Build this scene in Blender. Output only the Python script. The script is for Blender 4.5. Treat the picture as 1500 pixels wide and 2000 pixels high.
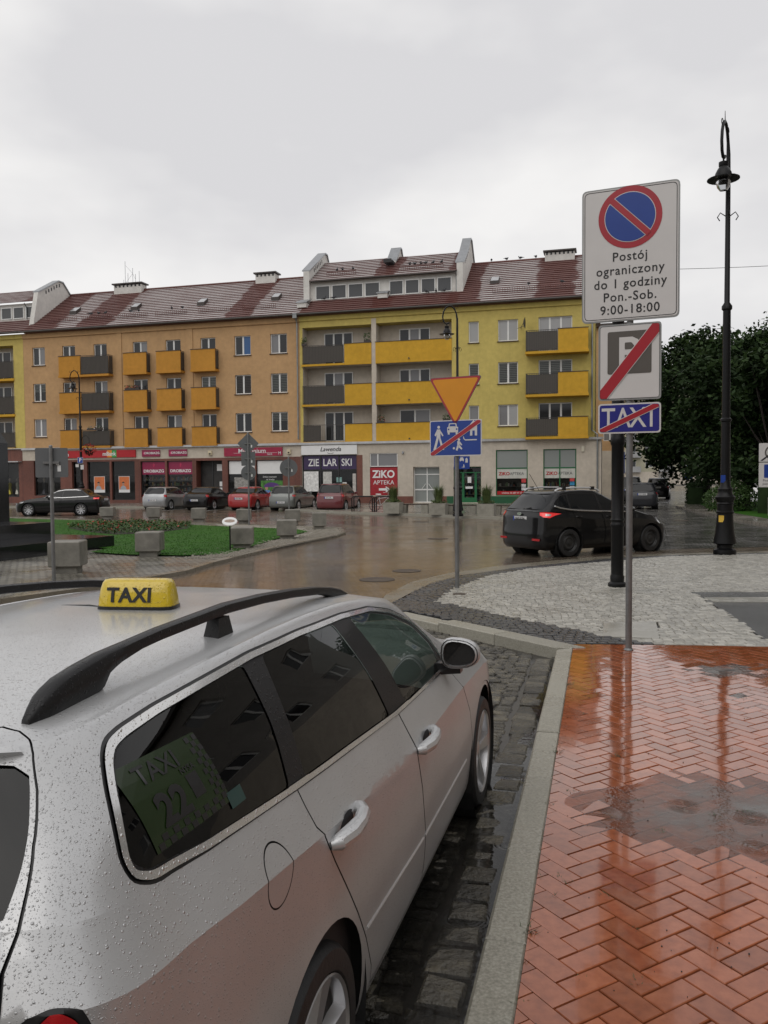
import bpy, bmesh, math, random
import numpy as np
from mathutils import Vector, Matrix
from mathutils.geometry import delaunay_2d_cdt
from math import sin, cos, pi, radians

for o in list(bpy.data.objects): bpy.data.objects.remove(o, do_unlink=True)
scene = bpy.context.scene
C = scene.collection
RND = random.Random(7)

# ---------------------------------------------------------------- camera
cam_d = bpy.data.cameras.new('camera'); cam = bpy.data.objects.new('camera', cam_d); C.objects.link(cam)
cam_d.sensor_fit = 'VERTICAL'; cam_d.sensor_height = 36.0; cam_d.lens = 28.8
cam_d.clip_start = 0.05; cam_d.clip_end = 3000
cam.matrix_world = Matrix.Translation((0, 0, 1.93)) @ Matrix.Rotation(radians(90) - math.atan(68 / 1600), 4, 'X') @ Matrix.Rotation(-.008, 4, 'Z')
scene.camera = cam

# ---------------------------------------------------------------- overcast sky and sun
SUN_EL, SUN_AZ = radians(52), radians(208)      # azimuth clockwise from +Y
world = bpy.data.worlds.new('World'); scene.world = world; world.use_nodes = True
wn, wl = world.node_tree.nodes, world.node_tree.links
wn.clear()
wout = wn.new('ShaderNodeOutputWorld'); wbg = wn.new('ShaderNodeBackground')
sky = wn.new('ShaderNodeTexSky'); sky.sky_type = 'NISHITA'; sky.sun_disc = False
sky.sun_elevation = SUN_EL; sky.sun_rotation = SUN_AZ; sky.dust_density = 4.0
skm = wn.new('ShaderNodeVectorMath'); skm.operation = 'SCALE'; skm.inputs['Scale'].default_value = 0.06
tc = wn.new('ShaderNodeTexCoord')
nz = wn.new('ShaderNodeTexNoise'); nz.inputs['Scale'].default_value = 1.9; nz.inputs['Detail'].default_value = 5; nz.inputs['Roughness'].default_value = .5
mp = wn.new('ShaderNodeMapping'); mp.inputs['Location'].default_value = (1.2, 3.3, 2.15); mp.inputs['Scale'].default_value = (1, 1, 2.0)
cr = wn.new('ShaderNodeValToRGB')
cr.color_ramp.elements[0].position = .42; cr.color_ramp.elements[0].color = (.66, .655, .67, 1)
cr.color_ramp.elements[1].position = .60; cr.color_ramp.elements[1].color = (.85, .84, .832, 1)
mix = wn.new('ShaderNodeMix'); mix.data_type = 'RGBA'; mix.inputs['Factor'].default_value = .97
wl.new(tc.outputs['Generated'], mp.inputs['Vector']); wl.new(mp.outputs[0], nz.inputs['Vector']); wl.new(nz.outputs['Fac'], cr.inputs['Fac'])
wl.new(sky.outputs[0], skm.inputs[0]); wl.new(skm.outputs[0], mix.inputs['A']); wl.new(cr.outputs[0], mix.inputs['B'])
wl.new(mix.outputs['Result'], wbg.inputs['Color']); wbg.inputs['Strength'].default_value = 1.0
wl.new(wbg.outputs[0], wout.inputs['Surface'])

sun_d = bpy.data.lights.new('sun', 'SUN'); sun_d.energy = 0.75; sun_d.angle = radians(60); sun_d.color = (1, .97, .93)
sun = bpy.data.objects.new('sun', sun_d); C.objects.link(sun)
_d = Vector((sin(SUN_AZ) * cos(SUN_EL), cos(SUN_AZ) * cos(SUN_EL), sin(SUN_EL)))
sun.rotation_euler = _d.to_track_quat('Z', 'Y').to_euler(); sun.location = (0, -5, 40)

vs = scene.view_settings; scene.display_settings.display_device = 'sRGB'
vs.view_transform = 'Standard'; vs.look = 'None'; vs.exposure = 0.12; vs.gamma = 1.0; vs.use_curve_mapping = False
scene.cycles.max_bounces = 6; scene.cycles.transparent_max_bounces = 12
scene.cycles.use_denoising = True

# ---------------------------------------------------------------- helpers
class MB:
    """Collects faces; build() links them as ONE mesh object."""
    def __init__(s): s.v = []; s.f = []; s.m = []; s.cur = 0
    def add(s, V, Fs):
        b = len(s.v); s.v += [tuple(map(float, p)) for p in V]
        for f in Fs: s.f.append(tuple(b + i for i in f)); s.m.append(s.cur)
        return s
    def mat(s, i): s.cur = i; return s
    def box(s, x0, x1, y0, y1, z0, z1):
        V = [(x0,y0,z0),(x1,y0,z0),(x1,y1,z0),(x0,y1,z0),(x0,y0,z1),(x1,y0,z1),(x1,y1,z1),(x0,y1,z1)]
        return s.add(V, [(0,3,2,1),(4,5,6,7),(0,1,5,4),(1,2,6,5),(2,3,7,6),(3,0,4,7)])
    def hexa(s, B, T):
        """bottom quad and top quad, counter-clockwise seen from above"""
        return s.add(list(B) + list(T), [(0,3,2,1),(4,5,6,7),(0,1,5,4),(1,2,6,5),(2,3,7,6),(3,0,4,7)])
    def prism(s, poly, y0, y1):
        """polygon in the x-z plane (counter-clockwise seen from -y) extruded from y0 (front) to y1"""
        n = len(poly); V = [(p[0], y0, p[1]) for p in poly] + [(p[0], y1, p[1]) for p in poly]
        Fs = [tuple(range(n)), tuple(range(2*n-1, n-1, -1))] + [(i, i+n, (i+1) % n + n, (i+1) % n) for i in range(n)]
        return s.add(V, Fs)
    def slab(s, poly, z0, z1):
        """polygon in the x-y plane (counter-clockwise from above) between z0 and z1"""
        n = len(poly); V = [(p[0], p[1], z0) for p in poly] + [(p[0], p[1], z1) for p in poly]
        Fs = [tuple(range(n-1, -1, -1)), tuple(range(n, 2*n))] + [(i, (i+1) % n, (i+1) % n + n, i+n) for i in range(n)]
        return s.add(V, Fs)
    def tube(s, pts, r, n=8, cap=True):
        pts = [Vector(p) for p in pts]; m = len(pts); b = len(s.v)
        rr = r if hasattr(r, '__len__') else [r] * m
        prev = None; V = []; Fs = []
        for i, p in enumerate(pts):
            t = (pts[min(i+1, m-1)] - pts[max(i-1, 0)]).normalized()
            if prev is None:
                u = t.cross(Vector((0, 0, 1)));
                if u.length < 1e-3: u = Vector((1, 0, 0))
            else: u = prev - t * prev.dot(t)
            u.normalize(); w = t.cross(u); prev = u
            for k in range(n):
                a = 2*pi*k/n; V.append(p + (u*cos(a) + w*sin(a)) * rr[i])
        for i in range(m-1):
            for k in range(n):
                k2 = (k+1) % n; Fs.append((i*n+k, i*n+k2, (i+1)*n+k2, (i+1)*n+k))
        if cap: Fs.append(tuple(range(n-1, -1, -1))); Fs.append(tuple((m-1)*n+k for k in range(n)))
        return s.add(V, Fs)
    def lathe(s, prof, n=20, c=(0,0,0), axis='z', a0=0.0, a1=2*pi):
        """profile [(radius, height)...] turned about an axis through c"""
        V = []; Fs = []; m = len(prof); full = abs(a1 - a0 - 2*pi) < 1e-6; N = n if full else n + 1
        for k in range(N):
            a = a0 + (a1-a0)*k/n
            for r, h in prof:
                x, y = r*cos(a), r*sin(a)
                if axis == 'z': V.append((c[0]+x, c[1]+y, c[2]+h))
                elif axis == 'x': V.append((c[0]+h, c[1]+x, c[2]+y))
                else: V.append((c[0]+y, c[1]+h, c[2]+x))
        for k in range(n):
            k2 = (k+1) % N
            for i in range(m-1): Fs.append((k*m+i, k2*m+i, k2*m+i+1, k*m+i+1))
        return s.add(V, Fs)
    def ball(s, c, r, n=10, m=6, sq=1.0):
        return s.lathe([(max(r*sin(pi*i/m), 1e-4), -r*sq*cos(pi*i/m)) for i in range(m+1)], n, c)
    def mesh(s, name, mats=None, smooth=False, angle=35):
        me = bpy.data.meshes.new(name); me.from_pydata(s.v, [], s.f)
        if mats is not None:
            for m_ in (mats if isinstance(mats, (list, tuple)) else [mats]): me.materials.append(m_)
            if any(s.m): me.polygons.foreach_set('material_index', s.m)
        if smooth: smooth_mesh(me, angle)
        me.update(); return me
    def build(s, name, mats, parent=None, smooth=False, loc=None, rot=None, angle=35):
        return put(name, s.mesh(name, mats, smooth, angle), parent, loc, rot)

def smooth_mesh(me, angle=35):
    bm = bmesh.new(); bm.from_mesh(me); bmesh.ops.remove_doubles(bm, verts=bm.verts, dist=1e-5); lim = radians(angle)
    for f in bm.faces: f.smooth = True
    for e in bm.edges:
        if len(e.link_faces) == 2 and e.calc_face_angle(0) > lim: e.smooth = False
    bm.to_mesh(me); bm.free()

def put(name, me, parent=None, loc=None, rot=None, scale=None):
    o = bpy.data.objects.new(name, me); C.objects.link(o)
    if parent is not None: o.parent = parent
    if loc is not None: o.location = loc
    if rot is not None: o.rotation_euler = rot
    if scale is not None: o.scale = scale
    return o

def tag(o, label=None, cat=None, group=None, kind=None):
    if label: o['label'] = label
    if cat: o['category'] = cat
    if group: o['group'] = group
    if kind: o['kind'] = kind
    return o

def thing(name, label, cat, loc=(0,0,0), rz=0.0, group=None):
    o = bpy.data.objects.new(name, None); C.objects.link(o); o.empty_display_size = .2
    o.location = loc; o.rotation_euler = (0, 0, rz)
    return tag(o, label, cat, group)

def copy_tree(o, parent=None):
    c = o.copy(); C.objects.link(c); c.parent = parent
    for ch in list(o.children): copy_tree(ch, c)
    return c

def struct(name, mb, mats, smooth=False):
    return tag(mb.build(name, mats, smooth=smooth), kind='structure')

_tc = {}
def text_mesh(s, size, ext=.002, bold=0.0, align='CENTER', space=1.0, shear=0.0):
    key = (s, size, ext, bold, align, space, shear)
    if key in _tc: return _tc[key]
    cu = bpy.data.curves.new('t', 'FONT'); cu.body = s; cu.size = size; cu.extrude = ext; cu.offset = bold
    cu.align_x = align; cu.align_y = 'CENTER'; cu.space_character = space; cu.shear = shear; cu.resolution_u = 3
    ob = bpy.data.objects.new('t', cu); C.objects.link(ob)
    dg = bpy.context.evaluated_depsgraph_get(); dg.update()
    me = bpy.data.meshes.new_from_object(ob.evaluated_get(dg))
    bpy.data.objects.remove(ob); bpy.data.curves.remove(cu); _tc[key] = me
    return me

def text(name, s, size, m, parent, loc, rot=(pi/2, 0, 0), ext=.002, bold=0.0, align='CENTER', space=1.0, wide=1.0, shear=0.0):
    me = text_mesh(s, size, ext, bold, align, space, shear).copy(); me.materials.clear(); me.materials.append(m)
    return put(name, me, parent, loc, rot, (wide, 1, 1))

# ---------------------------------------------------------------- materials
def nodes(name):
    m = bpy.data.materials.new(name); m.use_nodes = True; nt = m.node_tree
    return m, nt, nt.nodes['Principled BSDF'], nt.nodes, nt.links

def _pos(N):
    return N.new('ShaderNodeNewGeometry').outputs['Position']

def noise(nt, scale, detail=4, rough=.55, vec=None, dim=None):
    n = nt.nodes.new('ShaderNodeTexNoise'); n.inputs['Scale'].default_value = scale
    n.inputs['Detail'].default_value = detail; n.inputs['Roughness'].default_value = rough
    nt.links.new(vec if vec is not None else _pos(nt.nodes), n.inputs['Vector']); return n.outputs['Fac']

def ramp(nt, fac, stops):
    r = nt.nodes.new('ShaderNodeValToRGB'); els = r.color_ramp.elements
    while len(els) < len(stops): els.new(.5)
    for e, (p, c) in zip(els, stops):
        e.position = p; e.color = (*c, 1) if hasattr(c, '__len__') else (c, c, c, 1)
    nt.links.new(fac, r.inputs['Fac']); return r.outputs['Color']

def mixc(nt, fac, a, b, mode='MIX'):
    m = nt.nodes.new('ShaderNodeMix'); m.data_type = 'RGBA'; m.blend_type = mode
    for s_, x in (('Factor', fac), ('A', a), ('B', b)):
        if hasattr(x, 'is_linked'): nt.links.new(x, m.inputs[s_])
        elif s_ == 'Factor': m.inputs[s_].default_value = x
        else: m.inputs[s_].default_value = (*x, 1)
    return m.outputs['Result']

def fmath(nt, op, a, b=0.0):
    m = nt.nodes.new('ShaderNodeMath'); m.operation = op
    for i, x in enumerate((a, b)):
        if hasattr(x, 'is_linked'): nt.links.new(x, m.inputs[i])
        else: m.inputs[i].default_value = x
    return m.outputs[0]

def bump(nt, bsdf, h, strength=.3, dist=.01, inp='Normal'):
    b = nt.nodes.new('ShaderNodeBump'); b.inputs['Strength'].default_value = strength; b.inputs['Distance'].default_value = dist
    nt.links.new(h, b.inputs['Height'])
    if bsdf.inputs[inp].is_linked: nt.links.new(bsdf.inputs[inp].links[0].from_socket, b.inputs['Normal'])
    nt.links.new(b.outputs[0], bsdf.inputs[inp]); return b

def pm(name, col, rough=.5, metal=0.0, var=.12, vs_=3.0, bmp=0.0, bs=40.0, coat=0.0, spec=.5, rnd=0.0, emit=0.0):
    """plain painted / mineral material: colour with soft noise, optional relief, per-object variation"""
    m, nt, b, N, L = nodes(name)
    c = tuple(col)
    if var or rnd:
        f = noise(nt, vs_, 5, .6)
        out = mixc(nt, ramp(nt, f, [(.3, 0.), (.7, 1.)]), tuple(x*(1-var) for x in c), tuple(min(1, x*(1+var)) for x in c))
        if rnd:
            oi = N.new('ShaderNodeObjectInfo')
            g = fmath(nt, 'MULTIPLY_ADD', oi.outputs['Random'], 2*rnd); g.node.inputs[2].default_value = 1-rnd
            out = mixc(nt, 1.0, out, g, 'MULTIPLY')
        L.new(out, b.inputs['Base Color'])
    else: b.inputs['Base Color'].default_value = (*c, 1)
    b.inputs['Roughness'].default_value = rough; b.inputs['Metallic'].default_value = metal
    b.inputs['Specular IOR Level'].default_value = spec
    b.inputs['Coat Weight'].default_value = coat; b.inputs['Coat Roughness'].default_value = .05
    if emit: b.inputs['Emission Color'].default_value = (*c, 1); b.inputs['Emission Strength'].default_value = emit
    if bmp: bump(nt, b, noise(nt, bs, 6, .6), bmp, .01)
    return m

def wet(name, cols, scale=6.0, r0=.08, r1=.45, rs=1.5, bmp=.3, bs=60., spec=.5, rnd=.18, ramp_lo=.35, ramp_hi=.65, dist=.006, big=0.0, film=0.0):
    """wet mineral: colour mottling, patchy film of water (roughness), fine relief"""
    m, nt, b, N, L = nodes(name)
    f = noise(nt, scale, 6, .65)
    out = ramp(nt, f, [(.25 + .5*i/max(1, len(cols)-1), c) for i, c in enumerate(cols)])
    if rnd:
        oi = N.new('ShaderNodeObjectInfo')
        g = fmath(nt, 'MULTIPLY_ADD', oi.outputs['Random'], 2*rnd); g.node.inputs[2].default_value = 1-rnd
        at = N.new('ShaderNodeAttribute'); at.attribute_name = 'tint'; at.attribute_type = 'GEOMETRY'
        g2 = fmath(nt, 'MULTIPLY_ADD', at.outputs['Fac'], 2*rnd); g2.node.inputs[2].default_value = 1-rnd*.0
        out = mixc(nt, 1.0, out, g, 'MULTIPLY')
        out = mixc(nt, 1.0, out, g2, 'MULTIPLY')
    L.new(out, b.inputs['Base Color'])
    w = ramp(nt, noise(nt, rs, 4, .55), [(ramp_lo, r0), (ramp_hi, r1)])
    L.new(w, b.inputs['Roughness']); b.inputs['Specular IOR Level'].default_value = spec
    if bmp: bump(nt, b, noise(nt, bs, 5, .6), bmp, dist)
    if big: bump(nt, b, noise(nt, 7, 2, .5), big, .01)
    if film:
        b.inputs['Coat Weight'].default_value = film; b.inputs['Coat Roughness'].default_value = .015; b.inputs['Coat IOR'].default_value = 1.4
    return m

def glassy(name, tint=(.02,.022,.022), rough=.03, trans=0.0, spec=.5):
    """window glass: mirror-like film over a dark (or see-through) body"""
    m, nt, b, N, L = nodes(name)
    if trans:
        N.remove(b); out = N['Material Output']
        tr = N.new('ShaderNodeBsdfTransparent'); tr.inputs['Color'].default_value = (*tint, 1)
        gl = N.new('ShaderNodeBsdfGlossy'); gl.inputs['Roughness'].default_value = rough
        fr = N.new('ShaderNodeFresnel'); fr.inputs['IOR'].default_value = 1.5
        mx = N.new('ShaderNodeMixShader'); L.new(fr.outputs[0], mx.inputs[0]); L.new(tr.outputs[0], mx.inputs[1]); L.new(gl.outputs[0], mx.inputs[2])
        L.new(mx.outputs[0], out.inputs['Surface'])
        return m
    b.inputs['Base Color'].default_value = (*tint, 1); b.inputs['Roughness'].default_value = rough; b.inputs['Specular IOR Level'].default_value = spec
    return m

def mat_of(o): return o.data.materials[0]
# ---------------------------------------------------------------- car shells
def _tab(t, x):
    if np.isscalar(t): return np.full_like(x, float(t))
    return np.interp(x, t[0], t[1])

class Shell:
    """Half of a car skin: a stack of plan outlines. s 0..1 rear cap, 1..2 flank, 2..3 front cap; v = level."""
    def __init__(self, levels, sharp=()):
        self.L = levels; self.n = len(levels); self.sharp = set(sharp)
    def _lev(self, i, s):
        l = self.L[i]; nr, nf = l.get('nr', 4.0), l.get('nf', 4.0)
        a, b = l['a'], l['b']; Xa, Xb = l['Xr'] + a, l['Xf'] - b
        s = np.asarray(s, float)
        ph = np.clip(s, 0, 1) * math.pi / 2; c, q = np.cos(ph), np.sin(ph)
        r = (np.abs(c) ** nr + np.abs(q) ** nr) ** (-1 / nr)
        Xc = l['Xr'] + a * (1 - r * c); Yc = _tab(l['w'], np.full_like(s, Xa)) * r * q
        Xs = Xa + np.clip(s - 1, 0, 1) * (Xb - Xa); Ys = _tab(l['w'], Xs)
        pf = np.clip(s - 2, 0, 1) * math.pi / 2; c, q = np.cos(pf), np.sin(pf)
        r = (np.abs(c) ** nf + np.abs(q) ** nf) ** (-1 / nf)
        Xf = Xb + b * r * q; Yf = _tab(l['w'], np.full_like(s, Xb)) * r * c
        X = np.where(s < 1, Xc, np.where(s < 2, Xs, Xf)); Y = np.where(s < 1, Yc, np.where(s < 2, Ys, Yf))
        return np.stack([X, Y, _tab(l['z'], X)], -1)
    def P(self, s, v):
        s = np.asarray(s, float); v = np.clip(np.asarray(v, float), 0, self.n - 1)
        A = np.stack([self._lev(i, s) for i in range(self.n)], 0)
        i = np.minimum(np.floor(v).astype(int), self.n - 2); t = (v - i)[:, None]
        k = np.arange(len(s))
        p1, p2 = A[i, k], A[i + 1, k]
        p0 = A[np.maximum(i - 1, 0), k]; p3 = A[np.minimum(i + 2, self.n - 1), k]
        m1, m2 = (p2 - p0) * .5, (p3 - p1) * .5
        d = p2 - p1
        e1 = np.array([(j == 0) or (j in self.sharp) for j in range(self.n)])
        m1 = np.where(e1[i][:, None], d, m1); e2 = e1.copy(); e2[-1] = False
        m2 = np.where(e2[i + 1][:, None], d, m2)
        top = (i + 1 == self.n - 1)[:, None]
        flat = d.copy(); flat[:, 2] = 0
        m2 = np.where(top & self.__dict__.get('flat_top', False), flat, m2)
        t2, t3 = t * t, t * t * t
        return (2*t3 - 3*t2 + 1) * p1 + (t3 - 2*t2 + t) * m1 + (-2*t3 + 3*t2) * p2 + (t3 - t2) * m2
    def inv(self, pts, ax=(0, 2), s0=None, v0=None, it=18):
        """(s, v) of points given by two of their coordinates."""
        T = np.asarray(pts, float); n = len(T)
        if s0 is None:
            X = T[:, 0] if ax[0] == 0 else np.zeros(n); l = self.L[self.n // 2]
            s = 1 + np.clip((X - l['Xr'] - l['a']) / (l['Xf'] - l['b'] - l['Xr'] - l['a']), -.4, 1.3)
        else: s = np.full(n, float(s0))
        if v0 is None:
            vv = np.linspace(0, self.n - 1, 40)
            Z = np.stack([self.P(s, np.full(n, q))[:, ax[1]] for q in vv]); v = vv[np.argmin(np.abs(Z - T[:, 1][None]), 0)]
        else: v = np.full(n, float(v0))
        for k_ in range(it):
            p = self.P(s, v)[:, ax]; e = 1e-4
            ds = (self.P(s + e, v)[:, ax] - p) / e; dv = (self.P(s, v - e)[:, ax] - p) / -e
            r = T - p; D = ds[:, 0] * dv[:, 1] - ds[:, 1] * dv[:, 0]
            D = np.where(np.abs(D) < 1e-6, 1e-6, D)
            us = np.clip((r[:, 0] * dv[:, 1] - r[:, 1] * dv[:, 0]) / D, -.2, .2); uv = np.clip((ds[:, 0] * r[:, 1] - ds[:, 1] * r[:, 0]) / D, -.5, .5)
            f = 1. if k_ < 9 else .5; s = np.clip(s + us*f, 0, 3); v = np.clip(v + uv*f, 0, self.n - 1)
        return np.stack([s, v], -1)

def inpoly(P, poly):
    x, y = P[:, 0], P[:, 1]; c = np.zeros(len(P), bool); j = len(poly) - 1
    for i in range(len(poly)):
        xi, yi = poly[i]; xj, yj = poly[j]
        if yi != yj: c ^= ((yi > y) != (yj > y)) & (x < (xj - xi) * (y - yi) / (yj - yi) + xi)
        j = i
    return c

def rounded(pts, r, n=5):
    """Round the corners of a closed polygon; r may be a list."""
    out = []; m = len(pts)
    for i in range(m):
        p, a, b = (np.array(pts[j % m], float) for j in (i, i - 1, i + 1))
        ri = r[i] if hasattr(r, '__len__') else r
        if ri <= 0: out.append(tuple(p)); continue
        da, db = np.linalg.norm(a - p), np.linalg.norm(b - p)
        k = min(ri, .48 * da, .48 * db); q0 = p + (a - p) / da * k; q1 = p + (b - p) / db * k
        for t in np.linspace(0, 1, n): out.append(tuple((1-t)**2 * q0 + 2*t*(1-t) * p + t*t * q1))
    return out

def offset_poly(pts, d):
    """Offset a closed polygon outwards (d > 0) whatever its winding."""
    P = np.array(pts, float); m = len(P)
    area = .5 * np.sum(P[:, 0] * np.roll(P[:, 1], -1) - np.roll(P[:, 0], -1) * P[:, 1]); sg = 1 if area > 0 else -1
    out = []
    for i in range(m):
        e0 = P[i] - P[i - 1]; e1 = P[(i + 1) % m] - P[i]
        n0 = np.array([e0[1], -e0[0]]) * sg; n1 = np.array([e1[1], -e1[0]]) * sg
        l0, l1 = np.linalg.norm(n0), np.linalg.norm(n1)
        if l0 < 1e-9 or l1 < 1e-9: out.append(tuple(P[i])); continue
        n0 /= l0; n1 /= l1; b = n0 + n1; lb = np.dot(b, b)
        k = 2 / lb if lb > .5 else 2.0
        out.append(tuple(P[i] + b * d * min(k, 2.0)))
    return out

def densify(pts, step):
    out = []; m = len(pts)
    for i in range(m):
        a, b = np.array(pts[i], float), np.array(pts[(i + 1) % m], float)
        k = max(1, int(math.ceil(np.linalg.norm(b - a) / step)))
        for t in range(k): out.append(tuple(a + (b - a) * t / k))
    return out
# ================================================================ GROUND
def S(col): return tuple(col)
M = {}
def brick_sheet(name, c1, c2, mortar, bw, bh, rot, r0, r1, rs, bs=.5, mort=.012, film=.06):
    """distant paving: courses too fine to build, with a wet film"""
    m, nt, b, N, L = nodes(name)
    mp = N.new('ShaderNodeMapping'); mp.inputs['Rotation'].default_value = (0, 0, rot); L.new(_pos(N), mp.inputs['Vector'])
    t = N.new('ShaderNodeTexBrick'); t.inputs['Scale'].default_value = 1.0; t.inputs['Brick Width'].default_value = bw
    t.inputs['Row Height'].default_value = bh; t.inputs['Mortar Size'].default_value = mort; t.inputs['Bias'].default_value = 0
    for k, c in (('Color1', c1), ('Color2', c2), ('Mortar', mortar)): t.inputs[k].default_value = (*c, 1)
    L.new(mp.outputs[0], t.inputs['Vector'])
    n1 = noise(nt, .35, 5, .6); n2 = noise(nt, 9., 3, .6)
    col = mixc(nt, 1.0, t.outputs['Color'], ramp(nt, n1, [(.3, .72), (.7, 1.2)]), 'MULTIPLY')
    col = mixc(nt, 1.0, col, ramp(nt, n2, [(.3, .8), (.7, 1.15)]), 'MULTIPLY')
    L.new(col, b.inputs['Base Color'])
    L.new(ramp(nt, noise(nt, rs, 4, .6), [(.35, r0), (.68, r1)]), b.inputs['Roughness'])
    bump(nt, b, t.outputs['Fac'], -bs, .006); bump(nt, b, noise(nt, 14., 4, .6), .35, .006)
    bump(nt, b, noise(nt, 1.1, 2, .5), .25, .01)
    return m

M['road'] = brick_sheet('wet_brown_clinker', (.14, .108, .080), (.215, .17, .13), (.05, .042, .036), .24, .115, radians(-8), .10, .26, .5, .55)
M['cobble_far'] = brick_sheet('wet_grey_cobbles', (.10, .095, .088), (.19, .18, .168), (.025, .024, .023), .2, .16, radians(18), .09, .30, .7, 1.0, .02)
M['apron'] = brick_sheet('pale_cobbles', (.17, .158, .132), (.27, .255, .215), (.055, .05, .042), .17, .12, radians(12), .16, .45, .8, 1.0, .016)
M['pave_far'] = brick_sheet('pavement_slabs', (.20, .18, .155), (.27, .245, .21), (.10, .09, .08), .4, .4, radians(-15), .10, .35, .6, .4, .01)
M['bed'] = pm('wet_sand_bed', (.035, .032, .028), .35, var=.3, vs_=20)
M['terr'] = pm('distant_ground', (.10, .095, .085), .5, var=.2)

g = MB(); g.add([(-900,-300,-.05),(900,-300,-.05),(900,1500,-.05),(-900,1500,-.05)], [(0,1,2,3)]); struct('ground', g, M['terr'])
g = MB(); g.add([(-70,-8,0),(60,-8,0),(60,140,0),(-70,140,0)], [(0,1,2,3)]); road = struct('road', g, M['road'])

# ---- frames used by the paving
K0 = np.array([.25, 2.64]); KT = np.array([.2553, .9669]); KN = np.array([.9669, -.2553])   # kerb line: along, right
def kf(t, n): return tuple(K0 + KT * t + KN * n)
XD = np.array([-.584, .812]); XN = np.array([.812, .584])       # cross kerb direction, towards the plaza
CORN = np.array([1.80, 8.51])
BD = np.array([1.97, -.21]) / np.hypot(1.97, .21)               # brick / plaza border direction
D_OUT = [(.0, 11.9), (.35, 13.1), (.81, 14.46), (1.47, 15.68), (2.71, 16.87), (5.22, 18.66), (6.6, 19.17), (9.21, 19.61), (15, 20.3)]
D_IN = [(.74, 11.92), (1.14, 13.35), (1.90, 14.99), (2.94, 16.19), (4.85, 17.34), (6.28, 18.24), (9.0, 18.72), (15, 19.4)]
NOSE = [(-.12, 12.2), (.02, 13.3), (.50, 14.95), (1.22, 16.15), (2.43, 17.5), (4.9, 19.25), (6.4, 19.85), (9.1, 20.3), (15, 21.0)]
def at_poly(line, p):
    """distance of p to a polyline"""
    best = 9e9
    for a, b in zip(line[:-1], line[1:]):
        a, b = np.array(a), np.array(b); d = b - a; t = np.clip(np.dot(p - a, d) / np.dot(d, d), 0, 1)
        best = min(best, np.hypot(*(a + d * t - p)))
    return best

# bay bed, cobbled street to the right
g = MB(); g.add([(*kf(-6, -3.4), .003), (*kf(-6, .05), .003), (*kf(6.1, .05), .003), (.0, 11.3, .003), (-.2, 12.4, .003), (*kf(9.0, -3.4), .003)], [(0,1,2,3,4,5)])
bay = struct('taxi_bay', g, M['bed'])
g = MB(); g.add([(6.0, 21.0, .005), (16, 22.6, .005), (26, 30, .005), (19, 49, .005), (40, 96, .005), (33, 98, .005), (15.4, 54, .005), (12.6, 44, .005), (11.2, 39, .005), (9.5, 33, .005), (7.4, 26, .005)], [tuple(range(11))])
struct('cobbled_street', g, M['cobble_far'])

# light gutter strip round the plaza nose
M['granite'] = wet('granite_kerb', [(.15, .14, .112), (.29, .275, .225), (.44, .42, .36)], 75, .2, .5, 2, .35, 180, rnd=.10)
M['gutter'] = wet('gutter_stone', [(.17, .15, .115), (.24, .215, .17)], 3, .15, .4, 1.2, .3, 40, rnd=0)
g = MB(); n = len(NOSE)
V = [(x, y, .012) for x, y in NOSE] + [(x, y, .035) for x, y in D_OUT]
g.add(V, [(i, n + i, n + i + 1, i + 1)[::-1] for i in range(n - 1)]); struct('gutter_strip', g, M['gutter'])

# plaza bed
g = MB()
PLZ = [tuple(CORN + XN * .30 + BD * 0), (15, 7.3), (15, 20.3)] + D_OUT[::-1][1:] + [(.15, 11.38)]
def plz_z(x, y):
    d = at_poly(D_OUT, np.array([x, y])); return .12 - .085 * max(0., 1 - d / 1.0) ** 1.5
base = [(1.99, 8.70, .10), (15, 7.3, .10), (15, 19.4, .07)] + [(x, y, .09 if i < 5 else .07) for i, (x, y) in enumerate(D_IN[::-1][1:])]
g.add(base, [tuple(range(len(base)))])
m_ = len(D_OUT); V = [(x, y, .02) for x, y in D_OUT] + [(x, y, .09) for x, y in D_IN]
g.add(V, [(i, m_ + i, m_ + i + 1, i + 1)[::-1] for i in range(m_ - 1)])
g.add([(.0, 11.9, .02), (.10, 11.345, .10), (1.99, 8.70, .10), (.74, 11.92, .09)], [(0,1,2,3)])
plaza = struct('plaza', g, M['bed'])

# ---- stones: 300 nearest as objects, the rest as one mesh per field
def sett_VF(w, l, h, r, ch=.10, dome=.0, zd=.010):
    """an irregular block with chamfered, slightly domed top"""
    j = lambda k: r.uniform(-k, k)
    q = [(-w/2, -l/2), (w/2, -l/2), (w/2, l/2), (-w/2, l/2)]
    q = [(x + j(w*.05), y + j(l*.05)) for x, y in q]
    m = min(w, l) * ch
    B = [(x, y, -h) for x, y in q]; Mi = [(x, y, -zd) for x, y in q]
    T = [(x - math.copysign(m, x) * .8, y - math.copysign(m, y) * .8, j(dome*.3)) for x, y in q]
    V = B + Mi + T + [(j(w*.08), j(l*.08), dome)]
    F_ = []
    for k in range(4):
        k2 = (k+1) % 4; F_ += [(k, k2, 4+k2, 4+k), (4+k, 4+k2, 8+k2, 8+k), (8+k, 8+k2, 12)]
    return V, F_

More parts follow.
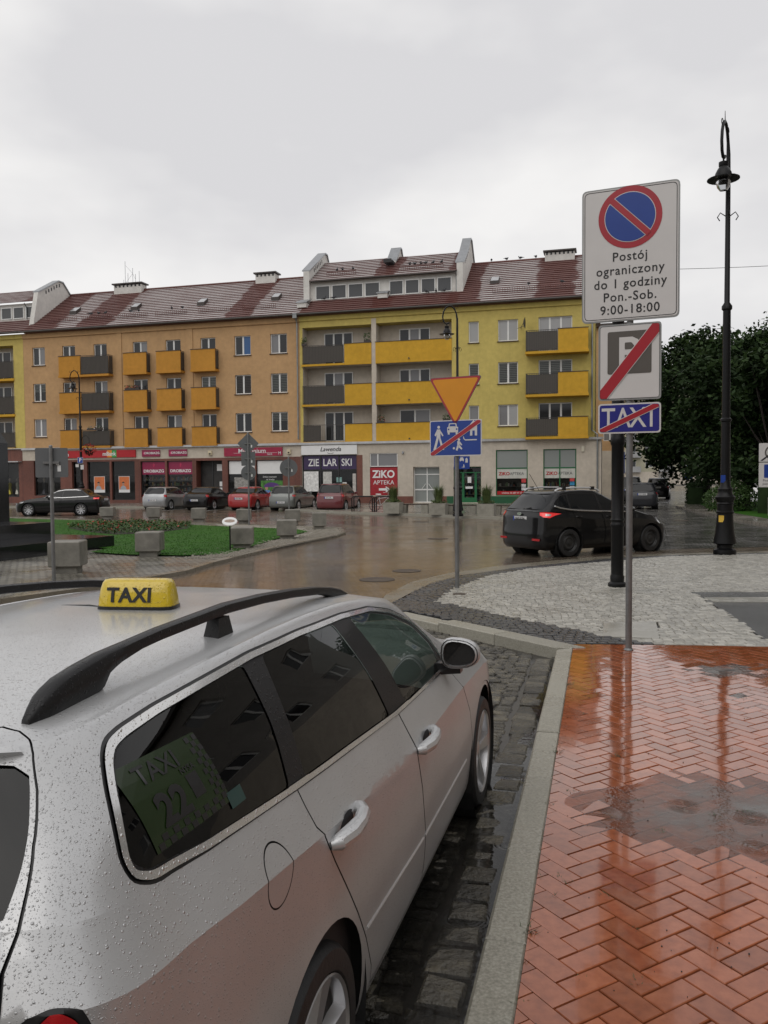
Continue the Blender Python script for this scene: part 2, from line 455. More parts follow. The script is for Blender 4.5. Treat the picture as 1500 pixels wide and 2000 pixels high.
def field(name, parent, items, mat, variants, nobj=300, rest=None):
    """items: (priority, x, y, z, rot, sx, sy, tiltx, tilty); variants: list of (V, F)"""
    items = sorted(items, key=lambda i: i[0])
    ms = []
    for V, F_ in variants:
        mb = MB(); mb.add(V, F_); me = mb.mesh(name, mat)
        me.polygons.foreach_set('use_smooth', [False] * len(me.polygons)); ms.append(me)
    r = random.Random(len(items))
    for it in items[:nobj]:
        put(name, ms[r.randrange(len(ms))], parent, it[1:4], (it[7], it[8], it[4]), (it[5], it[6], 1))
    if len(items) > nobj:
        AV = []; AF = []; AT = []; b = 0
        for it in items[nobj:]:
            V, F_ = variants[r.randrange(len(variants))]; c, s_ = cos(it[4]), sin(it[4]); t = r.uniform(-.5, .5)
            for x, y, z in V:
                x *= it[5]; y *= it[6]; zz = z + x * -it[8] + y * it[7]
                AV.append((it[1] + c*x - s_*y, it[2] + s_*x + c*y, it[3] + zz))
            AF += [tuple(b + i for i in f) for f in F_]; AT += [t] * len(F_); b += len(V)
        me = bpy.data.meshes.new(rest); me.from_pydata(AV, [], AF); me.materials.append(mat)
        a = me.attributes.new('tint', 'FLOAT', 'FACE'); a.data.foreach_set('value', AT)
        tag(put(rest, me, parent), kind='stuff')

def inside(poly, x, y):
    return bool(inpoly(np.array([[x, y]]), poly)[0])

CARO = np.array([-1.0285, 2.404]); CARF = np.array([.2788, .9603]); CARR = np.array([.9603, -.2788])
def under_taxi(x, y, m=.0):
    d = np.array([x, y]) - CARO; return -1.05 < d @ CARF < 3.5 and abs(d @ CARR) < .82 - m
r = random.Random(3)
M['cobble'] = wet('wet_granite_cobble', [(.028, .026, .022), (.075, .068, .054), (.15, .13, .088)], 7, .05, .36, 3.0, 1.0, 28, rnd=.42, dist=.022, big=.8)
# taxi bay: a course of big blocks along the kerb, small setts beyond
big = [sett_VF(1, 1, .12, r, .11, .006, .014) for _ in range(10)]
items = []; t = -2.2
while t < 8.0:
    l = r.uniform(.15, .25); w = r.uniform(.165, .20)
    x, y = kf(t + l/2, -.035 - w/2 - r.uniform(0, .012))
    if np.dot(np.array([x, y]) - CORN, XN) < -.14: items.append((np.hypot(x, y), x, y, .028 + r.uniform(-.012, .008), math.atan2(-KT[0], KT[1]) + r.uniform(-.05, .05), w, l - .018, r.uniform(-.05, .05), r.uniform(-.06, .06)))
    t += l
field('large_cobble', bay, items, M['cobble'], big, 300)
sm = [sett_VF(1, 1, .10, r, .12, .005, .010) for _ in range(12)]
items = []; t = -2.0
while t < 11.5:
    l = r.uniform(.066, .098); n_ = -.242 - r.uniform(0, .03)
    while n_ > -3.3:
        w = r.uniform(.09, .17); tt = t + r.uniform(-.008, .008) + .02 * sin(n_ * 5)
        x, y = kf(tt, n_ - w/2)
        if np.dot(np.array([x, y]) - CORN, XN) < -.07:
            pr = np.hypot(x, y) + (50 if under_taxi(x, y) else 0)
            items.append((pr, x, y, .018 + r.uniform(-.010, .008), math.atan2(-KT[0], KT[1]) + r.uniform(-.07, .07), w - .013, l - .011, r.uniform(-.04, .04), r.uniform(-.04, .04)))
        n_ -= w
    t += l
field('small_cobble', bay, items, M['cobble'], sm, 300, 'small_cobble_field')

# kerb stones
kerb = tag(put('kerb', (lambda mb: mb.mesh('kerb', M['bed']))(MB().slab([kf(-6, .01), kf(-6, .15), kf(6.3, .15), kf(6.05, .01)], -.05, .05)), None), kind='structure')
t = -5.6; k = 0
lens = [1.0, .95, 1.02, .98, .62, 1.0, .55, .8, 1.0, .9, .93, .78, .6]
while t < 5.9:
    l = min(lens[k % len(lens)], 6.03 - t); k += 1
    mb = MB(); e = .006
    dz = r.uniform(-.006, .004)
    q = [kf(t + e, .0), kf(t + l - e, .0), kf(t + l - e, .160), kf(t + e, .160)]; qi = [kf(t + e + .008, .012), kf(t + l - e - .008, .012), kf(t + l - e - .008, .152), kf(t + e + .008, .152)]
    if t + l > 5.9: q[2] = tuple(np.array(q[2]) + KT * .12); qi[2] = tuple(np.array(qi[2]) + KT * .115)
    q, qi = [[a[0], a[3], a[2], a[1]] for a in (q, qi)]
    zb = [(*p, -.05) for p in q]; zm = [(*p, .112 + dz) for p in q]; zt = [(*p, .122 + dz) for p in qi]
    mb.add(zb + zm + zt, [(0,1,5,4),(1,2,6,5),(2,3,7,6),(3,0,4,7),(4,5,9,8),(5,6,10,9),(6,7,11,10),(7,4,8,11),(8,9,10,11)])
    mb.build('kerb_stone', M['granite'], kerb); t += l
xk = tag(put('cross_kerb', (MB().slab([tuple(CORN + XD*.1 + XN*.02), tuple(CORN + XD*.1 + XN*.24), tuple(CORN + XD*3.2 + XN*.24), tuple(CORN + XD*3.2 + XN*.02)], -.05, .05)).mesh('cross_kerb', M['bed'])), kind='structure')
t = 0.0
for l in (.95, 1.0, 1.0, .55):
    def xp(a, b_): return tuple(CORN + XD * a + XN * b_)
    e = .005; a0 = t + e
    q = [xp(a0, 0), xp(t + l - e, 0), xp(t + l - e, .255), xp(a0 - (.17 if t == 0 else 0), .255)][::-1]
    qi = [xp(a0 + .006, .012), xp(t + l - e - .006, .012), xp(t + l - e - .006, .246), xp(a0 + .006 - (.16 if t == 0 else 0), .246)][::-1]
    dz = -.028 * max(0, t - .9)
    mb = MB(); mb.add([(*p, -.05) for p in q] + [(*p, .124 + dz) for p in q] + [(*p, .134 + dz) for p in qi], [(0,1,5,4),(1,2,6,5),(2,3,7,6),(3,0,4,7),(4,5,9,8),(5,6,10,9),(6,7,11,10),(7,4,8,11),(8,9,10,11)])
    mb.build('kerb_stone', M['granite'], xk); t += l

# ---- plaza setts
M['sett'] = wet('pale_granite_sett', [(.22, .212, .185), (.36, .345, .305), (.47, .455, .41)], 9, .22, .5, 1.2, .45, 70, rnd=.22)
M['dark_sett'] = wet('dark_basalt_sett', [(.02, .02, .022), (.04, .04, .042), (.062, .06, .06)], 9, .14, .42, 1.6, .45, 70, rnd=.25)
def line_side(a, b, p): return (b[0]-a[0])*(p[1]-a[1]) - (b[1]-a[1])*(p[0]-a[0])
SLABS = [  # access covers and the asphalt patch: corners on the plaza
    [(2.70, 10.05), (2.45, 9.15), (3.04, 9.01), (3.36, 10.09)], [(3.31, 13.04), (3.19, 12.58), (4.24, 12.52), (4.35, 12.98)],
    [(4.75, 12.66), (4.59, 11.34), (4.18, 8.95), (9.0, 8.5), (9.0, 12.5)]]
DARKP = [(.0, 11.9)] + D_OUT[1:] + D_IN[::-1][:-1] + [(.74, 11.92), (1.64, 10.47), (2.47, 9.24), (2.95, 8.66), (1.99, 8.705), (.10, 11.345)]
INP = [(.74, 11.92)] + D_IN[1:] + [(15, 7.3), (2.95, 8.66), (2.47, 9.24), (1.64, 10.47)]
pale, dark = [], []
vb = np.array([-BD[1], BD[0]]); a = 0.05; rowk = 0
org = np.array([2.04, 8.74]); rotb = math.atan2(BD[1], BD[0])
while a < 12.5:
    l = r.uniform(.085, .108); b_ = -3.5 + r.uniform(0, .1)
    while b_ < 11.5:
        w = r.uniform(.08, .125)
        p = org + vb * (a + l/2 + .03 * sin(b_ * 2.1 + rowk * .3)) + BD * (b_ + w/2); x, y = p
        if x < .475 * y + 2.6 and y > 8.0:
            if inside(INP, x, y):
                if not any(inside(s_, x, y) for s_ in SLABS):
                    pale.append((np.hypot(x, y) + (40 if x > .47*y+.05 else 0), x, y, plz_z(x, y) + r.uniform(-.003, .003), rotb + r.uniform(-.06, .06), w - .006, l - .007, r.uniform(-.015, .015), r.uniform(-.015, .015)))
            elif inside(DARKP, x, y):
                dark.append((np.hypot(x, y), x, y, plz_z(x, y) + r.uniform(-.003, .003), rotb + r.uniform(-.06, .06), w - .006, l - .007, r.uniform(-.02, .02), r.uniform(-.02, .02)))
        b_ += w
    a += l; rowk += 1
sv = [sett_VF(1, 1, .06, r, .11, .003, .006) for _ in range(10)]
field('pale_sett', plaza, pale, M['sett'], sv, 300, 'pale_sett_field')
field('dark_sett', plaza, dark, M['dark_sett'], sv, 300, 'dark_sett_field')
M['slab'] = wet('concrete_cover', [(.30, .29, .255), (.40, .385, .34)], 3, .15, .4, 2, .2, 90, rnd=.0)
M['asph'] = wet('wet_asphalt_patch', [(.05, .05, .05), (.085, .084, .08)], 5, .08, .28, 1.0, .6, 160, rnd=.0)
for i, s_ in enumerate(SLABS):
    nm = ('access_cover', 'access_cover', 'asphalt_patch')[i]
    mb = MB(); mb.slab(s_, .06, .121 if i < 2 else .112); mb.build(nm, M['slab'] if i < 2 else M['asph'], plaza)
mb = MB(); mb.slab([(4.72, 12.05), (4.70, 11.62), (6.0, 11.5), (6.1, 12.0)], .10, .119); mb.build('access_cover', M['slab'], plaza)
M['iron'] = wet('cast_iron_cover', [(.05, .038, .03), (.10, .075, .056)], 20, .4, .6, 3, .3, 80, rnd=.0, spec=.25)
for x, y, rr, zz in ((.46, 16.79, .30, .006), (-.14, 15.39, .34, .006), (1.67, 25.5, .33, .006), (1.54, 35.2, .33, .006), (12.5, 34.4, .33, .01)):
    mb = MB(); mb.lathe([(rr, 0), (rr, .002), (rr*.93, .0022), (rr*.925, .0005), (rr*.90, .0005), (rr*.895, .0022), (1e-3, .0022)], 28, (x, y, zz-.002))
    mb.build('manhole_cover', M['iron'], road, True)
mb = MB(); mb.lathe([(.11, 0), (.11, .012), (.09, .014), (1e-3, .012)], 20, (1.16, 12.58, .112)); mb.build('valve_cover', M['iron'], plaza)

# ---- herringbone brick pavement
M['brick'] = wet('wet_red_paver', [(.22, .062, .026), (.31, .092, .038), (.38, .125, .055)], 16, .012, .10, 2.4, .05, 150, rnd=.2, ramp_lo=.45, ramp_hi=.75, dist=.002, film=.35)
g = MB(); g.add([(*kf(-6, .155), .102), (8, -4, .102), (10, 7.9, .102), (2.03, 8.74, .102), (*kf(6.1, .155), .102)], [(0,1,2,3,4)])
pav = struct('brick_pavement', g, M['bed'])
PUD = [(1.95, 4.32, 1.0, .52, .0085), (2.9, 6.55, .65, .5, .0055), (3.1, 7.5, .5, .35, .005), (1.28, 3.0, .28, .3, .0045), (2.0, 3.3, .4, .5, .005), (1.0, 4.75, .2, .2, .0045)]
def brick_z(x, y):
    z = .121
    for px, py, rx, ry, d in PUD:
        q = ((x-px)/rx)**2 + ((y-py)/ry)**2; z -= d * math.exp(-q * 1.1)
    return z + .0022 * sin(x*2.1 + 1.3*sin(y*1.7)) * cos(y*1.3 + .4)
u = .1035; ks = KT; E1 = (KT*cos(pi/4) + KN*sin(pi/4)); E2 = (KT*cos(pi/4) - KN*sin(pi/4))
rot1 = math.atan2(E1[1], E1[0]); P0 = np.array(kf(-3.0, .21 + .1464))
g_ = .0034
wb, lb = u - 2*g_, 2*u - 2*g_
def clip(poly, a, n_):
    out = []
    for i in range(len(poly)):
        p, q = poly[i], poly[(i+1) % len(poly)]; dp, dq = np.dot(np.array(p)-a, n_), np.dot(np.array(q)-a, n_)
        if dp >= 0: out.append(p)
        if dp*dq < 0: out.append(tuple(np.array(p) + (np.array(q)-np.array(p)) * dp/(dp-dq)))
    return out
def paver_VF(l, w, c=.003):
    q = [(-l/2, -w/2), (l/2, -w/2), (l/2, w/2), (-l/2, w/2)]
    V = [(x, y, -.03) for x, y in q] + [(x, y, -c) for x, y in q] + [(x - math.copysign(c, x), y - math.copysign(c, y), 0) for x, y in q]
    return V, [(0,1,5,4),(1,2,6,5),(2,3,7,6),(3,0,4,7),(4,5,9,8),(5,6,10,9),(6,7,11,10),(7,4,8,11),(8,9,10,11)]
whole, cut = [], []
kb = np.array(kf(0, .162)); bb = np.array([2.03, 8.74])
bn = np.array([BD[1], -BD[0]])
for i in range(-60, 150):
    for j in range(-60, 150):
        d = (i - j) % 4
        if d not in (0, 3): continue
        lx, ly = (2, 1) if d == 0 else (1, 2)
        c_ = P0 + E1 * u * (i + lx/2) + E2 * u * (j + ly/2); x, y = c_
        if y < -.6 or y > 9.0 or x > .475 * y + 2.4 or x < -1.5: continue
        q = [P0 + E1*u*(i + a) + E2*u*(j + b_) for a, b_ in ((0,0),(lx,0),(lx,ly),(0,ly))]
        if max(np.dot(p - kb, KN) for p in q) < .02 or max(np.dot(p - bb, bn) for p in q) < .02: continue
        ang = rot1 if d == 0 else rot1 + pi/2
        z = brick_z(x, y) + r.uniform(-.0012, .0012)
        it = (np.hypot(x, y), x, y, z, ang + r.uniform(-.012, .012), 1, 1, r.uniform(-.006, .006), r.uniform(-.006, .006))
        if min(np.dot(p - kb, KN) for p in q) < 0 or min(np.dot(p - bb, bn) for p in q) < 0: cut.append((it, q))
        else: whole.append(it)
vis = [(it[0] + (40 if it[1] > .47*it[2]+.05 or it[2] < 2.2 else 0),) + it[1:] for it in whole if it[2] > .6]
field('paving_brick', pav, vis, M['brick'], [paver_VF(lb, wb)], 250, 'paving_brick_field')
tag(pav, kind='structure')
for it, q in sorted(cut, key=lambda k: k[0][0]):
    if it[2] < .6: continue
    cc = np.mean(q, 0); p = [tuple(cc + (a_ - cc) * (1 - .03)) for a_ in q]
    p = clip(clip(p, kb, KN), bb, bn)
    if len(p) < 3: continue
    mb = MB(); mb.slab(p, .09, it[3]); mb.build('cut_brick', M['brick'], pav)

# standing water: thin sheets that the bricks rise out of
def water_mat(name, murk, mix_, rip=.12):
    m, nt, b, N, L = nodes(name); N.remove(b); out = N['Material Output']
    tr = N.new('ShaderNodeBsdfTransparent'); gl = N.new('ShaderNodeBsdfGlossy'); gl.inputs['Roughness'].default_value = .015
    df = N.new('ShaderNodeBsdfDiffuse'); df.inputs['Color'].default_value = (*murk, 1)
    mx0 = N.new('ShaderNodeMixShader'); at = N.new('ShaderNodeAttribute'); at.attribute_name = 'depth'
    dn = fmath(nt, 'MULTIPLY', fmath(nt, 'MULTIPLY', at.outputs['Fac'], mix_*2), ramp(nt, noise(nt, 5, 5, .65), [(.3, .25), (.65, 1.)]))
    L.new(dn, mx0.inputs[0]); L.new(tr.outputs[0], mx0.inputs[1]); L.new(df.outputs[0], mx0.inputs[2])
    fr = N.new('ShaderNodeFresnel'); fr.inputs['IOR'].default_value = 1.34
    mx = N.new('ShaderNodeMixShader'); L.new(fr.outputs[0], mx.inputs[0]); L.new(mx0.outputs[0], mx.inputs[1]); L.new(gl.outputs[0], mx.inputs[2])
    L.new(mx.outputs[0], out.inputs['Surface'])
    # rings of rain drops: wave packets round scattered points
    vo = N.new('ShaderNodeTexVoronoi'); vo.inputs['Scale'].default_value = 3.2; L.new(_pos(N), vo.inputs['Vector'])
    ds = vo.outputs['Distance']
    w = fmath(nt, 'SINE', fmath(nt, 'MULTIPLY', ds, 120.))
    env = ramp(nt, ds, [(.05, 0.), (.12, 1.), (.26, .55), (.38, 0.)])
    h = fmath(nt, 'MULTIPLY', w, env)
    h = fmath(nt, 'ADD', h, fmath(nt, 'MULTIPLY', noise(nt, 26, 2, .5), .8))
    bp = N.new('ShaderNodeBump'); bp.inputs['Strength'].default_value = rip; bp.inputs['Distance'].default_value = .003; L.new(h, bp.inputs['Height'])
    L.new(bp.outputs[0], gl.inputs['Normal']); L.new(bp.outputs[0], fr.inputs['Normal'])
    return m
M['water'] = water_mat('rain_water', (.17, .16, .15), .45, .5)
M['water_clear'] = water_mat('gutter_water', (.015, .014, .012), .45, .25)
g = MB(); N_ = 40
def blob(cx, cy, rx, ry, seed, z, n=44):
    rr = random.Random(seed); ph = [rr.uniform(0, 6.28) for _ in range(4)]
    return [(cx + rx*cos(a)*(1 + .16*sin(2*a+ph[0]) + .1*sin(3*a+ph[1]) + .06*sin(7*a+ph[2])), cy + ry*sin(a)*(1 + .16*sin(2*a+ph[0]) + .1*sin(3*a+ph[1]) + .06*sin(7*a+ph[2])), z) for a in [2*pi*i/n for i in range(n)]]
for i, (px, py, rx, ry, d) in enumerate(PUD[:3]):
    g = MB(); rings = [0, .3, .55, .75, .9, 1.0]; V = []; nb = 44
    for q_ in rings: V += blob(px, py, rx*1.15*max(q_, .001), ry*1.15*max(q_, .001), i, .1170, nb)
    g.add(V, [(a_*nb+k, (a_+1)*nb+k, (a_+1)*nb+(k+1) % nb, a_*nb+(k+1) % nb) for a_ in range(5) for k in range(nb)])
    pu = g.build('puddle', M['water']); at_ = pu.data.attributes.new('depth', 'FLOAT', 'POINT'); at_.data.foreach_set('value', [1 - q_**1.5 for q_ in rings for _ in range(nb)])
    tag(pu, ('wide grey rain puddle on the red brick pavement', 'shallow rain puddle near the right picture edge of the brick pavement', 'farthest shallow rain puddle on the brick pavement, towards the pale setts')[i], 'puddle')
g = MB(); V = []
nt_ = 60
for k in range(nt_ + 1):
    t = -2.0 + 9.0*k/nt_
    wv = .07 + .04*sin(t*3.1) + .03*sin(t*7.7+1) + .42*max(0., 1 - abs(t-1.2)/2.4)
    V.append((*kf(t, -wv), .0265)); V.append((*kf(t, .0), .0265))
g.add(V, [(2*k, 2*k+1, 2*k+3, 2*k+2) for k in range(nt_)])
gw_ = g.build('gutter_water', M['water_clear']); gw_.data.attributes.new('depth', 'FLOAT', 'POINT').data.foreach_set('value', [.75]*len(V))
tag(gw_, 'rain water standing in the gutter between kerb and cobbles', 'water', kind='structure')

# weeds and grit in the joints of the bricks
mb = MB(); rr = random.Random(77); M['weed'] = pm('joint_weed', (.045, .065, .018), .6, var=.5, vs_=40)
for _ in range(46):
    y = rr.uniform(2.2, 8.3); x = rr.uniform(.34 + (y-2.64)*.264 + .05, .46*y + .1)
    if rr.random() < .3: k = rr.uniform(-1, 5.8); x, y = kf(k, .175)
    big_ = rr.random() < .25
    for _2 in range(26 if big_ else 9):
        a = rr.uniform(0, 6.28); l = rr.uniform(.008, .035)*(1.4 if big_ else .8); p = Vector((x+rr.gauss(0, .018), y+rr.gauss(0, .014), .117)); d = Vector((cos(a)*l, sin(a)*l, l*rr.uniform(.2, .8))); w = Vector((-sin(a), cos(a), 0))*.0025
        mb.add([p-w, p+w, p+d], [(0,1,2)])
for _ in range(70):
    y = rr.uniform(2.0, 7.5); x = rr.uniform(.36 + (y-2.64)*.264, .46*y + .1); s_ = rr.uniform(.001, .0035); z = .1215; a = rr.uniform(0, 3)
    mb.mat(1); mb.hexa([(x-s_, y-s_, z-.003), (x+s_, y-s_*.6, z-.003), (x+s_*.8, y+s_, z-.003), (x-s_*.7, y+s_, z-.003)], [(x-s_*.5, y-s_*.5, z+s_*.7), (x+s_*.6, y-s_*.4, z+s_*.7), (x+s_*.4, y+s_*.6, z+s_*.7), (x-s_*.4, y+s_*.5, z+s_*.7)])
tag(mb.build('weeds', [M['weed'], M['soil']] if 'soil' in M else [M['weed'], M['bed']]), 'small weeds and grit in the joints of the brick pavement', 'weeds', kind='stuff')

# ---- traffic island with apron, gravel, lawn
ISL = [(-9.5, 8.5), (-6.05, 12.81), (-4.98, 14.4), (-4.06, 16.56), (-3.86, 18.09), (-2.96, 22.13), (-1.64, 26.31), (-1.37, 27.95), (-1.64, 30.45), (-4.36, 32.39), (-5.54, 33.23), (-13.27, 37.87), (-18.74, 41.6), (-32, 49), (-40, 30), (-30, 8)]
g = MB(); g.slab(ISL, -.02, .05); struct('island', g, M['apron'])
g = MB(); n = len(ISL) - 2
for a_, b_ in zip(ISL[:n-1], ISL[1:n]):
    a2, b2 = np.array(a_), np.array(b_); d = (b2-a2)/np.hypot(*(b2-a2)); no = np.array([d[1], -d[0]]) * .06
    g.add([(*(a2+no), -.02), (*(b2+no), -.02), (*(b2-no*2), -.02), (*(a2-no*2), -.02), (*(a2+no), .075), (*(b2+no), .075), (*(b2-no*2), .075), (*(a2-no*2), .075)], [(0,1,5,4),(1,2,6,5),(2,3,7,6),(3,0,4,7),(4,5,6,7)])
struct('island_kerb', g, M['gutter'])
GRA = [(-13, 26), (-10.2, 23.5), (-7.4, 21.9), (-7.54, 20.89), (-6.31, 20.09), (-4.83, 19.71), (-3.84, 20.02), (-3.31, 24.78), (-2.62, 28.21), (-3.26, 29.69), (-5.14, 30.85), (-12.88, 36.75), (-15.78, 38.4), (-30, 46.5), (-30, 30)]
M['gravel'] = wet('tan_gravel', [(.12, .105, .085), (.27, .245, .20), (.38, .35, .30)], 30, .4, .8, 3, 1.0, 45, rnd=0, dist=.03)
g = MB(); g.add([(x, y, .056) for x, y in [(-4.6, 19.4), (-3.75, 18.9), (-2.86, 22.1), (-1.54, 26.35), (-1.3, 27.9), (-1.6, 30.3), (-4.3, 32.2), (-7, 33.7), (-6, 31), (-4, 29)]], [tuple(range(10))]); struct('gravel_bed', g, M['gravel'])
g = MB()
for _ in range(2600):
    t = r.random(); y = 19.2 + 12.6*t; x = np.interp(y, [19.2, 22.1, 26.3, 28, 30.3, 32], [-3.8, -2.95, -1.75, -1.5, -1.8, -4.4]) - abs(r.gauss(0, .45)) - .05
    s_ = r.uniform(.018, .04); g.hexa([(x-s_, y-s_, .05), (x+s_, y-s_, .05), (x+s_, y+s_, .05), (x-s_, y+s_, .05)], [(x-s_*.5, y-s_*.4, .05+s_*1.3), (x+s_*.6, y-s_*.5, .05+s_*1.1), (x+s_*.4, y+s_*.6, .05+s_*1.2), (x-s_*.6, y+s_*.5, .05+s_)])
tag(g.build('pebbles', M['gravel']), 'loose tan pebbles round the tip of the lawn', 'pebbles', kind='stuff')
M['lawn'] = pm('wet_lawn', (.030, .098, .009), .7, var=.25, vs_=1.2, bmp=.8, bs=30, spec=.12)
g = MB(); g.add([(x, y, .085) for x, y in GRA], [tuple(range(len(GRA)))]); struct('lawn', g, M['lawn'])
g = MB(); cnt = 0; rr = random.Random(5)
while cnt < 16000:
    y = 19.6 + 17*rr.random()**1.4; x = rr.uniform(-.475*y - .3, -2.4)
    if not inside(GRA, x, y): continue
    cnt += 1; h = rr.uniform(.015, .04); a_ = rr.uniform(0, pi); w_ = rr.uniform(.006, .014); lx, ly = rr.uniform(-.03, .03), rr.uniform(-.03, .03)
    g.add([(x-w_*cos(a_), y-w_*sin(a_), .08), (x+w_*cos(a_), y+w_*sin(a_), .08), (x+lx, y+ly, .08+h)], [(0,1,2)])
tag(g.build('grass', M['lawn']), 'short wet grass of the island lawn', 'grass', kind='stuff')

# ---- pavement in front of the shops
AL = radians(15.15); FU = np.array([cos(AL), -sin(AL)]); FN = np.array([sin(AL), cos(AL)]); FP = np.array([0, 57.5])
def fw(u, d): return tuple(FP + FU*u + FN*d)
SW = [fw(-70, -7.2), fw(-12, -7.2), (-6.2, 50.2), (-4.9, 47.6), (-2.6, 44.4), (-1.34, 42.77), (.77, 41.03), (3.06, 38.58), (5.21, 36.39), (7.6, 34.6), (9.4, 35.0), (11.0, 39), (12.5, 44), (15.3, 54), (33, 98), (20, 100), fw(15, 3), fw(-70, 3)]
g = MB(); g.slab(SW, -.02, .12); struct('shop_pavement', g, M['pave_far'])
g = MB()
for a_, b_ in zip(SW[:14], SW[1:15]):
    a2, b2 = np.array(a_), np.array(b_); d = (b2-a2)/np.hypot(*(b2-a2)); no = np.array([d[1], -d[0]]) * .09
    g.add([(*(a2+no), -.02), (*(b2+no), -.02), (*(b2-no), -.02), (*(a2-no), -.02), (*(a2+no), .128), (*(b2+no), .128), (*(b2-no), .128), (*(a2-no), .128)], [(0,1,5,4),(1,2,6,5),(2,3,7,6),(3,0,4,7),(4,5,6,7)])
struct('shop_kerb', g, M['granite'])
# pavement to the right of the cobbled street
g = MB(); RS = [(13.2, 21.6), (14.0, 29.85), (14.72, 35.1), (17.24, 48.4), (36, 95), (60, 95), (60, 21)]
g.slab(RS[::-1], -.02, .11); struct('park_pavement', g, M['pave_far'])
# white parking lines on the road
M['line'] = pm('worn_road_paint', (.55, .55, .53), .35, var=.3, vs_=6)
g = MB()
def rl(a_, b_, w=.06):
    a2, b2 = np.array(a_), np.array(b_); d = (b2-a2)/np.hypot(*(b2-a2)); no = np.array([-d[1], d[0]])*w
    g.add([(*(a2-no), .006), (*(b2-no), .006), (*(b2+no), .006), (*(a2+no), .006)], [(0,1,2,3)])
for k in range(8):
    b0 = np.array([-18.9 + k*2.72, 51.1 - k*.73 - (.55*max(0, k-4))]); rl(b0, b0 + FN*4.4)
for k in range(5):
    b0 = np.array([-2.9 + k*.0 + .35*k, 44.6 + .55*k]); rl(b0, b0 + np.array([-1.9, .55]))
struct('road_markings', g, M['line'])
# ================================================================ BUILDINGS
def plaster(name, col, dirt=.25):
    m, nt, b, N, L = nodes(name)
    f = noise(nt, .5, 6, .65); f2 = noise(nt, 3.5, 5, .6)
    c = mixc(nt, ramp(nt, f, [(.3, 0.), (.75, 1.)]), tuple(x*(1-dirt*.5) for x in col), tuple(min(1, x*(1+dirt*.25)) for x in col))
    sx = N.new('ShaderNodeMapping'); sx.inputs['Scale'].default_value = (2.2, 2.2, .12); L.new(_pos(N), sx.inputs['Vector'])
    st = noise(nt, 1.0, 5, .7, sx.outputs[0])
    c = mixc(nt, ramp(nt, st, [(.52, 0.), (.85, dirt)]), c, tuple(x*.45 for x in col))
    c = mixc(nt, 1.0, c, ramp(nt, f2, [(.3, .9), (.7, 1.06)]), 'MULTIPLY')
    L.new(c, b.inputs['Base Color']); b.inputs['Roughness'].default_value = .85; b.inputs['Specular IOR Level'].default_value = .2
    bump(nt, b, noise(nt, 60, 4, .6), .25, .01); return m
M['ochre'] = plaster('ochre_plaster', (.52, .325, .165)); M['ochre_dk'] = plaster('deep_ochre_balcony', (.52, .25, .045), .2)
M['yellow'] = plaster('yellow_plaster', (.585, .47, .145)); M['yel_bal'] = plaster('amber_balcony', (.60, .345, .04), .2)
M['cream'] = plaster('cream_plaster', (.56, .50, .42)); M['white_pl'] = plaster('white_plaster', (.68, .66, .62))
M['shopcream'] = plaster('beige_plaster', (.55, .49, .41), .3)
M['tileb'] = brick_sheet('brown_wall_tiles', (.145, .050, .034), (.17, .062, .042), (.11, .045, .035), .3, .3, 0, .35, .55, 1, .1, .004)
M['pvc'] = pm('white_window_frame', (.72, .72, .70), .35, var=.05)
M['alu'] = pm('grey_window_frame', (.35, .35, .34), .35, var=.05)
M['blackfr'] = pm('dark_shop_frame', (.02, .02, .02), .35, var=.1)
M['greenfr'] = pm('green_frame', (.012, .13, .045), .35, var=.1)
M['g_dark'] = glassy('dark_glass', (.022, .024, .026), .05); M['g_curt'] = glassy('curtained_glass', (.20, .20, .205), .05)
M['g_lite'] = glassy('bright_curtained_glass', (.36, .36, .36), .06); M['g_blue'] = glassy('blue_curtained_glass', (.03, .10, .25), .06)
M['g_shop'] = glassy('shop_glass', (.55, .57, .56), .02, trans=1)
M['g_grey'] = glassy('frosted_grey_glass', (.26, .28, .27), .12); M['g_dorm'] = glassy('attic_glass', (.075, .078, .08), .08)
M['rail'] = pm('dark_balcony_bars', (.035, .03, .026), .5, var=.2); M['railsheet'] = glassy('smoked_sheet', (.085, .074, .062), .5)
M['zinc'] = pm('zinc_flashing', (.30, .31, .32), .35, metal=.6, var=.12); M['gut'] = pm('dark_gutter', (.045, .035, .03), .4, var=.2)
M['sill'] = pm('brown_sill', (.055, .03, .022), .45, var=.1); M['ledge'] = pm('wet_ledge', (.45, .45, .45), .12, metal=.4, var=.15)
M['black'] = pm('black_plastic', (.012, .012, .013), .4, var=.1); M['white'] = pm('white_paint', (.75, .75, .74), .35, var=.04)
M['slat'] = pm('blind_slat', (.50, .49, .46), .5, var=.06); M['slat_br'] = pm('brown_blind_slat', (.16, .10, .065), .5, var=.1)
M['pipe'] = pm('zinc_downpipe', (.26, .27, .27), .4, metal=.5, var=.15)
M['leaf'] = pm('leaf', (.045, .085, .022), .5, var=.35, vs_=4, spec=.3, rnd=.2); M['flower'] = pm('red_flower', (.42, .035, .03), .5, var=.3, vs_=30)
M['pinkfl'] = pm('pale_flower', (.5, .42, .42), .5, var=.2, vs_=30); M['soil'] = pm('soil', (.03, .022, .015), .8, var=.3)

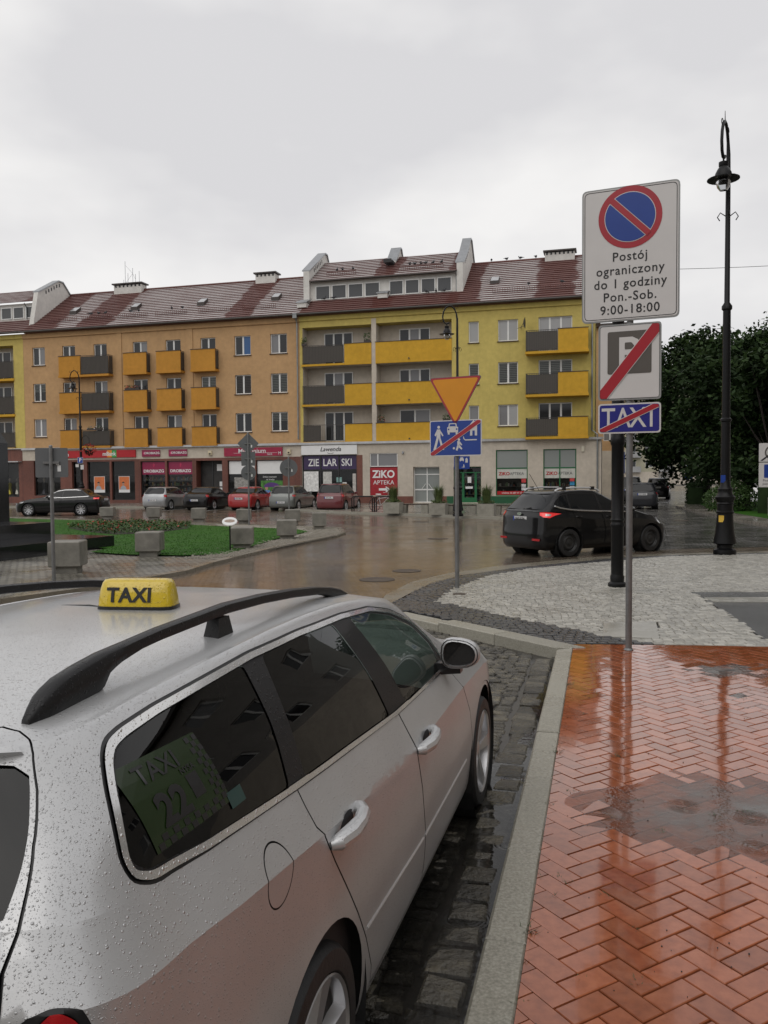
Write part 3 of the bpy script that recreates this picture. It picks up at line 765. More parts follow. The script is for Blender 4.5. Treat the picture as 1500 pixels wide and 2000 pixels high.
def roofmat(name, patches):
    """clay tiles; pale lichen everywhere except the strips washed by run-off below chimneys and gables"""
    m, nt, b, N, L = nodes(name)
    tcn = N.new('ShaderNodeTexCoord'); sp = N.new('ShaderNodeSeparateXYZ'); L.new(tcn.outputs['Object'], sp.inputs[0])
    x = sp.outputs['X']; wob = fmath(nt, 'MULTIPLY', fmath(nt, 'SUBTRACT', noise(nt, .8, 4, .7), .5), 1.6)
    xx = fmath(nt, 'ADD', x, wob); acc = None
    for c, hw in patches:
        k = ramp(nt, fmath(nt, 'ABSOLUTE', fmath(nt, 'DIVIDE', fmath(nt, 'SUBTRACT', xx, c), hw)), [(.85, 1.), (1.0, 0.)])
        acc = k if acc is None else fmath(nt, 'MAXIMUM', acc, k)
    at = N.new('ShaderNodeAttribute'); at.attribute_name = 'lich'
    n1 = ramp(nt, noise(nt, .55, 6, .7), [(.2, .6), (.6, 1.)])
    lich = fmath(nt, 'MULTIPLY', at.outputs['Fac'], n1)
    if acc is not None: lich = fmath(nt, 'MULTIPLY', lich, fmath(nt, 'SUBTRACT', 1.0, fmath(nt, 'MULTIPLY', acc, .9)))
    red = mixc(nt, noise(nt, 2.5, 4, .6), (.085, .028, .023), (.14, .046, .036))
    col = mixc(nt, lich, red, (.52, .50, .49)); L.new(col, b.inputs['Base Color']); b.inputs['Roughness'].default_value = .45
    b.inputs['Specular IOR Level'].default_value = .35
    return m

class Bl:
    def __init__(s, name, label, u0, cat='building'):
        s.u0 = u0; x, y = fw(u0, 0); s.root = thing(name, label, cat, (x, y, 0), -AL)
    def part(s, name, mb, mats, smooth=False, parent=None):
        if parent is not None: return mb.build(name, mats, parent, smooth)
        return mb.build(name, mats, s.root, smooth, loc=(-s.u0, 0, 0))
    def put(s, name, me, u, d, z, parent=None):
        return put(name, me, s.root, (u - s.u0, d, z))

def wall_grid(mb, u0, u1, z0, z1, holes, d=0.0, rev=.15):
    """front wall at depth d with openings, and their reveals"""
    us = sorted({u0, u1, *[h[0] for h in holes], *[h[1] for h in holes]}); zs = sorted({z0, z1, *[h[2] for h in holes], *[h[3] for h in holes]})
    us = [u for u in us if u0 <= u <= u1]; zs = [z for z in zs if z0 <= z <= z1]
    for a, b in zip(us[:-1], us[1:]):
        for c, e in zip(zs[:-1], zs[1:]):
            mu, mz = (a+b)/2, (c+e)/2
            if any(h[0] < mu < h[1] and h[2] < mz < h[3] for h in holes): continue
            mb.add([(a, d, c), (b, d, c), (b, d, e), (a, d, e)], [(0, 1, 2, 3)])
    for h in holes:
        a, b, c, e = h[:4]; k = d + (h[4] if len(h) > 4 else rev)
        mb.add([(a, d, c), (b, d, c), (b, d, e), (a, d, e), (a, k, c), (b, k, c), (b, k, e), (a, k, e)], [(0,4,5,1),(1,5,6,2),(2,6,7,3),(3,7,4,0)])

_wm = {}
def win_meshes(w, h, lay, fr, sillw):
    key = (round(w, 2), round(h, 2), lay, fr.name, sillw)
    if key in _wm: return _wm[key]
    mb = MB(); f = .065
    mb.box(0, w, 0, .06, 0, f); mb.box(0, w, 0, .06, h-f, h); mb.box(0, f, 0, .06, f, h-f); mb.box(w-f, w, 0, .06, f, h-f)
    n = lay; panes = []; cw = w/n
    for i in range(1, n): mb.box(i*cw-.06, i*cw+.06, .002, .058, f, h-f)
    fm = mb.mesh('window', fr)
    for i in range(n):
        x0 = f if i == 0 else i*cw+.06; x1 = w-f if i == n-1 else (i+1)*cw-.06
        panes.append((x0, x1, f, h-f))
    sm = None
    if sillw: s_ = MB(); s_.box(-.06, w+.06, -sillw, .0, -.06, -.012); sm = s_.mesh('sill', M['sill'])
    _wm[key] = (fm, panes, sm); return _wm[key]

def window(bl, u0, u1, z0, z1, d=.12, lay=2, fr=None, glass=None, sill=.20, blind=None, blindh=1.0, name='window'):
    fr = fr or M['pvc']; fm, panes, sm = win_meshes(u1-u0, z1-z0, lay, fr, sill)
    w = bl.put(name, fm, u0, d, z0)
    gl = glass or [M['g_dark']]
    for i, p in enumerate(panes):
        g_ = gl[i % len(gl)]
        if blind:
            mb = MB(); mb.add([(p[0], .055, p[2]), (p[1], .055, p[2]), (p[1], .055, p[3]), (p[0], .055, p[3])], [(0,1,2,3)]); mb.build('room_shade', M['g_dark'], w)
            mb = MB(); k = 0; zt = p[3]
            while zt > p[3] - (p[3]-p[2])*blindh + .05: mb.box(p[0], p[1], .040, .048, zt-.10, zt-.008); zt -= .12
            mb.build('blind', blind, w)
            g_ = M['g_shop']
        mb = MB(); mb.add([(p[0], .03, p[2]), (p[1], .03, p[2]), (p[1], .03, p[3]), (p[0], .03, p[3])], [(0,1,2,3)]); mb.build('pane', g_, w)
    if sm is not None: put('sill', sm, w)
    return w

def bars(mb, a, b, z0, z1, step=.11, r=.008):
    """railing from a to b (u, d): rails and uprights"""
    a, b = np.array(a), np.array(b); L_ = np.hypot(*(b-a)); n = max(2, int(L_/step)); dirv = (b-a)/L_; no = np.array([-dirv[1], dirv[0]])*.018
    for z in (z0+.06, z1-.03):
        q = [tuple(a-no), tuple(b-no), tuple(b+no), tuple(a+no)]
        mb.hexa([(*p, z) for p in q], [(*p, z+.03) for p in q])
    for i in range(n+1):
        c = a + (b-a)*i/n; mb.box(c[0]-r, c[0]+r, c[1]-r, c[1]+r, z0, z1)

def balcony(bl, u0, u1, z0, z1, dep, panel=None, railing=None, mat=None, sides='lr', sheet=True):
    """slab with a solid parapet over part of its front and bars elsewhere"""
    mb = MB(); mb.box(u0-.04, u1+.04, -dep-.04, -.003, z0-.16, z0); s_ = bl.part('balcony', mb, mat)
    if panel:
        mb = MB(); mb.box(panel[0], panel[1], -dep, -dep+.09, z0, z1); bl.part('parapet', mb, mat, parent=s_)
        mb = MB(); mb.box(panel[0]-.03, panel[1]+.03, -dep-.03, -dep+.12, z1+.002, z1+.045); bl.part('coping', mb, M['gut'], parent=s_)
    mb = MB(); mb2 = MB()
    if railing:
        bars(mb, (railing[0], -dep+.03), (railing[1], -dep+.03), z0, z1)
        mb2.box(railing[0]+.03, railing[1]-.03, -dep+.07, -dep+.075, z0+.1, z1-.08)
    for c, e in (('l', u0+.02), ('r', u1-.02)):
        if c in sides: bars(mb, (e, -dep+.03), (e, -.02), z0, z1); mb2.box(e-.003, e+.002, -dep+.13, -.05, z0+.1, z1-.08)
    if mb.v: bl.part('railing', mb, M['rail'], parent=s_)
    if sheet and mb2.v: bl.part('railing_sheet', mb2, M['railsheet'], parent=s_)
    return s_

def tiles(bl, u0, u1, d0, z0, d1, z1, rows, mat, name='roof_tiles', lich=1.0):
    """courses of roof tiles as real steps, one mesh"""
    V = []; F_ = []; T = []; L_ = math.hypot(d1-d0, z1-z0); nx, nz_ = -(z1-z0)/L_, (d1-d0)/L_
    nu = max(1, int((u1-u0)/2.4))
    for r_ in range(rows):
        a, b = r_/rows, (r_+1)/rows; h = .055
        for k in range(nu):
            x0, x1 = u0+(u1-u0)*k/nu, u0+(u1-u0)*(k+1)/nu; jit = RND.uniform(-.008, .008)
            pd = lambda t, o: (d0+(d1-d0)*t + nx*o, z0+(z1-z0)*t + nz_*o)
            p0, p1, p2, pm_ = pd(a, 0), pd(a, h+jit), pd(b, .0), pd(a+(b-a)*.28, h*.72)
            i = len(V); V += [(x0, *p0), (x1, *p0), (x0, *p1), (x1, *p1), (x0, *pm_), (x1, *pm_), (x0, *p2), (x1, *p2)]
            F_ += [(i, i+1, i+3, i+2), (i+2, i+3, i+5, i+4), (i+4, i+5, i+7, i+6)]; T += [0., .12*lich, lich]  # bare lower edges: each course's shadow line, put into the colour
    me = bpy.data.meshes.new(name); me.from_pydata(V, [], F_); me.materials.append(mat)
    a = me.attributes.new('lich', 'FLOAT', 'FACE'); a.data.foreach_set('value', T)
    return tag(bl.put(name, me, 0, 0, 0), kind='stuff')

ROWZ = [(12.32, 10.92), (9.49, 8.09), (6.71, 5.32)]; BALZ = [(9.95, 11.40), (7.17, 8.61), (4.50, 5.73)]
EZ, RZ, RD = 13.57, 17.47, 5.2
# ---------------- ochre block
B = Bl('ochre_apartment_house', 'long ochre apartment house with shops below and pale lichen on its red roof', -29.41)
holes = []
for zt, zb_ in ROWZ:
    for a, b in ((-28.58, -27.43), (-11.24, -9.96), (-8.42, -7.13)): holes.append((a, b, zb_, zt, .17))
for (zt, _), (bz, _) in zip(ROWZ, BALZ):
    for a, b in ((-25.85, -24.70), (-23.05, -21.90), (-19.65, -18.42), (-16.86, -15.62), (-13.98, -12.77)): holes.append((a, b, bz+.12, zt, .17))
mb = MB(); wall_grid(mb, -29.41, -6.16, 4.40, 13.45, holes); mb.box(-29.41, -6.16, .25, 10, 4.3, 13.4)
mb.box(-29.41, -6.16, -.12, -.003, 13.05, 13.42)
for a in (-21.09, -15.10): mb.box(a, a+.5, -.06, -.003, 4.45, 13.05)
B.part('wall', mb, M['ochre'])
gls = [[M['g_dark']], [M['g_curt']], [M['g_dark'], M['g_curt']]]
for r_, (zt, zb_) in enumerate(ROWZ):
    window(B, -28.58, -27.43, zb_, zt, glass=gls[(r_+2) % 3], blind=M['slat'] if r_ == 1 else None, blindh=.45)
    window(B, -11.24, -9.96, zb_, zt, glass=[M['g_dark'], M['g_blue']] if r_ == 0 else [M['g_dark']], blind=M['slat_br'] if r_ == 1 else None)
    window(B, -8.42, -7.13, zb_, zt, glass=[M['g_curt'], M['g_dark']], blind=(None, M['slat'], M['slat'])[r_], blindh=(0, 1, .45)[r_])
    for k, (a, b) in enumerate(((-25.85, -24.70), (-23.05, -21.90), (-19.65, -18.42), (-16.86, -15.62), (-13.98, -12.77))):
        window(B, a, b, BALZ[r_][0]+.12, zt, glass=gls[(k+r_) % 3 if (k+r_) % 3 != 1 else 0], sill=0, name='balcony_door', blind=M['slat'] if (k, r_) == (4, 1) else None)
for r_, (z0, z1) in enumerate(BALZ):
    balcony(B, -25.75, -21.4, z0, z1, .62, (-25.75, -23.85), (-23.85, -21.4), M['ochre_dk'], 'r')
    for a, b in ((-20.10, -18.17), (-17.32, -15.32), (-14.48, -12.52)): balcony(B, a, b, z0, z1, .62, (a, b), None, M['ochre_dk'], 'lr')
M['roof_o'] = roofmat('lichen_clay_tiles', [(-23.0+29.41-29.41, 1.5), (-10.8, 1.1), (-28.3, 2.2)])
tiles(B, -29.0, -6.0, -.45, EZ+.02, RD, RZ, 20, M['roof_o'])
mb = MB(); mb.add([(-29.0, RD, RZ-.02), (-6.0, RD, RZ-.02), (-6.0, 10.6, EZ-.2), (-29.0, 10.6, EZ-.2)], [(0,1,2,3)][:1]); mb.box(-29.0, -6.0, -.40, 10.5, 13.40, 13.52); B.part('roof_back', mb, M['roof_o'])
mb = MB(); mb.tube([(-29.2, RD, RZ+.04), (-6.2, RD, RZ+.04)], .10, 8); B.part('ridge_tiles', mb, pm('ridge_tile', (.10, .03, .022), .5))
mb = MB(); mb.tube([(-29.5, -.52, 13.50), (-6.1, -.52, 13.50)], .085, 8); B.part('gutter', mb, M['gut'])
def chimney(bl, u0, u1, n, ztop=18.05):
    mb = MB(); mb.box(u0, u1, RD-.45, RD+.35, RZ-.4, ztop-.16); c = bl.part('chimney', mb, M['white_pl'])
    mb = MB(); mb.box(u0-.12, u1+.12, RD-.6, RD+.5, ztop-.10, ztop); bl.part('chimney_cap', mb, M['gut'], parent=c)
    mb = MB(); st = (u1-u0)/n
    for i in range(n): mb.box(u0+(i+.3)*st, u0+(i+.7)*st, RD-.462, RD-.44, ztop-.32, ztop-.105)
    bl.part('flue_openings', mb, M['black'], parent=c); return c
chimney(B, -24.25, -21.7, 7); chimney(B, -11.6, -9.95, 5)
mb = MB()
for x, h in ((-23.45, 1.9), (-23.2, .9), (-22.75, 1.3), (-22.5, .8), (-23.6, .4), (-22.15, 1.0)): mb.tube([(x, RD, 17.9), (x, RD, 18.05+h)], .018, 5)
mb.tube([(-23.4, RD, 19.6), (-22.75, RD, 18.9)], .01, 4); mb.tube([(-23.4, RD, 18.2), (-22.75, RD, 18.9)], .01, 4); mb.tube([(-22.75, RD, 18.9), (-22.5, RD, 18.4)], .01, 4)
B.part('antenna_mast', mb, M['zinc'])
def skylight(bl, u, d, z):
    mb = MB(); s_ = .68; mb.prism([(u-.32, z), (u+.32, z), (u+.32, z+.12), (u-.32, z+.12)], d-.1, d+.5)
    mb = MB(); sl = (RZ-EZ)/(RD+.45)
    B_ = [(u-.3, d-.1, z), (u+.3, d-.1, z), (u+.3, d+.55, z+.65*sl), (u-.3, d+.55, z+.65*sl)]; T_ = [(p[0], p[1], p[2]+(.22 if i > 1 else .26)) for i, p in enumerate(B_)]
    mb.hexa(B_, T_); w = bl.part('roof_hatch', mb, M['gut'])
    mb = MB(); mb.add([(p[0]*1.0+(.04 if i in (0, 3) else -.04), p[1], p[2]+.006) for i, p in enumerate(T_)], [(0,1,2,3)]); bl.part('hatch_lid', mb, M['ledge'], parent=w)
for u_ in (-26.0, -20.5, -14.77, -8.7): skylight(B, u_, 1.75, EZ+2.2*(RZ-EZ)/(RD+.45))
def snowguard(bl, u0, u1, d=.55, base=None):
    mb = MB(); z = EZ+(d+.45)*(RZ-EZ)/(RD+.45) if base is None else base
    bars(mb, (u0, d), (u1, d), z+.06, z+.40, .16, .012); bl.part('snow_guard', mb, pm('guard_iron', (.13, .04, .03), .5) if 'guard' not in M else M['guard'])
M['guard'] = pm('guard_iron', (.12, .038, .03), .5)
for a in (-27.5, -24.4, -21.3, -18.0, -14.4, -10.8): snowguard(B, a, a+2.6)
mb = MB(); mb.tube([(-6.3, -.5, 13.45), (-6.3, -.12, 12.95), (-6.3, -.12, 4.7)], .055, 8); mb.box(-6.45, -6.15, -.6, -.35, 13.25, 13.6); B.part('downpipe', mb, M['pipe'])
# ground floor
GF = -.40
sh = [(-24.95, -24.15, .2, 3.3, .3), (-23.6, -21.62, .35, 3.3, .2), (-21.45, -19.45, .35, 3.3, .2), (-18.95, -16.88, .55, 3.28, .2), (-16.72, -14.62, .55, 3.28, .2), (-14.3, -12.2, .15, 3.26, .8), (-11.75, -9.6, .5, 3.24, .2), (-9.5, -7.42, .5, 3.24, .2), (-28.4, -26.0, .7, 3.4, .25)]
mb = MB(); wall_grid(mb, -29.41, -6.05, 0, 3.45, sh, GF); mb.box(-29.41, -6.05, .35, 10, -.05, 4.38); B.part('ground_floor_wall', mb, M['tileb'])
mb = MB(); mb.box(-29.41, -6.05, GF+.002, .3, 3.452, 4.36); B.part('fascia', mb, M['shopcream'])
mb = MB(); mb.box(-29.41, -6.05, GF-.14, -.13, 4.37, 4.43); mb.box(-29.41, -6.05, GF-.155, GF-.10, 4.27, 4.372); B.part('ledge', mb, M['ledge'])
mb = MB(); mb.box(-29.4, -6.06, .345, .352, .1, 3.4); B.part('shop_interior', mb, pm('shop_gloom', (.03, .028, .026), .6, var=.4, vs_=2))
def sign_box(bl, name, u0, u1, z0, z1, col, d=GF-.10, dep=.095, rough=.35, mt=None):
    mb = MB(); mb.box(u0, u1, d, d+dep, z0, z1); m_ = mt or pm(name + '_paint', col, rough, var=.06); return bl.part(name, mb, m_)
def lettering(bl, parent, s_, u, z, size, m_, d=GF-.105, bold=0, wide=1., space=1., shear=0):
    return text('lettering', s_, size, m_, parent, (u, d, z), ext=.004, bold=bold, wide=wide, space=space, shear=shear)
def shopglass(bl, u0, u1, z0, z1, d, fr, n=1, trans=True, name='shop_window', mid=None, gm=None):
    mb = MB(); f = .06; mb.box(u0, u1, d, d+.07, z0, z0+f); mb.box(u0, u1, d, d+.07, z1-f, z1); mb.box(u0, u0+f, d, d+.07, z0+f, z1-f); mb.box(u1-f, u1, d, d+.07, z0+f, z1-f)
    for i in range(1, n): c = u0+(u1-u0)*i/n; mb.box(c-.035, c+.035, d+.002, d+.068, z0+f, z1-f)
    if mid: mb.box(u0+f, u1-f, d+.004, d+.066, mid-.035, mid+.035)
    w = bl.part(name, mb, fr)
    mb = MB(); mb.add([(u0+f, d+.04, z0+f), (u1-f, d+.04, z0+f), (u1-f, d+.04, z1-f), (u0+f, d+.04, z1-f)], [(0,1,2,3)])
    bl.part('pane', mb, gm or (M['g_shop'] if trans else M['g_dark']), parent=w); return w
red = pm('signal_red_sign', (.42, .008, .014), .35, var=.05); mag = pm('magenta_sign', (.26, .012, .062), .35, var=.05)
s1 = sign_box(B, 'bank_sign', -25.35, -19.3, 3.60, 4.16, None, mt=red)
for a, b, c in ((-21.72, -21.32, (.72, .24, .02)), (-21.32, -20.92, (.03, .30, .06))):
    mb = MB(); mb.box(a, b, GF-.107, GF-.1, 3.60, 4.16); B.part('colour_block', mb, pm('colour_block_paint', c, .35), parent=s1)
lettering(B, s1, 'mBank', -21.55, 3.87, .42, M['white'], GF-.112, .008); lettering(B, s1, 'n', -25.2, 3.86, .42, M['white'], GF-.112, .006)
w = shopglass(B, -24.95, -24.15, .2, 3.3, GF+.22, M['blackfr'], 1, mid=2.3, name='shop_door')
def poster(bl, par, u0, u1, z0, z1, d):
    mb = MB(); mb.box(u0, u1, d, d+.01, z0, z1); p = bl.part('poster', mb, M['white'], parent=par)
    mb = MB(); mb.box(u0+.03, u1-.03, d-.002, d, z0+.22, z1-.03); bl.part('poster_field', mb, pm('poster_orange', (.62, .17, .05), .5), parent=par)
    c = (u0+u1)/2-.08; zc = z0+.66
    mb = MB(); mb.prism([(c+.26*cos(a), z0+.225+.30*max(0, sin(a))) for a in np.linspace(0, pi, 12)], d-.004, d-.002); mb.mat(1).prism([(c+.10*cos(a), zc+.14*sin(a)) for a in np.linspace(0, 2*pi, 14)[:-1]], d-.005, d-.003)
    mb.mat(2).prism([(c+.115*cos(a), zc+.07+.10*sin(a)) for a in np.linspace(0, pi, 10)], d-.006, d-.004)
    bl.part('poster_print', mb, [pm('print_shirt', (.35, .38, .42), .5), pm('print_skin', (.42, .25, .17), .5), pm('print_hair', (.03, .02, .015), .5)], parent=par)
for a, b in ((-23.6, -21.62), (-21.45, -19.45)):
    w = shopglass(B, a, b, .35, 3.3, GF+.14, M['blackfr'], 1, mid=2.25); c = (a+b)/2; poster(B, w, c-.5, c+.45, .92, 2.16, GF+.16)
for a, b in ((-18.75, -17.25), (-16.50, -15.0)):
    q = sign_box(B, 'shop_sign', a, b, 3.62, 4.12, None, mt=mag); lettering(B, q, 'DROBIAZG', (a+b)/2+.12, 3.87, .23, M['white'], GF-.112, .004, 1.1)
    mb = MB(); mb.lathe([(1e-3, 0), (.09, 0), (.09, .006), (1e-3, .006)], 10, (a+.2, GF-.115, 3.87), 'y'); B.part('emblem', mb, pm('pink_emblem', (.6, .10, .2), .4), parent=q)
def shelves(bl, par, u0, u1, z0, z1, d, seed):
    rr = random.Random(seed); mb = MB(); n = max(2, int((z1-z0)/.36))
    for i in range(n+1): z = z0+(z1-z0)*i/n; mb.box(u0, u1, d, d+.3, z, z+.03)
    sh_ = bl.part('shelf', mb, pm('grey_shelf', (.22, .20, .18), .5), parent=par)
    cols = [(.45, .42, .38), (.30, .07, .05), (.10, .16, .24), (.5, .33, .10), (.08, .08, .08), (.16, .25, .12)]
    mb = MB()
    for i in range(n):
        z = z0+(z1-z0)*i/n+.032; x = u0+.03
        while x < u1-.1:
            w_ = rr.uniform(.05, .14); h_ = rr.uniform(.10, .29)
            if rr.random() < .85: mb.mat(rr.randrange(6)).box(x, x+w_*.9, d+.03, d+.2, z, z+h_)
            x += w_
    tag(bl.part('goods', mb, [pm('goods%d' % k, c, .4) for k, c in enumerate(cols)], parent=par), kind='stuff')
for k, (a, b) in enumerate(((-18.95, -16.88), (-16.72, -14.62))):
    w = shopglass(B, a, b, .55, 3.28, GF+.14, M['blackfr'], 1); c = (a+b)/2
    mb = MB(); mb.box(a+.06, b-.06, GF+.155, GF+.165, 2.27, 3.22); q = B.part('window_banner', mb, mag, parent=w)
    lettering(B, w, 'DROBIAZG', c, 2.52, .30, M['white'], GF+.15, .008, 1.15)
    mb = MB()
    for a_ in np.linspace(.2, pi-.2, 5): mb.prism([(c, 2.78), (c+.10*cos(a_)-.03*sin(a_), 2.80+.30*sin(a_)), (c+.16*cos(a_), 2.82+.33*sin(a_)), (c+.10*cos(a_)+.03*sin(a_), 2.80+.26*sin(a_))][::1], GF+.148, GF+.154)
    B.part('emblem', mb, pm('pink_flower_emblem', (.55, .04, .12), .4), parent=w)
    shelves(B, w, a+.1, b-.1, .6, 2.2, GF+.3, k)
mb = MB(); mb.box(-14.3, -12.2, GF+.78, GF+.80, .15, 3.26); dr = B.part('shop_door', mb, M['g_dark'])
mb = MB()
for a in (-14.28, -13.35, -12.28): mb.box(a, a+.08, GF+.70, GF+.78, .15, 3.24)
mb.box(-14.2, -12.28, GF+.71, GF+.775, 2.35, 2.45); B.part('door_frame', mb, M['blackfr'], parent=dr)
mb = MB(); mb.box(-12.95, -12.3, GF+.68, GF+.70, 2.5, 3.0); mb.box(-12.75, -12.35, GF+.68, GF+.70, 1.35, 1.7); mb.box(-12.75, -12.35, GF+.68, GF+.70, 1.05, 1.25); B.part('door_notice', mb, M['white'], parent=dr)
s2 = sign_box(B, 'bank_sign', -11.97, -7.4, 3.54, 4.15, None, mt=pm('crimson_sign', (.30, .008, .045), .35)); lettering(B, s2, 'Millennium', -9.75, 3.90, .46, M['white'], GF-.112, .003, 1.08); lettering(B, s2, 'bank', -8.35, 3.66, .2, M['white'], GF-.112); lettering(B, s2, 'M', -7.6, 3.72, .3, M['white'], GF-.112)
mb = MB(); mb.box(-11.2, -7.8, GF-.106, GF-.1, 3.755, 3.77); B.part('sign_line', mb, M['white'], parent=s2)
for a, b in ((-11.75, -9.6), (-9.5, -7.42)):
    w = shopglass(B, a, b, .5, 3.24, GF+.14, M['blackfr'], 1)
    mb = MB(); mb.box(a+.06, b-.06, GF+.15, GF+.165, 2.25, 3.19); B.part('window_panel', mb, M['white'], parent=w)
mb = MB(); mb.box(-11.3, -10.2, GF+.16, GF+.17, 1.2, 2.0); B.part('notice_board', mb, pm('notices', (.28, .27, .25), .5, var=.5, vs_=8), parent=w)
mb = MB(); mb.box(-9.2, -7.5, GF+.155, GF+.165, .62, 1.75); q = B.part('poster', mb, pm('green_poster', (.06, .20, .03), .4, var=.6, vs_=5), parent=w)
mb = MB(); mb.prism([(-8.6+.62*cos(a)+.25, 1.28+.34*sin(a)) for a in np.linspace(0, pi, 12)], GF+.148, GF+.154); mb.mat(1).prism([(-8.75+.12*cos(a), 1.22+.16*sin(a)) for a in np.linspace(0, 2*pi, 12)[:-1]], GF+.149, GF+.153); mb.mat(2).prism([(-9.1, .64), (-8.35, .64), (-8.5, 1.06), (-8.95, 1.06)], GF+.15, GF+.154)
B.part('poster_print', mb, [pm('print_umbrella', (.09, .03, .18), .4), pm('print_face', (.4, .24, .16), .5), pm('print_blue_shirt', (.10, .22, .45), .5)], parent=w)
lettering(B, w, 'Dobry moment', -8.5, 2.02, .17, M['white'], GF+.15); lettering(B, w, 'na kredyt', -8.45, 1.83, .17, M['white'], GF+.15)
for u_ in (-13.1, -6.9):
    mb = MB(); mb.box(u_-.14, u_+.14, GF-.14, GF, 3.65, 3.98); q = B.part('alarm_box', mb, pm('cream_box', (.6, .52, .36), .4)); mb = MB(); mb.box(u_-.07, u_+.07, GF-.16, GF-.14, 3.7, 3.8); B.part('alarm_lamp', mb, M['gut'], parent=q)
# left boutique
w = shopglass(B, -28.4, -26.0, .7, 3.4, GF+.16, M['blackfr'], 2)
mb = MB(); mb.box(-28.4, -26.0, GF+.25, GF+.75, .55, .72); B.part('display_floor', mb, pm('display_board', (.35, .30, .26), .5), parent=w)

# ---------------- yellow-green block on the right
Y = Bl('yellow_apartment_house', 'yellow apartment house with loggias, a wide attic dormer and a pharmacy below', -6.16)
NZ = [(12.39, 10.97), (9.57, 8.15), (6.74, 5.31)]
holes = [(-5.94, -.78, 4.46, 12.62, 1.1), (-.48, 4.87, 4.46, 12.66, 1.1)]
for zt, zb_ in NZ: holes += [(6.03, 6.72, zb_, zt, .15), (8.02, 9.35, zb_, zt, .15)]
for (zt, _), z0 in zip(NZ, (10.06, 7.26, 4.50)): holes.append((10.70, 12.88, z0+.12, zt+.03, .15))
mb = MB(); wall_grid(mb, -6.16, 14.3, 4.40, 13.45, holes); mb.box(-6.16, 14.3, 1.25, 10, 4.3, 13.4); mb.add([(14.3, 0, 4.4), (14.3, 10, 4.4), (14.3, 10, 13.4), (14.3, 0, 13.4)], [(0,1,2,3)])
mb.box(-6.16, 14.32, -.12, -.003, 13.08, 13.42); mb.box(4.88, 5.2, -.05, -.003, 4.45, 13.05)
Y.part('wall', mb, M['yellow'])
mb = MB(); mb.box(-5.94, -.78, 1.095, 1.2, 4.4, 12.65); mb.box(-.48, 4.87, 1.095, 1.2, 4.4, 12.68)
for a, b in ((-5.94, -.78), (-.48, 4.87)):
    for x in (a, b): mb.box(x-.004, x+.004, .02, 1.09, 4.46, 12.6)
mb.box(-.80, -.46, -.05, -.004, 4.46, 13.0)
Y.part('loggia_wall', mb, M['cream'])
LB = [(10.02, 11.33), (7.17, 8.50), (4.50, 5.70)]
for r_, (z0, z1) in enumerate(LB):
    for a, b in ((-5.94, -.78), (-.48, 4.87)):
        mb = MB(); mb.box(a+.006, b-.006, .02, 1.09, z0-.18, z0); s_ = Y.part('loggia_floor', mb, M['cream'])
    mb = MB(); mb.box(-2.78, -.80, -.10, .02, z0-.16, z1); q = Y.part('parapet', mb, M['yel_bal']); mb = MB(); mb.box(-2.8, -.78, -.13, .04, z1+.002, z1+.04); Y.part('coping', mb, M['gut'], parent=q)
    mb = MB(); mb.box(-6.0, -2.78, -.14, .02, z0-.16, z0-.02); Y.part('slab_edge', mb, M['yel_bal'], parent=q)
    mb = MB(); bars(mb, (-5.95, -.06), (-2.80, -.06), z0, z1); Y.part('railing', mb, M['rail'], parent=q)
    mb = MB(); mb.box(-5.9, -2.85 if r_ < 2 else -4.6, -.02, -.015, z0+.08, z1-.06); Y.part('railing_sheet', mb, M['railsheet'], parent=q)
    mb = MB(); mb.box(-.50, 4.88, -.10, .02, z0-.16, z1); q = Y.part('parapet', mb, M['yel_bal']); mb = MB(); mb.box(-.52, 4.90, -.13, .04, z1+.002, z1+.04); Y.part('coping', mb, M['gut'], parent=q)
    mb = MB(); mb.lathe([(.05, 0), (.05, -.1), (1e-3, -.1)], 8, (1.9, -.10, z0+.1), 'y'); Y.part('drain_spout', mb, M['gut'], parent=q)
    window(Y, -4.65, -2.5, z0+.05, 12.32-2.83*r_, d=1.02, lay=3, glass=[M['g_dark'], M['g_curt'] if r_ == 1 else M['g_dark'], M['g_dark']], sill=0, name='loggia_window')
    window(Y, .94, 3.15, z0+.75, 12.34-2.83*r_, d=1.02, lay=(3, 3, 2)[r_], glass=[M['g_dark'], M['g_curt']], sill=.1, name='loggia_window')
for r_, (zt, zb_) in enumerate(NZ):
    window(Y, 6.03, 6.72, zb_, zt, lay=1, glass=[M['g_lite'] if r_ == 0 else M['g_curt']], blind=M['slat'] if r_ == 1 else None)
    window(Y, 8.02, 9.35, zb_, zt, glass=[(M['g_lite'], M['g_curt'])[r_ == 2], M['g_lite']], blind=M['slat'] if r_ == 1 else None)
    z0 = (10.06, 7.26, 4.50)[r_]
    window(Y, 10.70, 12.88, z0+.12, zt+.03, lay=3, glass=[M['g_lite']] if r_ == 0 else [M['g_dark']], sill=0, blind=M['slat'] if r_ == 1 else None, name='balcony_door')
    balcony(Y, 9.95, 13.92, z0, z0+1.38 if r_ < 2 else z0+1.24, .9, (12.02, 13.92), (9.95, 12.02), M['yel_bal'], 'lr')
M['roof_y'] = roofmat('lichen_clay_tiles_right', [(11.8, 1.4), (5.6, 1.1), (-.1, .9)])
tiles(Y, 5.3, 14.6, -.45, EZ+.02, RD, RZ+.05, 20, M['roof_y']); tiles(Y, -6.0, 5.3, -.45, EZ+.02, 1.28, 14.78, 6, M['roof_y'], lich=.12)
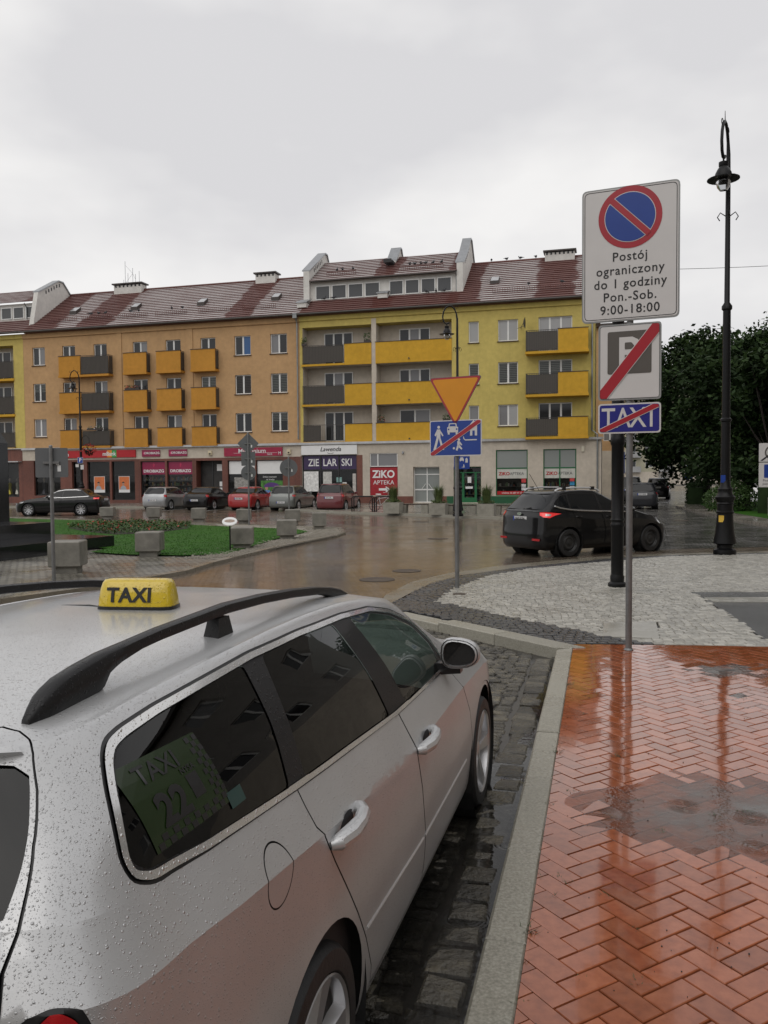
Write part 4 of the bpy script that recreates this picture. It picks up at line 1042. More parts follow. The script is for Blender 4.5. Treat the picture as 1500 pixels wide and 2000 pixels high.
mb = MB(); mb.add([(-6.0, RD, RZ), (14.6, RD, RZ), (14.6, 10.6, EZ-.2), (-6.0, 10.6, EZ-.2)], [(0,1,2,3)]); mb.box(-6.0, 14.6, -.40, 10.5, 13.40, 13.52); mb.add([(14.55, -.3, 13.45), (14.55, 10.5, 13.45), (14.55, RD, RZ)], [(0,1,2)]); Y.part('roof_back', mb, M['roof_y'])
mb = MB(); mb.tube([(5.3, RD, RZ+.08), (14.6, RD, RZ+.08)], .10, 8); Y.part('ridge_tiles', mb, M['guard'])
mb = MB(); mb.tube([(-6.1, -.52, 13.50), (14.6, -.52, 13.50)], .085, 8); Y.part('gutter', mb, M['gut'])
mb = MB(); mb.box(-5.75, 5.05, 1.30, 4.4, 14.5, 16.10); q = Y.part('dormer', mb, M['white_pl'])
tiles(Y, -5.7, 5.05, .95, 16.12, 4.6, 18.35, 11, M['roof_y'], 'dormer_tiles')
mb = MB(); mb.add([(-5.7, 4.6, 18.35), (5.05, 4.6, 18.35), (5.05, 9, 15.5), (-5.7, 9, 15.5)], [(0,1,2,3)]); Y.part('dormer_roof_back', mb, M['roof_y'], parent=None)
mb = MB(); mb.tube([(-5.6, .92, 16.08), (5.0, .92, 16.08)], .06, 8); Y.part('dormer_gutter', mb, M['gut'])
mb = MB(); mb.tube([(5.0, .95, 16.05), (5.0, 1.22, 15.8), (5.0, 1.22, 14.8)], .04, 6); Y.part('dormer_downpipe', mb, M['pipe'])
for a, b in ((-5.42, -.45), (.12, 4.72)):
    st = (b-a)/4
    for i in range(4): window(Y, a+i*st+.06, a+(i+1)*st-.06, 14.80, 15.82, d=1.235, lay=1, glass=[M['g_dorm']], sill=0, name='attic_window')
def gable(bl, u, hw, prof, capd=.10, par=None):
    mb = MB(); V = [(u-hw, d, z) for d, z in prof] + [(u+hw, d, z) for d, z in prof]; n = len(prof)
    mb.add(V, [tuple(range(n))[::-1], tuple(range(n, 2*n))] + [(i, (i+1) % n, (i+1) % n+n, i+n) for i in range(n)]); w = bl.part('fire_wall', mb, M['white_pl'])
    mb = MB(); top = prof[1:-1]
    for (d0, z0), (d1, z1) in zip(top[:-1], top[1:]):
        mb.hexa([(u-hw-.1, d0, z0+.004), (u+hw+.1, d0, z0+.004), (u+hw+.1, d1, z1+.004), (u-hw-.1, d1, z1+.004)], [(u-hw-.1, d0, z0+capd), (u+hw+.1, d0, z0+capd), (u+hw+.1, d1, z1+capd), (u-hw-.1, d1, z1+capd)])
    bl.part('metal_coping', mb, M['zinc'], parent=w)
    mb = MB()
    for i in range(6): d = 2.0+i*.34; mb.box(u-hw-.012, u+hw+.012, d, d+.13, np.interp(d, [p[0] for p in prof[1:4]], [p[1] for p in prof[1:4]])-.42, np.interp(d, [p[0] for p in prof[1:4]], [p[1] for p in prof[1:4]])-.16)
    bl.part('wall_vents', mb, M['black'], parent=w); return w
gable(Y, -5.95, .22, [(.95, 14.4), (.95, 16.85), (4.4, 18.95), (4.9, 18.95), (6.2, 17.2), (6.2, 14.4)]); gable(Y, 5.25, .22, [(1.15, 14.6), (1.15, 16.7), (2.9, 17.9), (4.2, 19.1), (4.8, 19.1), (6.4, 17.3), (6.4, 14.6)])
gable(Y, -.15, .28, [(3.3, 17.0), (3.3, 17.75), (4.6, 18.95), (5.0, 18.95), (5.4, 18.4), (5.4, 17.0)])
for u_, z_, d_ in ((-6.0, 14.1, .05), (-.2, 14.55, .75)):
    mb = MB(); mb.prism([(u_-.35, z_), (u_+.35, z_), (u_+.35, z_+.32), (u_-.35, z_+.32)], d_, d_+.9); w = Y.part('parapet_foot', mb, M['white_pl']); mb = MB(); mb.hexa([(u_-.42, d_-.08, z_+.324), (u_+.42, d_-.08, z_+.324), (u_+.42, d_+.95, z_+.7), (u_-.42, d_+.95, z_+.7)], [(u_-.42, d_-.08, z_+.38), (u_+.42, d_-.08, z_+.38), (u_+.42, d_+.95, z_+.76), (u_-.42, d_+.95, z_+.76)]); Y.part('metal_coping', mb, M['zinc'], parent=w)
chimney(Y, 10.78, 12.85, 7, 18.0); skylight(Y, 7.55, 1.9, EZ+2.35*(RZ-EZ)/(RD+.45))
snowguard(Y, 7.6, 10.4); snowguard(Y, 10.8, 14.2); snowguard(Y, -4.6, -2.4, 1.6, 16.45); snowguard(Y, .8, 4.0, 1.6, 16.45)
mb = MB(); mb.tube([(14.15, -.5, 13.45), (14.15, -.12, 13.0), (14.15, -.12, 4.9), (14.5, -.5, 4.6), (14.5, -.46, .2)], .055, 8); Y.part('downpipe', mb, M['pipe'])
mb = MB(); mb.lathe([(1e-3, 0), (.22, .03), (.38, .12), (.36, .12), (.2, .05), (1e-3, .02)], 18, (9.75, -.55, 12.0), 'x'); mb.tube([(9.75, -.5, 12.0), (9.55, -.1, 11.75), (9.55, 0, 11.75)], .02, 5); mb.tube([(9.8, -.55, 11.8), (9.35, -.6, 11.65)], .015, 5); Y.part('satellite_dish', mb, pm('dark_dish', (.05, .05, .05), .5), True)
# pharmacy level
sh = [(-5.94, -1.85, .24, 3.54, .2), (-.89, 1.11, .66, 3.6, .12), (2.21, 4.05, .16, 2.62, .4), (5.03, 6.91, .16, 2.6, .4), (7.91, 10.02, .62, 3.69, .15), (11.04, 13.17, .62, 3.69, .15)]
mb = MB(); wall_grid(mb, -6.05, 14.75, 0, 4.36, sh, GF); mb.box(-6.05, 14.75, .42, 10, -.05, 4.38); mb.add([(14.75, GF, 0), (14.75, 10, 0), (14.75, 10, 4.36), (14.75, GF, 4.36)], [(0,1,2,3)]); Y.part('ground_floor_wall', mb, M['shopcream'])
mb = MB(); mb.box(-6.05, 14.85, GF-.14, -.13, 4.37, 4.43); mb.box(-6.05, 14.85, GF-.155, GF-.10, 4.27, 4.372); Y.part('ledge', mb, M['ledge'])
mb = MB(); mb.box(-6.03, 14.7, .41, .418, .1, 4.3); Y.part('shop_interior', mb, M['blackfr'])
mb = MB(); mb.box(-1.85, -1.42, GF-.012, GF+.05, .0, 3.5); mb.box(-6.04, -5.95, GF-.012, GF, .0, 3.5); mb.box(-1.42, 2.2, GF-.014, GF, 0, .6); mb.box(4.06, 4.55, GF-.014, GF, 0, .6); Y.part('brown_plinth', mb, M['tileb'])
mb = MB(); mb.box(4.55, 5.02, GF-.014, GF, 0, .6); mb.box(6.92, 14.4, GF-.014, GF, 0, .6); Y.part('green_plinth', mb, pm('green_plinth_paint', (.012, .09, .035), .4))
q = sign_box(Y, 'shop_sign', -5.95, -1.8, 3.56, 4.22, None, mt=M['white']); lettering(Y, q, 'Lawenda', -3.75, 3.93, .44, M['black'], GF-.112, .002, 1.0, 1.0, .3)
mb = MB(); mb.tube([(-3.75+.24*cos(a), GF-.108, 3.72+.09*sin(a)) for a in np.linspace(pi+.3, 2*pi-.3, 9)], .012, 4); Y.part('lettering_swash', mb, M['black'], parent=q)
w = shopglass(Y, -5.94, -1.85, .24, 3.54, GF+.12, M['blackfr'], 3, mid=2.47)
pur = pm('violet_banner_paint', (.045, .026, .085), .4)
for i in range(3):
    a = -5.88+i*1.36; mb = MB(); mb.box(a+.03, a+1.27, GF+.13, GF+.14, 2.52, 3.48); Y.part('window_banner', mb, pur, parent=w)
for s_, u_ in (('ZIE', -5.1), ('LAR', -3.88), ('SKI', -2.62)): lettering(Y, w, s_, u_, 2.98, .72, M['white'], GF+.124, .010, .82)
for a, b, c, e, cl in ((-5.85, -4.75, .95, 2.38, (.7, .7, .68)), (-4.4, -3.75, 1.35, 2.35, (.5, .5, .47)), (-3.4, -3.0, 1.6, 1.95, (.2, .35, .33)), (-2.95, -2.65, 1.2, 1.6, (.6, .6, .58)), (-2.2, -1.95, .9, 2.2, (.45, .43, .4)), (-2.2, -1.95, .3, .7, (.5, .5, .5))):
    mb = MB(); mb.box(a, b, GF+.13, GF+.14, c, e); Y.part('window_notice', mb, pm('notice_paper', cl, .5, var=.3, vs_=6), parent=w)
w = shopglass(Y, -.89, 1.11, 2.66, 3.6, GF+.06, M['pvc'], 1, False, gm=M['g_curt']); mb = MB(); mb.box(-.36, -.28, GF+.062, GF+.13, 2.72, 3.54); Y.part('mullion', mb, M['pvc'], parent=w)
q = sign_box(Y, 'pharmacy_sign', -.87, 1.09, .68, 2.60, None, GF+.01, .06, mt=pm('pharmacy_red', (.33, .012, .02), .4))
lettering(Y, q, 'ZiKO', .1, 2.12, .72, M['white'], GF+.004, .022, .95); lettering(Y, q, 'APTEKA', .1, 1.55, .42, M['white'], GF+.004, .0, 1.0)
mb = MB(); mb.prism([(-.25, 1.0), (.25, 1.0), (.25, .86), (.6, 1.08), (.25, 1.3), (.25, 1.16), (-.25, 1.16)], GF+.002, GF+.012); Y.part('arrow', mb, M['white'], parent=q)
w = shopglass(Y, 2.21, 4.05, .16, 2.62, GF+.3, M['pvc'], 2, False, 'entrance_door', 2.1, M['g_grey'])
mb = MB(); mb.box(2.27, 3.99, GF+.298, GF+.305, 1.0, 1.1)
for s_ in (-1, 1): mb.tube([(3.13+s_*.1, GF+.27, 1.45), (3.13+s_*.35, GF+.27, 1.12)], .02, 6)
Y.part('door_bar', mb, M['pvc'], parent=w)
w = shopglass(Y, 5.03, 6.91, .16, 2.6, GF+.3, M['greenfr'], 1, True, 'pharmacy_door', 2.2)
mb = MB(); mb.box(5.55, 5.72, GF+.296, GF+.36, .2, 2.2); mb.box(6.42, 6.58, GF+.296, GF+.36, .2, 2.2); mb.box(5.72, 6.42, GF+.297, GF+.355, .2, .5); Y.part('door_leaf', mb, M['greenfr'], parent=w)
mb = MB(); mb.box(5.95, 6.2, GF+.29, GF+.295, 1.5, 1.9); mb.box(5.8, 6.3, GF+.29, GF+.295, 1.1, 1.25); Y.part('door_notice', mb, M['white'], parent=w); shelves(Y, w, 5.1, 6.85, .3, 2.2, GF+.5, 21)
for k, (a, b, n) in enumerate(((7.91, 10.02, 1), (11.04, 13.17, 2))):
    w = shopglass(Y, a, b, .62, 3.69, GF+.07, M['greenfr'], n, True, mid=2.46)
    mb = MB(); mb.box(a+.07, b-.07, GF+.098, GF+.106, 2.5, 3.62); Y.part('frosted_light', mb, M['g_grey'], parent=w)
    mb = MB(); mb.box(a+.07, b-.07, GF+.10, GF+.108, 1.78, 2.42); Y.part('window_banner', mb, pm('pale_banner', (.52, .52, .47), .4), parent=w)
    lettering(Y, w, 'ZiKO', a+.55, 2.09, .30, pm('letter_red', (.40, .02, .02), .4), GF+.095, .010, 1.05); lettering(Y, w, 'APTEKA', b-.72, 2.09, .27, pm('letter_grey', (.10, .10, .10), .4), GF+.095, 0, .95)
    if k == 0:
        mb = MB(); mb.box(a+.07, b-.07, GF+.10, GF+.108, .69, .93); q = Y.part('window_banner', mb, red, parent=w); lettering(Y, w, 'infolinia: 32 687 57 67', (a+b)/2, .81, .15, M['white'], GF+.095, .001)
    shelves(Y, w, a+.1, b-.1, .7, 1.75, GF+.4, 31+k)
    for z_, cl in ((1.5, (.5, .05, .05)), (1.15, (.55, .55, .55)) if k == 0 else (1.3, (.03, .22, .4)), (.98, (.6, .6, .6))):
        mb = MB(); mb.box(b-.42, b-.12, GF+.10, GF+.106, z_, z_+.26); Y.part('window_notice', mb, pm('sticker_paper', cl, .4, var=.3, vs_=10), parent=w)
mb = MB(); mb.box(13.5, 13.68, GF-.09, GF, 3.5, 3.85); Y.part('alarm_box', mb, pm('alarm_cream', (.6, .56, .45), .4))
mb = MB(); mb.box(1.45, 1.57, GF-.1, GF, 3.6, 3.7); mb.ball((1.51, GF-.08, 3.56), .07, 8, 5); Y.part('wall_lamp', mb, M['zinc'])
# ---------------- yellow block at the left edge
Z = Bl('yellow_corner_block', 'yellow block with white attic gable at the left edge of the photo', -37.0)
mb = MB(); wall_grid(mb, -37, -29.42, 4.4, 13.45, [(-33.6, -30.35, 4.46, 12.6, 1.1)]); mb.box(-37, -29.42, 1.25, 10, 4.3, 13.4); mb.box(-37, -29.42, -.12, -.003, 13.08, 13.42); Z.part('wall', mb, M['yellow'])
mb = MB(); mb.box(-33.6, -30.35, 1.095, 1.2, 4.4, 12.65); Z.part('loggia_wall', mb, M['cream'])
for r_, (z0, z1) in enumerate(((10.0, 11.4), (7.17, 8.6), (4.5, 5.75))):
    mb = MB(); mb.box(-33.6, -30.3, -.1, 1.09, z0-.18, z0); q = Z.part('loggia_floor', mb, M['yel_bal']); mb = MB(); bars(mb, (-33.5, -.06), (-30.32, -.06), z0, z1); Z.part('railing', mb, M['rail'], parent=q); mb = MB(); mb.box(-33.5, -30.4, -.02, -.015, z0+.08, z1-.06); Z.part('railing_sheet', mb, M['railsheet'], parent=q)
    window(Z, -33.0, -31.4, z0+.05, 12.3-2.82*r_, d=1.02, lay=2, sill=0, name='loggia_window')
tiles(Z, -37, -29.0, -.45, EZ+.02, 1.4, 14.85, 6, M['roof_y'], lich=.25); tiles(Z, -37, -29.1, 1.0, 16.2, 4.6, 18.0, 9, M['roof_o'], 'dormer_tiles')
mb = MB(); mb.box(-37, -29.1, 1.35, 4.4, 14.5, 16.15); Z.part('dormer', mb, M['white_pl'])
for i in range(4): window(Z, -33.6+i*1.15, -32.6+i*1.15, 14.95, 15.9, d=1.285, lay=1, glass=[M['g_dorm']], sill=0, name='attic_window')
gable(Z, -28.95, .2, [(.4, 14.1), (1.1, 16.9), (3.6, 18.3), (4.2, 18.3), (6.4, 16.4), (6.4, 14.1)])
mb = MB(); mb.tube([(-37, -.52, 13.50), (-29.4, -.52, 13.50)], .085, 8); Z.part('gutter', mb, M['gut'])
mb = MB(); mb.tube([(-30.0, 1.0, 16.1), (-30.0, 1.25, 15.8), (-30.0, 1.25, 14.9)], .045, 6); Z.part('dormer_downpipe', mb, M['pipe'])
mb = MB(); wall_grid(mb, -37, -29.42, 0, 4.36, [(-31.3, -29.8, .6, 3.3, .2), (-34.5, -31.6, .6, 3.3, .2)], GF); mb.box(-37, -29.42, .35, 10, -.05, 4.38); Z.part('ground_floor_wall', mb, M['tileb'])
mb = MB(); mb.box(-37, -29.42, GF-.14, -.13, 4.37, 4.43); Z.part('ledge', mb, M['ledge'])
mb = MB(); mb.box(-34.5, -29.5, GF-.45, GF-.003, 3.34, 3.42); Z.part('awning_edge', mb, M['ledge'])
for a, b in ((-31.3, -29.8), (-34.5, -31.6)): w = shopglass(Z, a, b, .6, 3.3, GF+.16, M['blackfr'], 1)
mb = MB(); mb.box(-34.5, -29.8, .34, .348, .5, 3.4); Z.part('shop_interior', mb, pm('boutique_wall', (.10, .095, .09), .6))
# ---------------- houses down the street
def far_house(name, label, x, y, rz, w, dep, zt, mat, floors, cols, gm=None, base=None, bal=True, zb0=4.2):
    t = thing(name, label, 'building', (x, y, 0), rz); mb = MB(); holes = []; st = w/cols; fh = (zt-zb0)/floors
    for i in range(floors):
        for k in range(cols): holes.append((k*st+st*.28, k*st+st*.72, zb0+i*fh+.9, zb0+i*fh+2.3, .15))
    wall_grid(mb, 0, w, zb0, zt, holes); mb.box(0, w, .25, dep, zb0-.2, zt-.05); mb.add([(0, 0, zb0), (0, dep, zb0), (0, dep, zt), (0, 0, zt)], [(3,2,1,0)]); mb.add([(0, 0, zt), (w, 0, zt), (w, dep, zt), (0, dep, zt)], [(0,1,2,3)]); mb.build('wall', mat, t)
    mb = MB(); mb.box(-.02, w+.02, -.05, dep, 0, zb0-.002); mb.build('ground_floor_wall', base or mat, t)
    for i in range(floors):
        for k in range(cols):
            fm, panes, _ = win_meshes(st*.44, 1.4, 2, M['pvc'], 0); o = put('window', fm, t, (k*st+st*.28, .1, zb0+i*fh+.9))
            for p in panes: mb = MB(); mb.add([(p[0], .03, p[2]), (p[1], .03, p[2]), (p[1], .03, p[3]), (p[0], .03, p[3])], [(0,1,2,3)]); mb.build('pane', M['g_dark'] if (i+k) % 3 else M['g_curt'], o)
            if bal and k % 2: mb = MB(); mb.box(k*st+.1, (k+1)*st-.1, -.9, -.003, zb0+i*fh-.1, zb0+i*fh+.05); mb.box(k*st+.1, (k+1)*st-.1, -.9, -.84, zb0+i*fh+.05, zb0+i*fh+1.05); mb.build('balcony', gm or mat, t)
    mb = MB(); mb.box(-.4, w+.4, -.4, dep, zt+.002, zt+.3); mb.build('roof', M['gut'], t); return t
far_house('ochre_street_house', 'ochre house standing behind the pharmacy corner, seen beside the lamp post', 19.6, 76, -AL, 2.6, 10, 15.5, M['ochre'], 3, 1, M['ochre_dk'], M['shopcream'], False)
M['pale_blk'] = plaster('pale_block_plaster', (.42, .40, .30)); M['grey_bal'] = plaster('grey_balcony', (.36, .36, .36))
far_house('far_apartment_block', 'pale apartment block with grey balconies at the end of the street', 45, 165, -.12, 26, 12, 23, M['pale_blk'], 7, 8, M['grey_bal'], M['cream'], True, 2.6)
def taxi_shells():
    zc = ([-1.1, -.9, -.6, -.13, .83, 2.0, 2.7, 3.4, 3.7], [1.085, 1.07, 1.045, .992, .887, .878, .84, .74, .70])
    zb = ([-1.1, -.9, -.6, 0, 1.0, 1.85, 2.1, 2.8, 3.4, 3.7], [1.19, 1.183, 1.155, 1.098, 1.018, .988, .985, .93, .80, .74])
    ze = ([-.9, -.75, -.57, -.35, 0, .3, .6, .95, 1.3, 1.5, 1.65, 1.8, 2.05], [1.385, 1.40, 1.412, 1.424, 1.433, 1.438, 1.436, 1.424, 1.396, 1.368, 1.334, 1.288, 1.17])
    def wt(w, k=1.0):   # flank width with the plan taper of the ends
        return ([-1.1, -.9, -.5, .2, 1.2, 2.2, 2.9, 3.4, 3.7], [w - .065 * k, w - .045 * k, w - .012 * k, w, w, w - .004 * k, w - .02 * k, w - .09 * k, w - .2 * k])
    def off(t, d): return (t[0], [z + d for z in t[1]])
    low = [dict(z=.17, w=wt(.80), Xr=-1.0, Xf=3.5, a=.30, b=.7, nf=2.8),
           dict(z=.245, w=wt(.862), Xr=-1.05, Xf=3.58, a=.34, b=.75, nf=2.6),
           dict(z=.45, w=wt(.888), Xr=-1.07, Xf=3.62, a=.36, b=.8, nf=2.5),
           dict(z=.68, w=wt(.898), Xr=-1.065, Xf=3.60, a=.36, b=.8, nf=2.5),
           dict(z=zc, w=wt(.904), Xr=-1.03, Xf=3.48, a=.36, b=.8, nf=2.5),
           dict(z=zb, w=wt(.838), Xr=-.985, Xf=3.40, a=.36, b=.8, nf=2.5)]
    def bl(t, wa, wb): return ([-1, -.6, 0, 1, 2.1], [(wt(wa)[1][1] - .01) * (1 - t) + wb * t, (wa - .018) * (1 - t) + wb * t, (wa - .004) * (1 - t) + wb * t, wa * (1 - t) + wb * t, wa * (1 - t) + (wb + .02) * t])
    def zl(t):
        xs = [-.9, -.75, -.57, -.35, 0, .3, .6, .95, 1.3, 1.5, 1.65, 1.8, 2.05]
        return (xs, [np.interp(x, *zb) * (1 - t) + np.interp(x, *ze) * t for x in xs])
    up = [dict(z=zb, w=wt(.838), Xr=-.985, Xf=2.60, a=.36, b=.62, nf=3.0),
          dict(z=zl(.5), w=bl(.5, .838, .672), Xr=-.91, Xf=2.42, a=.34, b=.54, nf=3.0),
          dict(z=zl(1.0), w=bl(1., .838, .628), Xr=-.825, Xf=2.06, a=.32, b=.50, nf=3.0),
          dict(z=off(ze, .020), w=.588, Xr=-.795, Xf=1.92, a=.32, b=.50, nf=3.0),
          dict(z=off(ze, .034), w=.50, Xr=-.74, Xf=1.62, a=.34, b=.5, nf=3.0),
          dict(z=off(ze, .041), w=.28, Xr=-.55, Xf=1.40, a=.34, b=.5, nf=2.5),
          dict(z=off(ze, .043), w=.0, Xr=-.30, Xf=1.15, a=.3, b=.4, nf=2.)]
    return Shell(low, sharp=(4,)), Shell(up)
KS, KV = 1.6, .24
def skin(sh, polys, ns, nv, lines=(), smin=0., smax=3., vmin=0., vmax=None):
    """Triangulate a shell; polys = [(name, [(s, v)...])] in order of priority. Returns {name: (V, N, F)} in car axes."""
    vmax = sh.n - 1 if vmax is None else vmax
    pts = []; edges = []; key = {}
    def addp(s, v):
        s = min(max(s, smin), smax); v = min(max(v, vmin), vmax); k = (round(s, 5), round(v, 5))
        if k not in key: key[k] = len(pts); pts.append((s*KS, v*KV))
        return key[k]
    def addl(pl, closed):
        ids = [addp(*p) for p in pl]
        for a, b in zip(ids, ids[1:] + (ids[:1] if closed else [])):
            if a != b: edges.append((a, b))
    for _, pl in polys: addl(pl, True)
    for pl in lines: addl(pl, False)
    fixed = np.array(pts) if pts else np.zeros((0, 2))
    for v in (vmin, vmax): addl([(smin + (smax-smin)*i/ns, v) for i in range(ns+1)], False)
    for s in (smin, smax): addl([(s, vmin + (vmax-vmin)*i/nv) for i in range(nv+1)], False)
    dmin = .35 * min((smax-smin)*KS/ns, (vmax-vmin)*KV/nv)
    for i in range(1, ns):
        for j in range(1, nv):
            s, v = smin + (smax-smin)*i/ns, vmin + (vmax-vmin)*j/nv
            if len(fixed) and np.min(np.abs(fixed[:, 0]-s*KS) + np.abs(fixed[:, 1]-v*KV)) < dmin: continue
            addp(s, v)
    vo, eo, fo, *_ = delaunay_2d_cdt([Vector(p) for p in pts], edges, [], 0, 1e-6)
    SV = np.array([(p.x/KS, p.y/KV) for p in vo]); Fc = np.array([tuple(f) for f in fo if len(f) == 3])
    P = sh.P(SV[:, 0], SV[:, 1]); e = 2e-3
    sa = np.clip(SV[:, 0], 0, 2.995); va = np.clip(SV[:, 1], 0, sh.n-1-.004)
    du = sh.P(np.minimum(sa+e, 3), va) - sh.P(np.maximum(sa-e, 0), va); dv = sh.P(sa, np.minimum(va+e, sh.n-1)) - sh.P(sa, np.maximum(va-e, 0))
    Nn = np.cross(dv, du); Nn /= np.linalg.norm(Nn, axis=1)[:, None] + 1e-12
    cen = SV[Fc].mean(1); lab = np.full(len(Fc), -1)
    for i, (nm, pl) in reversed(list(enumerate(polys))): lab[inpoly(cen, pl)] = i
    out = {}
    tri = P[Fc]; fn = np.cross(tri[:, 1]-tri[:, 0], tri[:, 2]-tri[:, 0]); ref = Nn[Fc].mean(1)
    fl = (fn*ref).sum(1) < 0; Fc[fl] = Fc[fl][:, ::-1]
    ok = np.linalg.norm(fn, axis=1) > 1e-10
    for i in range(-1, len(polys)):
        nm = 'body' if i < 0 else polys[i][0]; sel = Fc[(lab == i) & ok]
        if not len(sel): continue
        ids, inv_ = np.unique(sel, return_inverse=True); f2 = inv_.reshape(-1, 3)
        if nm in out:
            V0, N0, F0 = out[nm]; out[nm] = (np.vstack([V0, P[ids]]), np.vstack([N0, Nn[ids]]), np.vstack([F0, f2 + len(V0)]))
        else: out[nm] = (P[ids], Nn[ids], f2)
    return out

def to_mb(mb, reg, off=0.0, sides=(1,)):
    """region -> mesh builder, car axes (X fwd, Y right) -> local (x right, y fwd)"""
    V, Nn, F_ = reg; Q = V + Nn*off
    for sd in sides:
        W = np.stack([Q[:, 1]*sd, Q[:, 0], Q[:, 2]], -1)
        # swapping x and y mirrors the winding once
        F2 = F_[:, ::-1] if sd > 0 else F_
        mb.add(W.tolist(), F2.tolist())
    return mb

def surf_pts(sh, pts, off=0.0, ax=(0, 2)):
    sv = sh.inv(pts, ax); P = sh.P(sv[:, 0], sv[:, 1]); P[:, 1] += off; return P

def wheel(parent, x, y, r, w, rr, side, mats, ns=5, spoke='pair', seg=40, steer=0.0, hub=None):
    """tyre and rim; x is the outer face"""
    e = put('wheel', None, parent, (x, y, r)); e.rotation_euler = (0, 0, steer)
    o = bpy.data.objects
    s = side; mb = MB(); t = w
    mb.lathe([(rr*.98, -.02*s), (rr*1.03, -.004*s), (rr*1.10, -.002*s), (r*.93, -.006*s), (r*.975, -.022*s), (r, -.055*s), (r, -(t-.055)*s), (r*.97, -(t-.02)*s), (rr, -t*s)], seg, (0, 0, 0), 'x')
    mb.build('tyre', mats['tyre'], e, True)
    mb = MB(); mb.lathe([(rr*1.0, -.008*s), (rr*.985, -.004*s), (rr*.95, -.012*s), (rr*.93, -.05*s), (rr*.90, -t*.8*s)], seg, (0, 0, 0), 'x')
    zi = -.028*s; hr = rr*.26
    if spoke == 'steel':
        mb.lathe([(rr*.94, -.03*s), (rr*.85, -.05*s), (rr*.62, -.02*s), (rr*.40, -.035*s), (rr*.22, -.02*s), (1e-3, -.015*s)], seg, (0, 0, 0), 'x')
    else:
        mb.lathe([(1e-3, zi-.0*s), (hr*.5, zi), (hr, zi-.012*s), (hr*1.05, zi-.05*s)], 20, (0, 0, 0), 'x')
        n = ns*2 if spoke == 'pair' else ns
        for k in range(n):
            if spoke == 'pair': a = 2*pi*(k//2)/ns + (-.16 if k % 2 else .16); a2 = 2*pi*(k//2)/ns + (-.11 if k % 2 else .11)*1.6
            else: a = a2 = 2*pi*k/n
            hw0, hw1 = (.016, .019) if spoke == 'pair' else (.030, .040)
            if spoke == 'wide': hw0, hw1 = .028, .052
            def pt(rad, ang, off, dx): return (dx, rad*cos(ang)-off*sin(ang), rad*sin(ang)+off*cos(ang))
            xo, xi = zi-.004*s, -.012*s; th = -.035*s
            B_ = [pt(hr*.8, a, -hw0, xo+th), pt(hr*.8, a, hw0, xo+th), pt(rr*.955, a2, hw1, xi+th), pt(rr*.955, a2, -hw1, xi+th)]
            T_ = [pt(hr*.8, a, -hw0*.7, xo), pt(hr*.8, a, hw0*.7, xo), pt(rr*.955, a2, hw1*.7, xi), pt(rr*.955, a2, -hw1*.7, xi)]
            mb.hexa(B_, T_)
    mb.build('rim', mats['rim'], e, True, angle=30)
    mb = MB(); mb.lathe([(rr*.72, -.075*s), (rr*.72, -.09*s), (.06, -.09*s), (.06, -.07*s)], 24, (0, 0, 0), 'x'); mb.build('brake_disc', mats['disc'], e)
    return e

def arch_liner(mb, x, y, rad, w, side):
    """dark wheel housing"""
    mb.lathe([(rad, .0), (rad, -w*side), (1e-3, -w*side)], 20, (x, y, .33), 'x')

def circ(cx, cz, rx, rz=None, n=36): rz = rz or rx; return [(cx+rx*cos(2*pi*i/n), cz+rz*sin(2*pi*i/n)) for i in range(n)]

M['tyre'] = pm('tyre_rubber', (.016, .016, .017), .55, var=.25, vs_=20, bmp=.2, bs=60); M['disc'] = pm('brake_disc', (.10, .09, .085), .4, metal=.7)
M['rim'] = pm('alloy_rim', (.52, .52, .53), .28, metal=.75, var=.06); M['under'] = pm('underbody', (.008, .008, .008), .8, var=.2)
M['chrome'] = pm('bright_trim', (.72, .72, .72), .16, metal=.9, var=.04)
M['trimblk'] = pm('black_trim', (.014, .014, .015), .30, var=.12); M['lens_r'] = pm('red_lens', (.42, .010, .014), .2, var=.1, coat=.4); M['lens_lit'] = pm('lit_red_lens', (.75, .03, .03), .15, var=.15, coat=1.0, emit=.35)
M['lens_c'] = pm('clear_lens', (.55, .55, .55), .1, metal=.4, coat=1.0); M['lens_dk'] = pm('dark_red_lens', (.075, .006, .008), .1, coat=1.0)
M['cabin'] = pm('dark_cabin', (.018, .018, .019), .7, var=.2); M['plate'] = pm('number_plate', (.62, .62, .62), .4, var=.03)
M['seat'] = pm('seat_cloth', (.035, .035, .037), .85, var=.3, vs_=12)
M['privacy'] = glassy('privacy_glass', (.12, .125, .125), .012, trans=1); M['tinted'] = glassy('green_tinted_glass', (.52, .60, .55), .012, trans=1)
M['cglass'] = glassy('car_glass', (.010, .011, .012), .03, spec=.35)

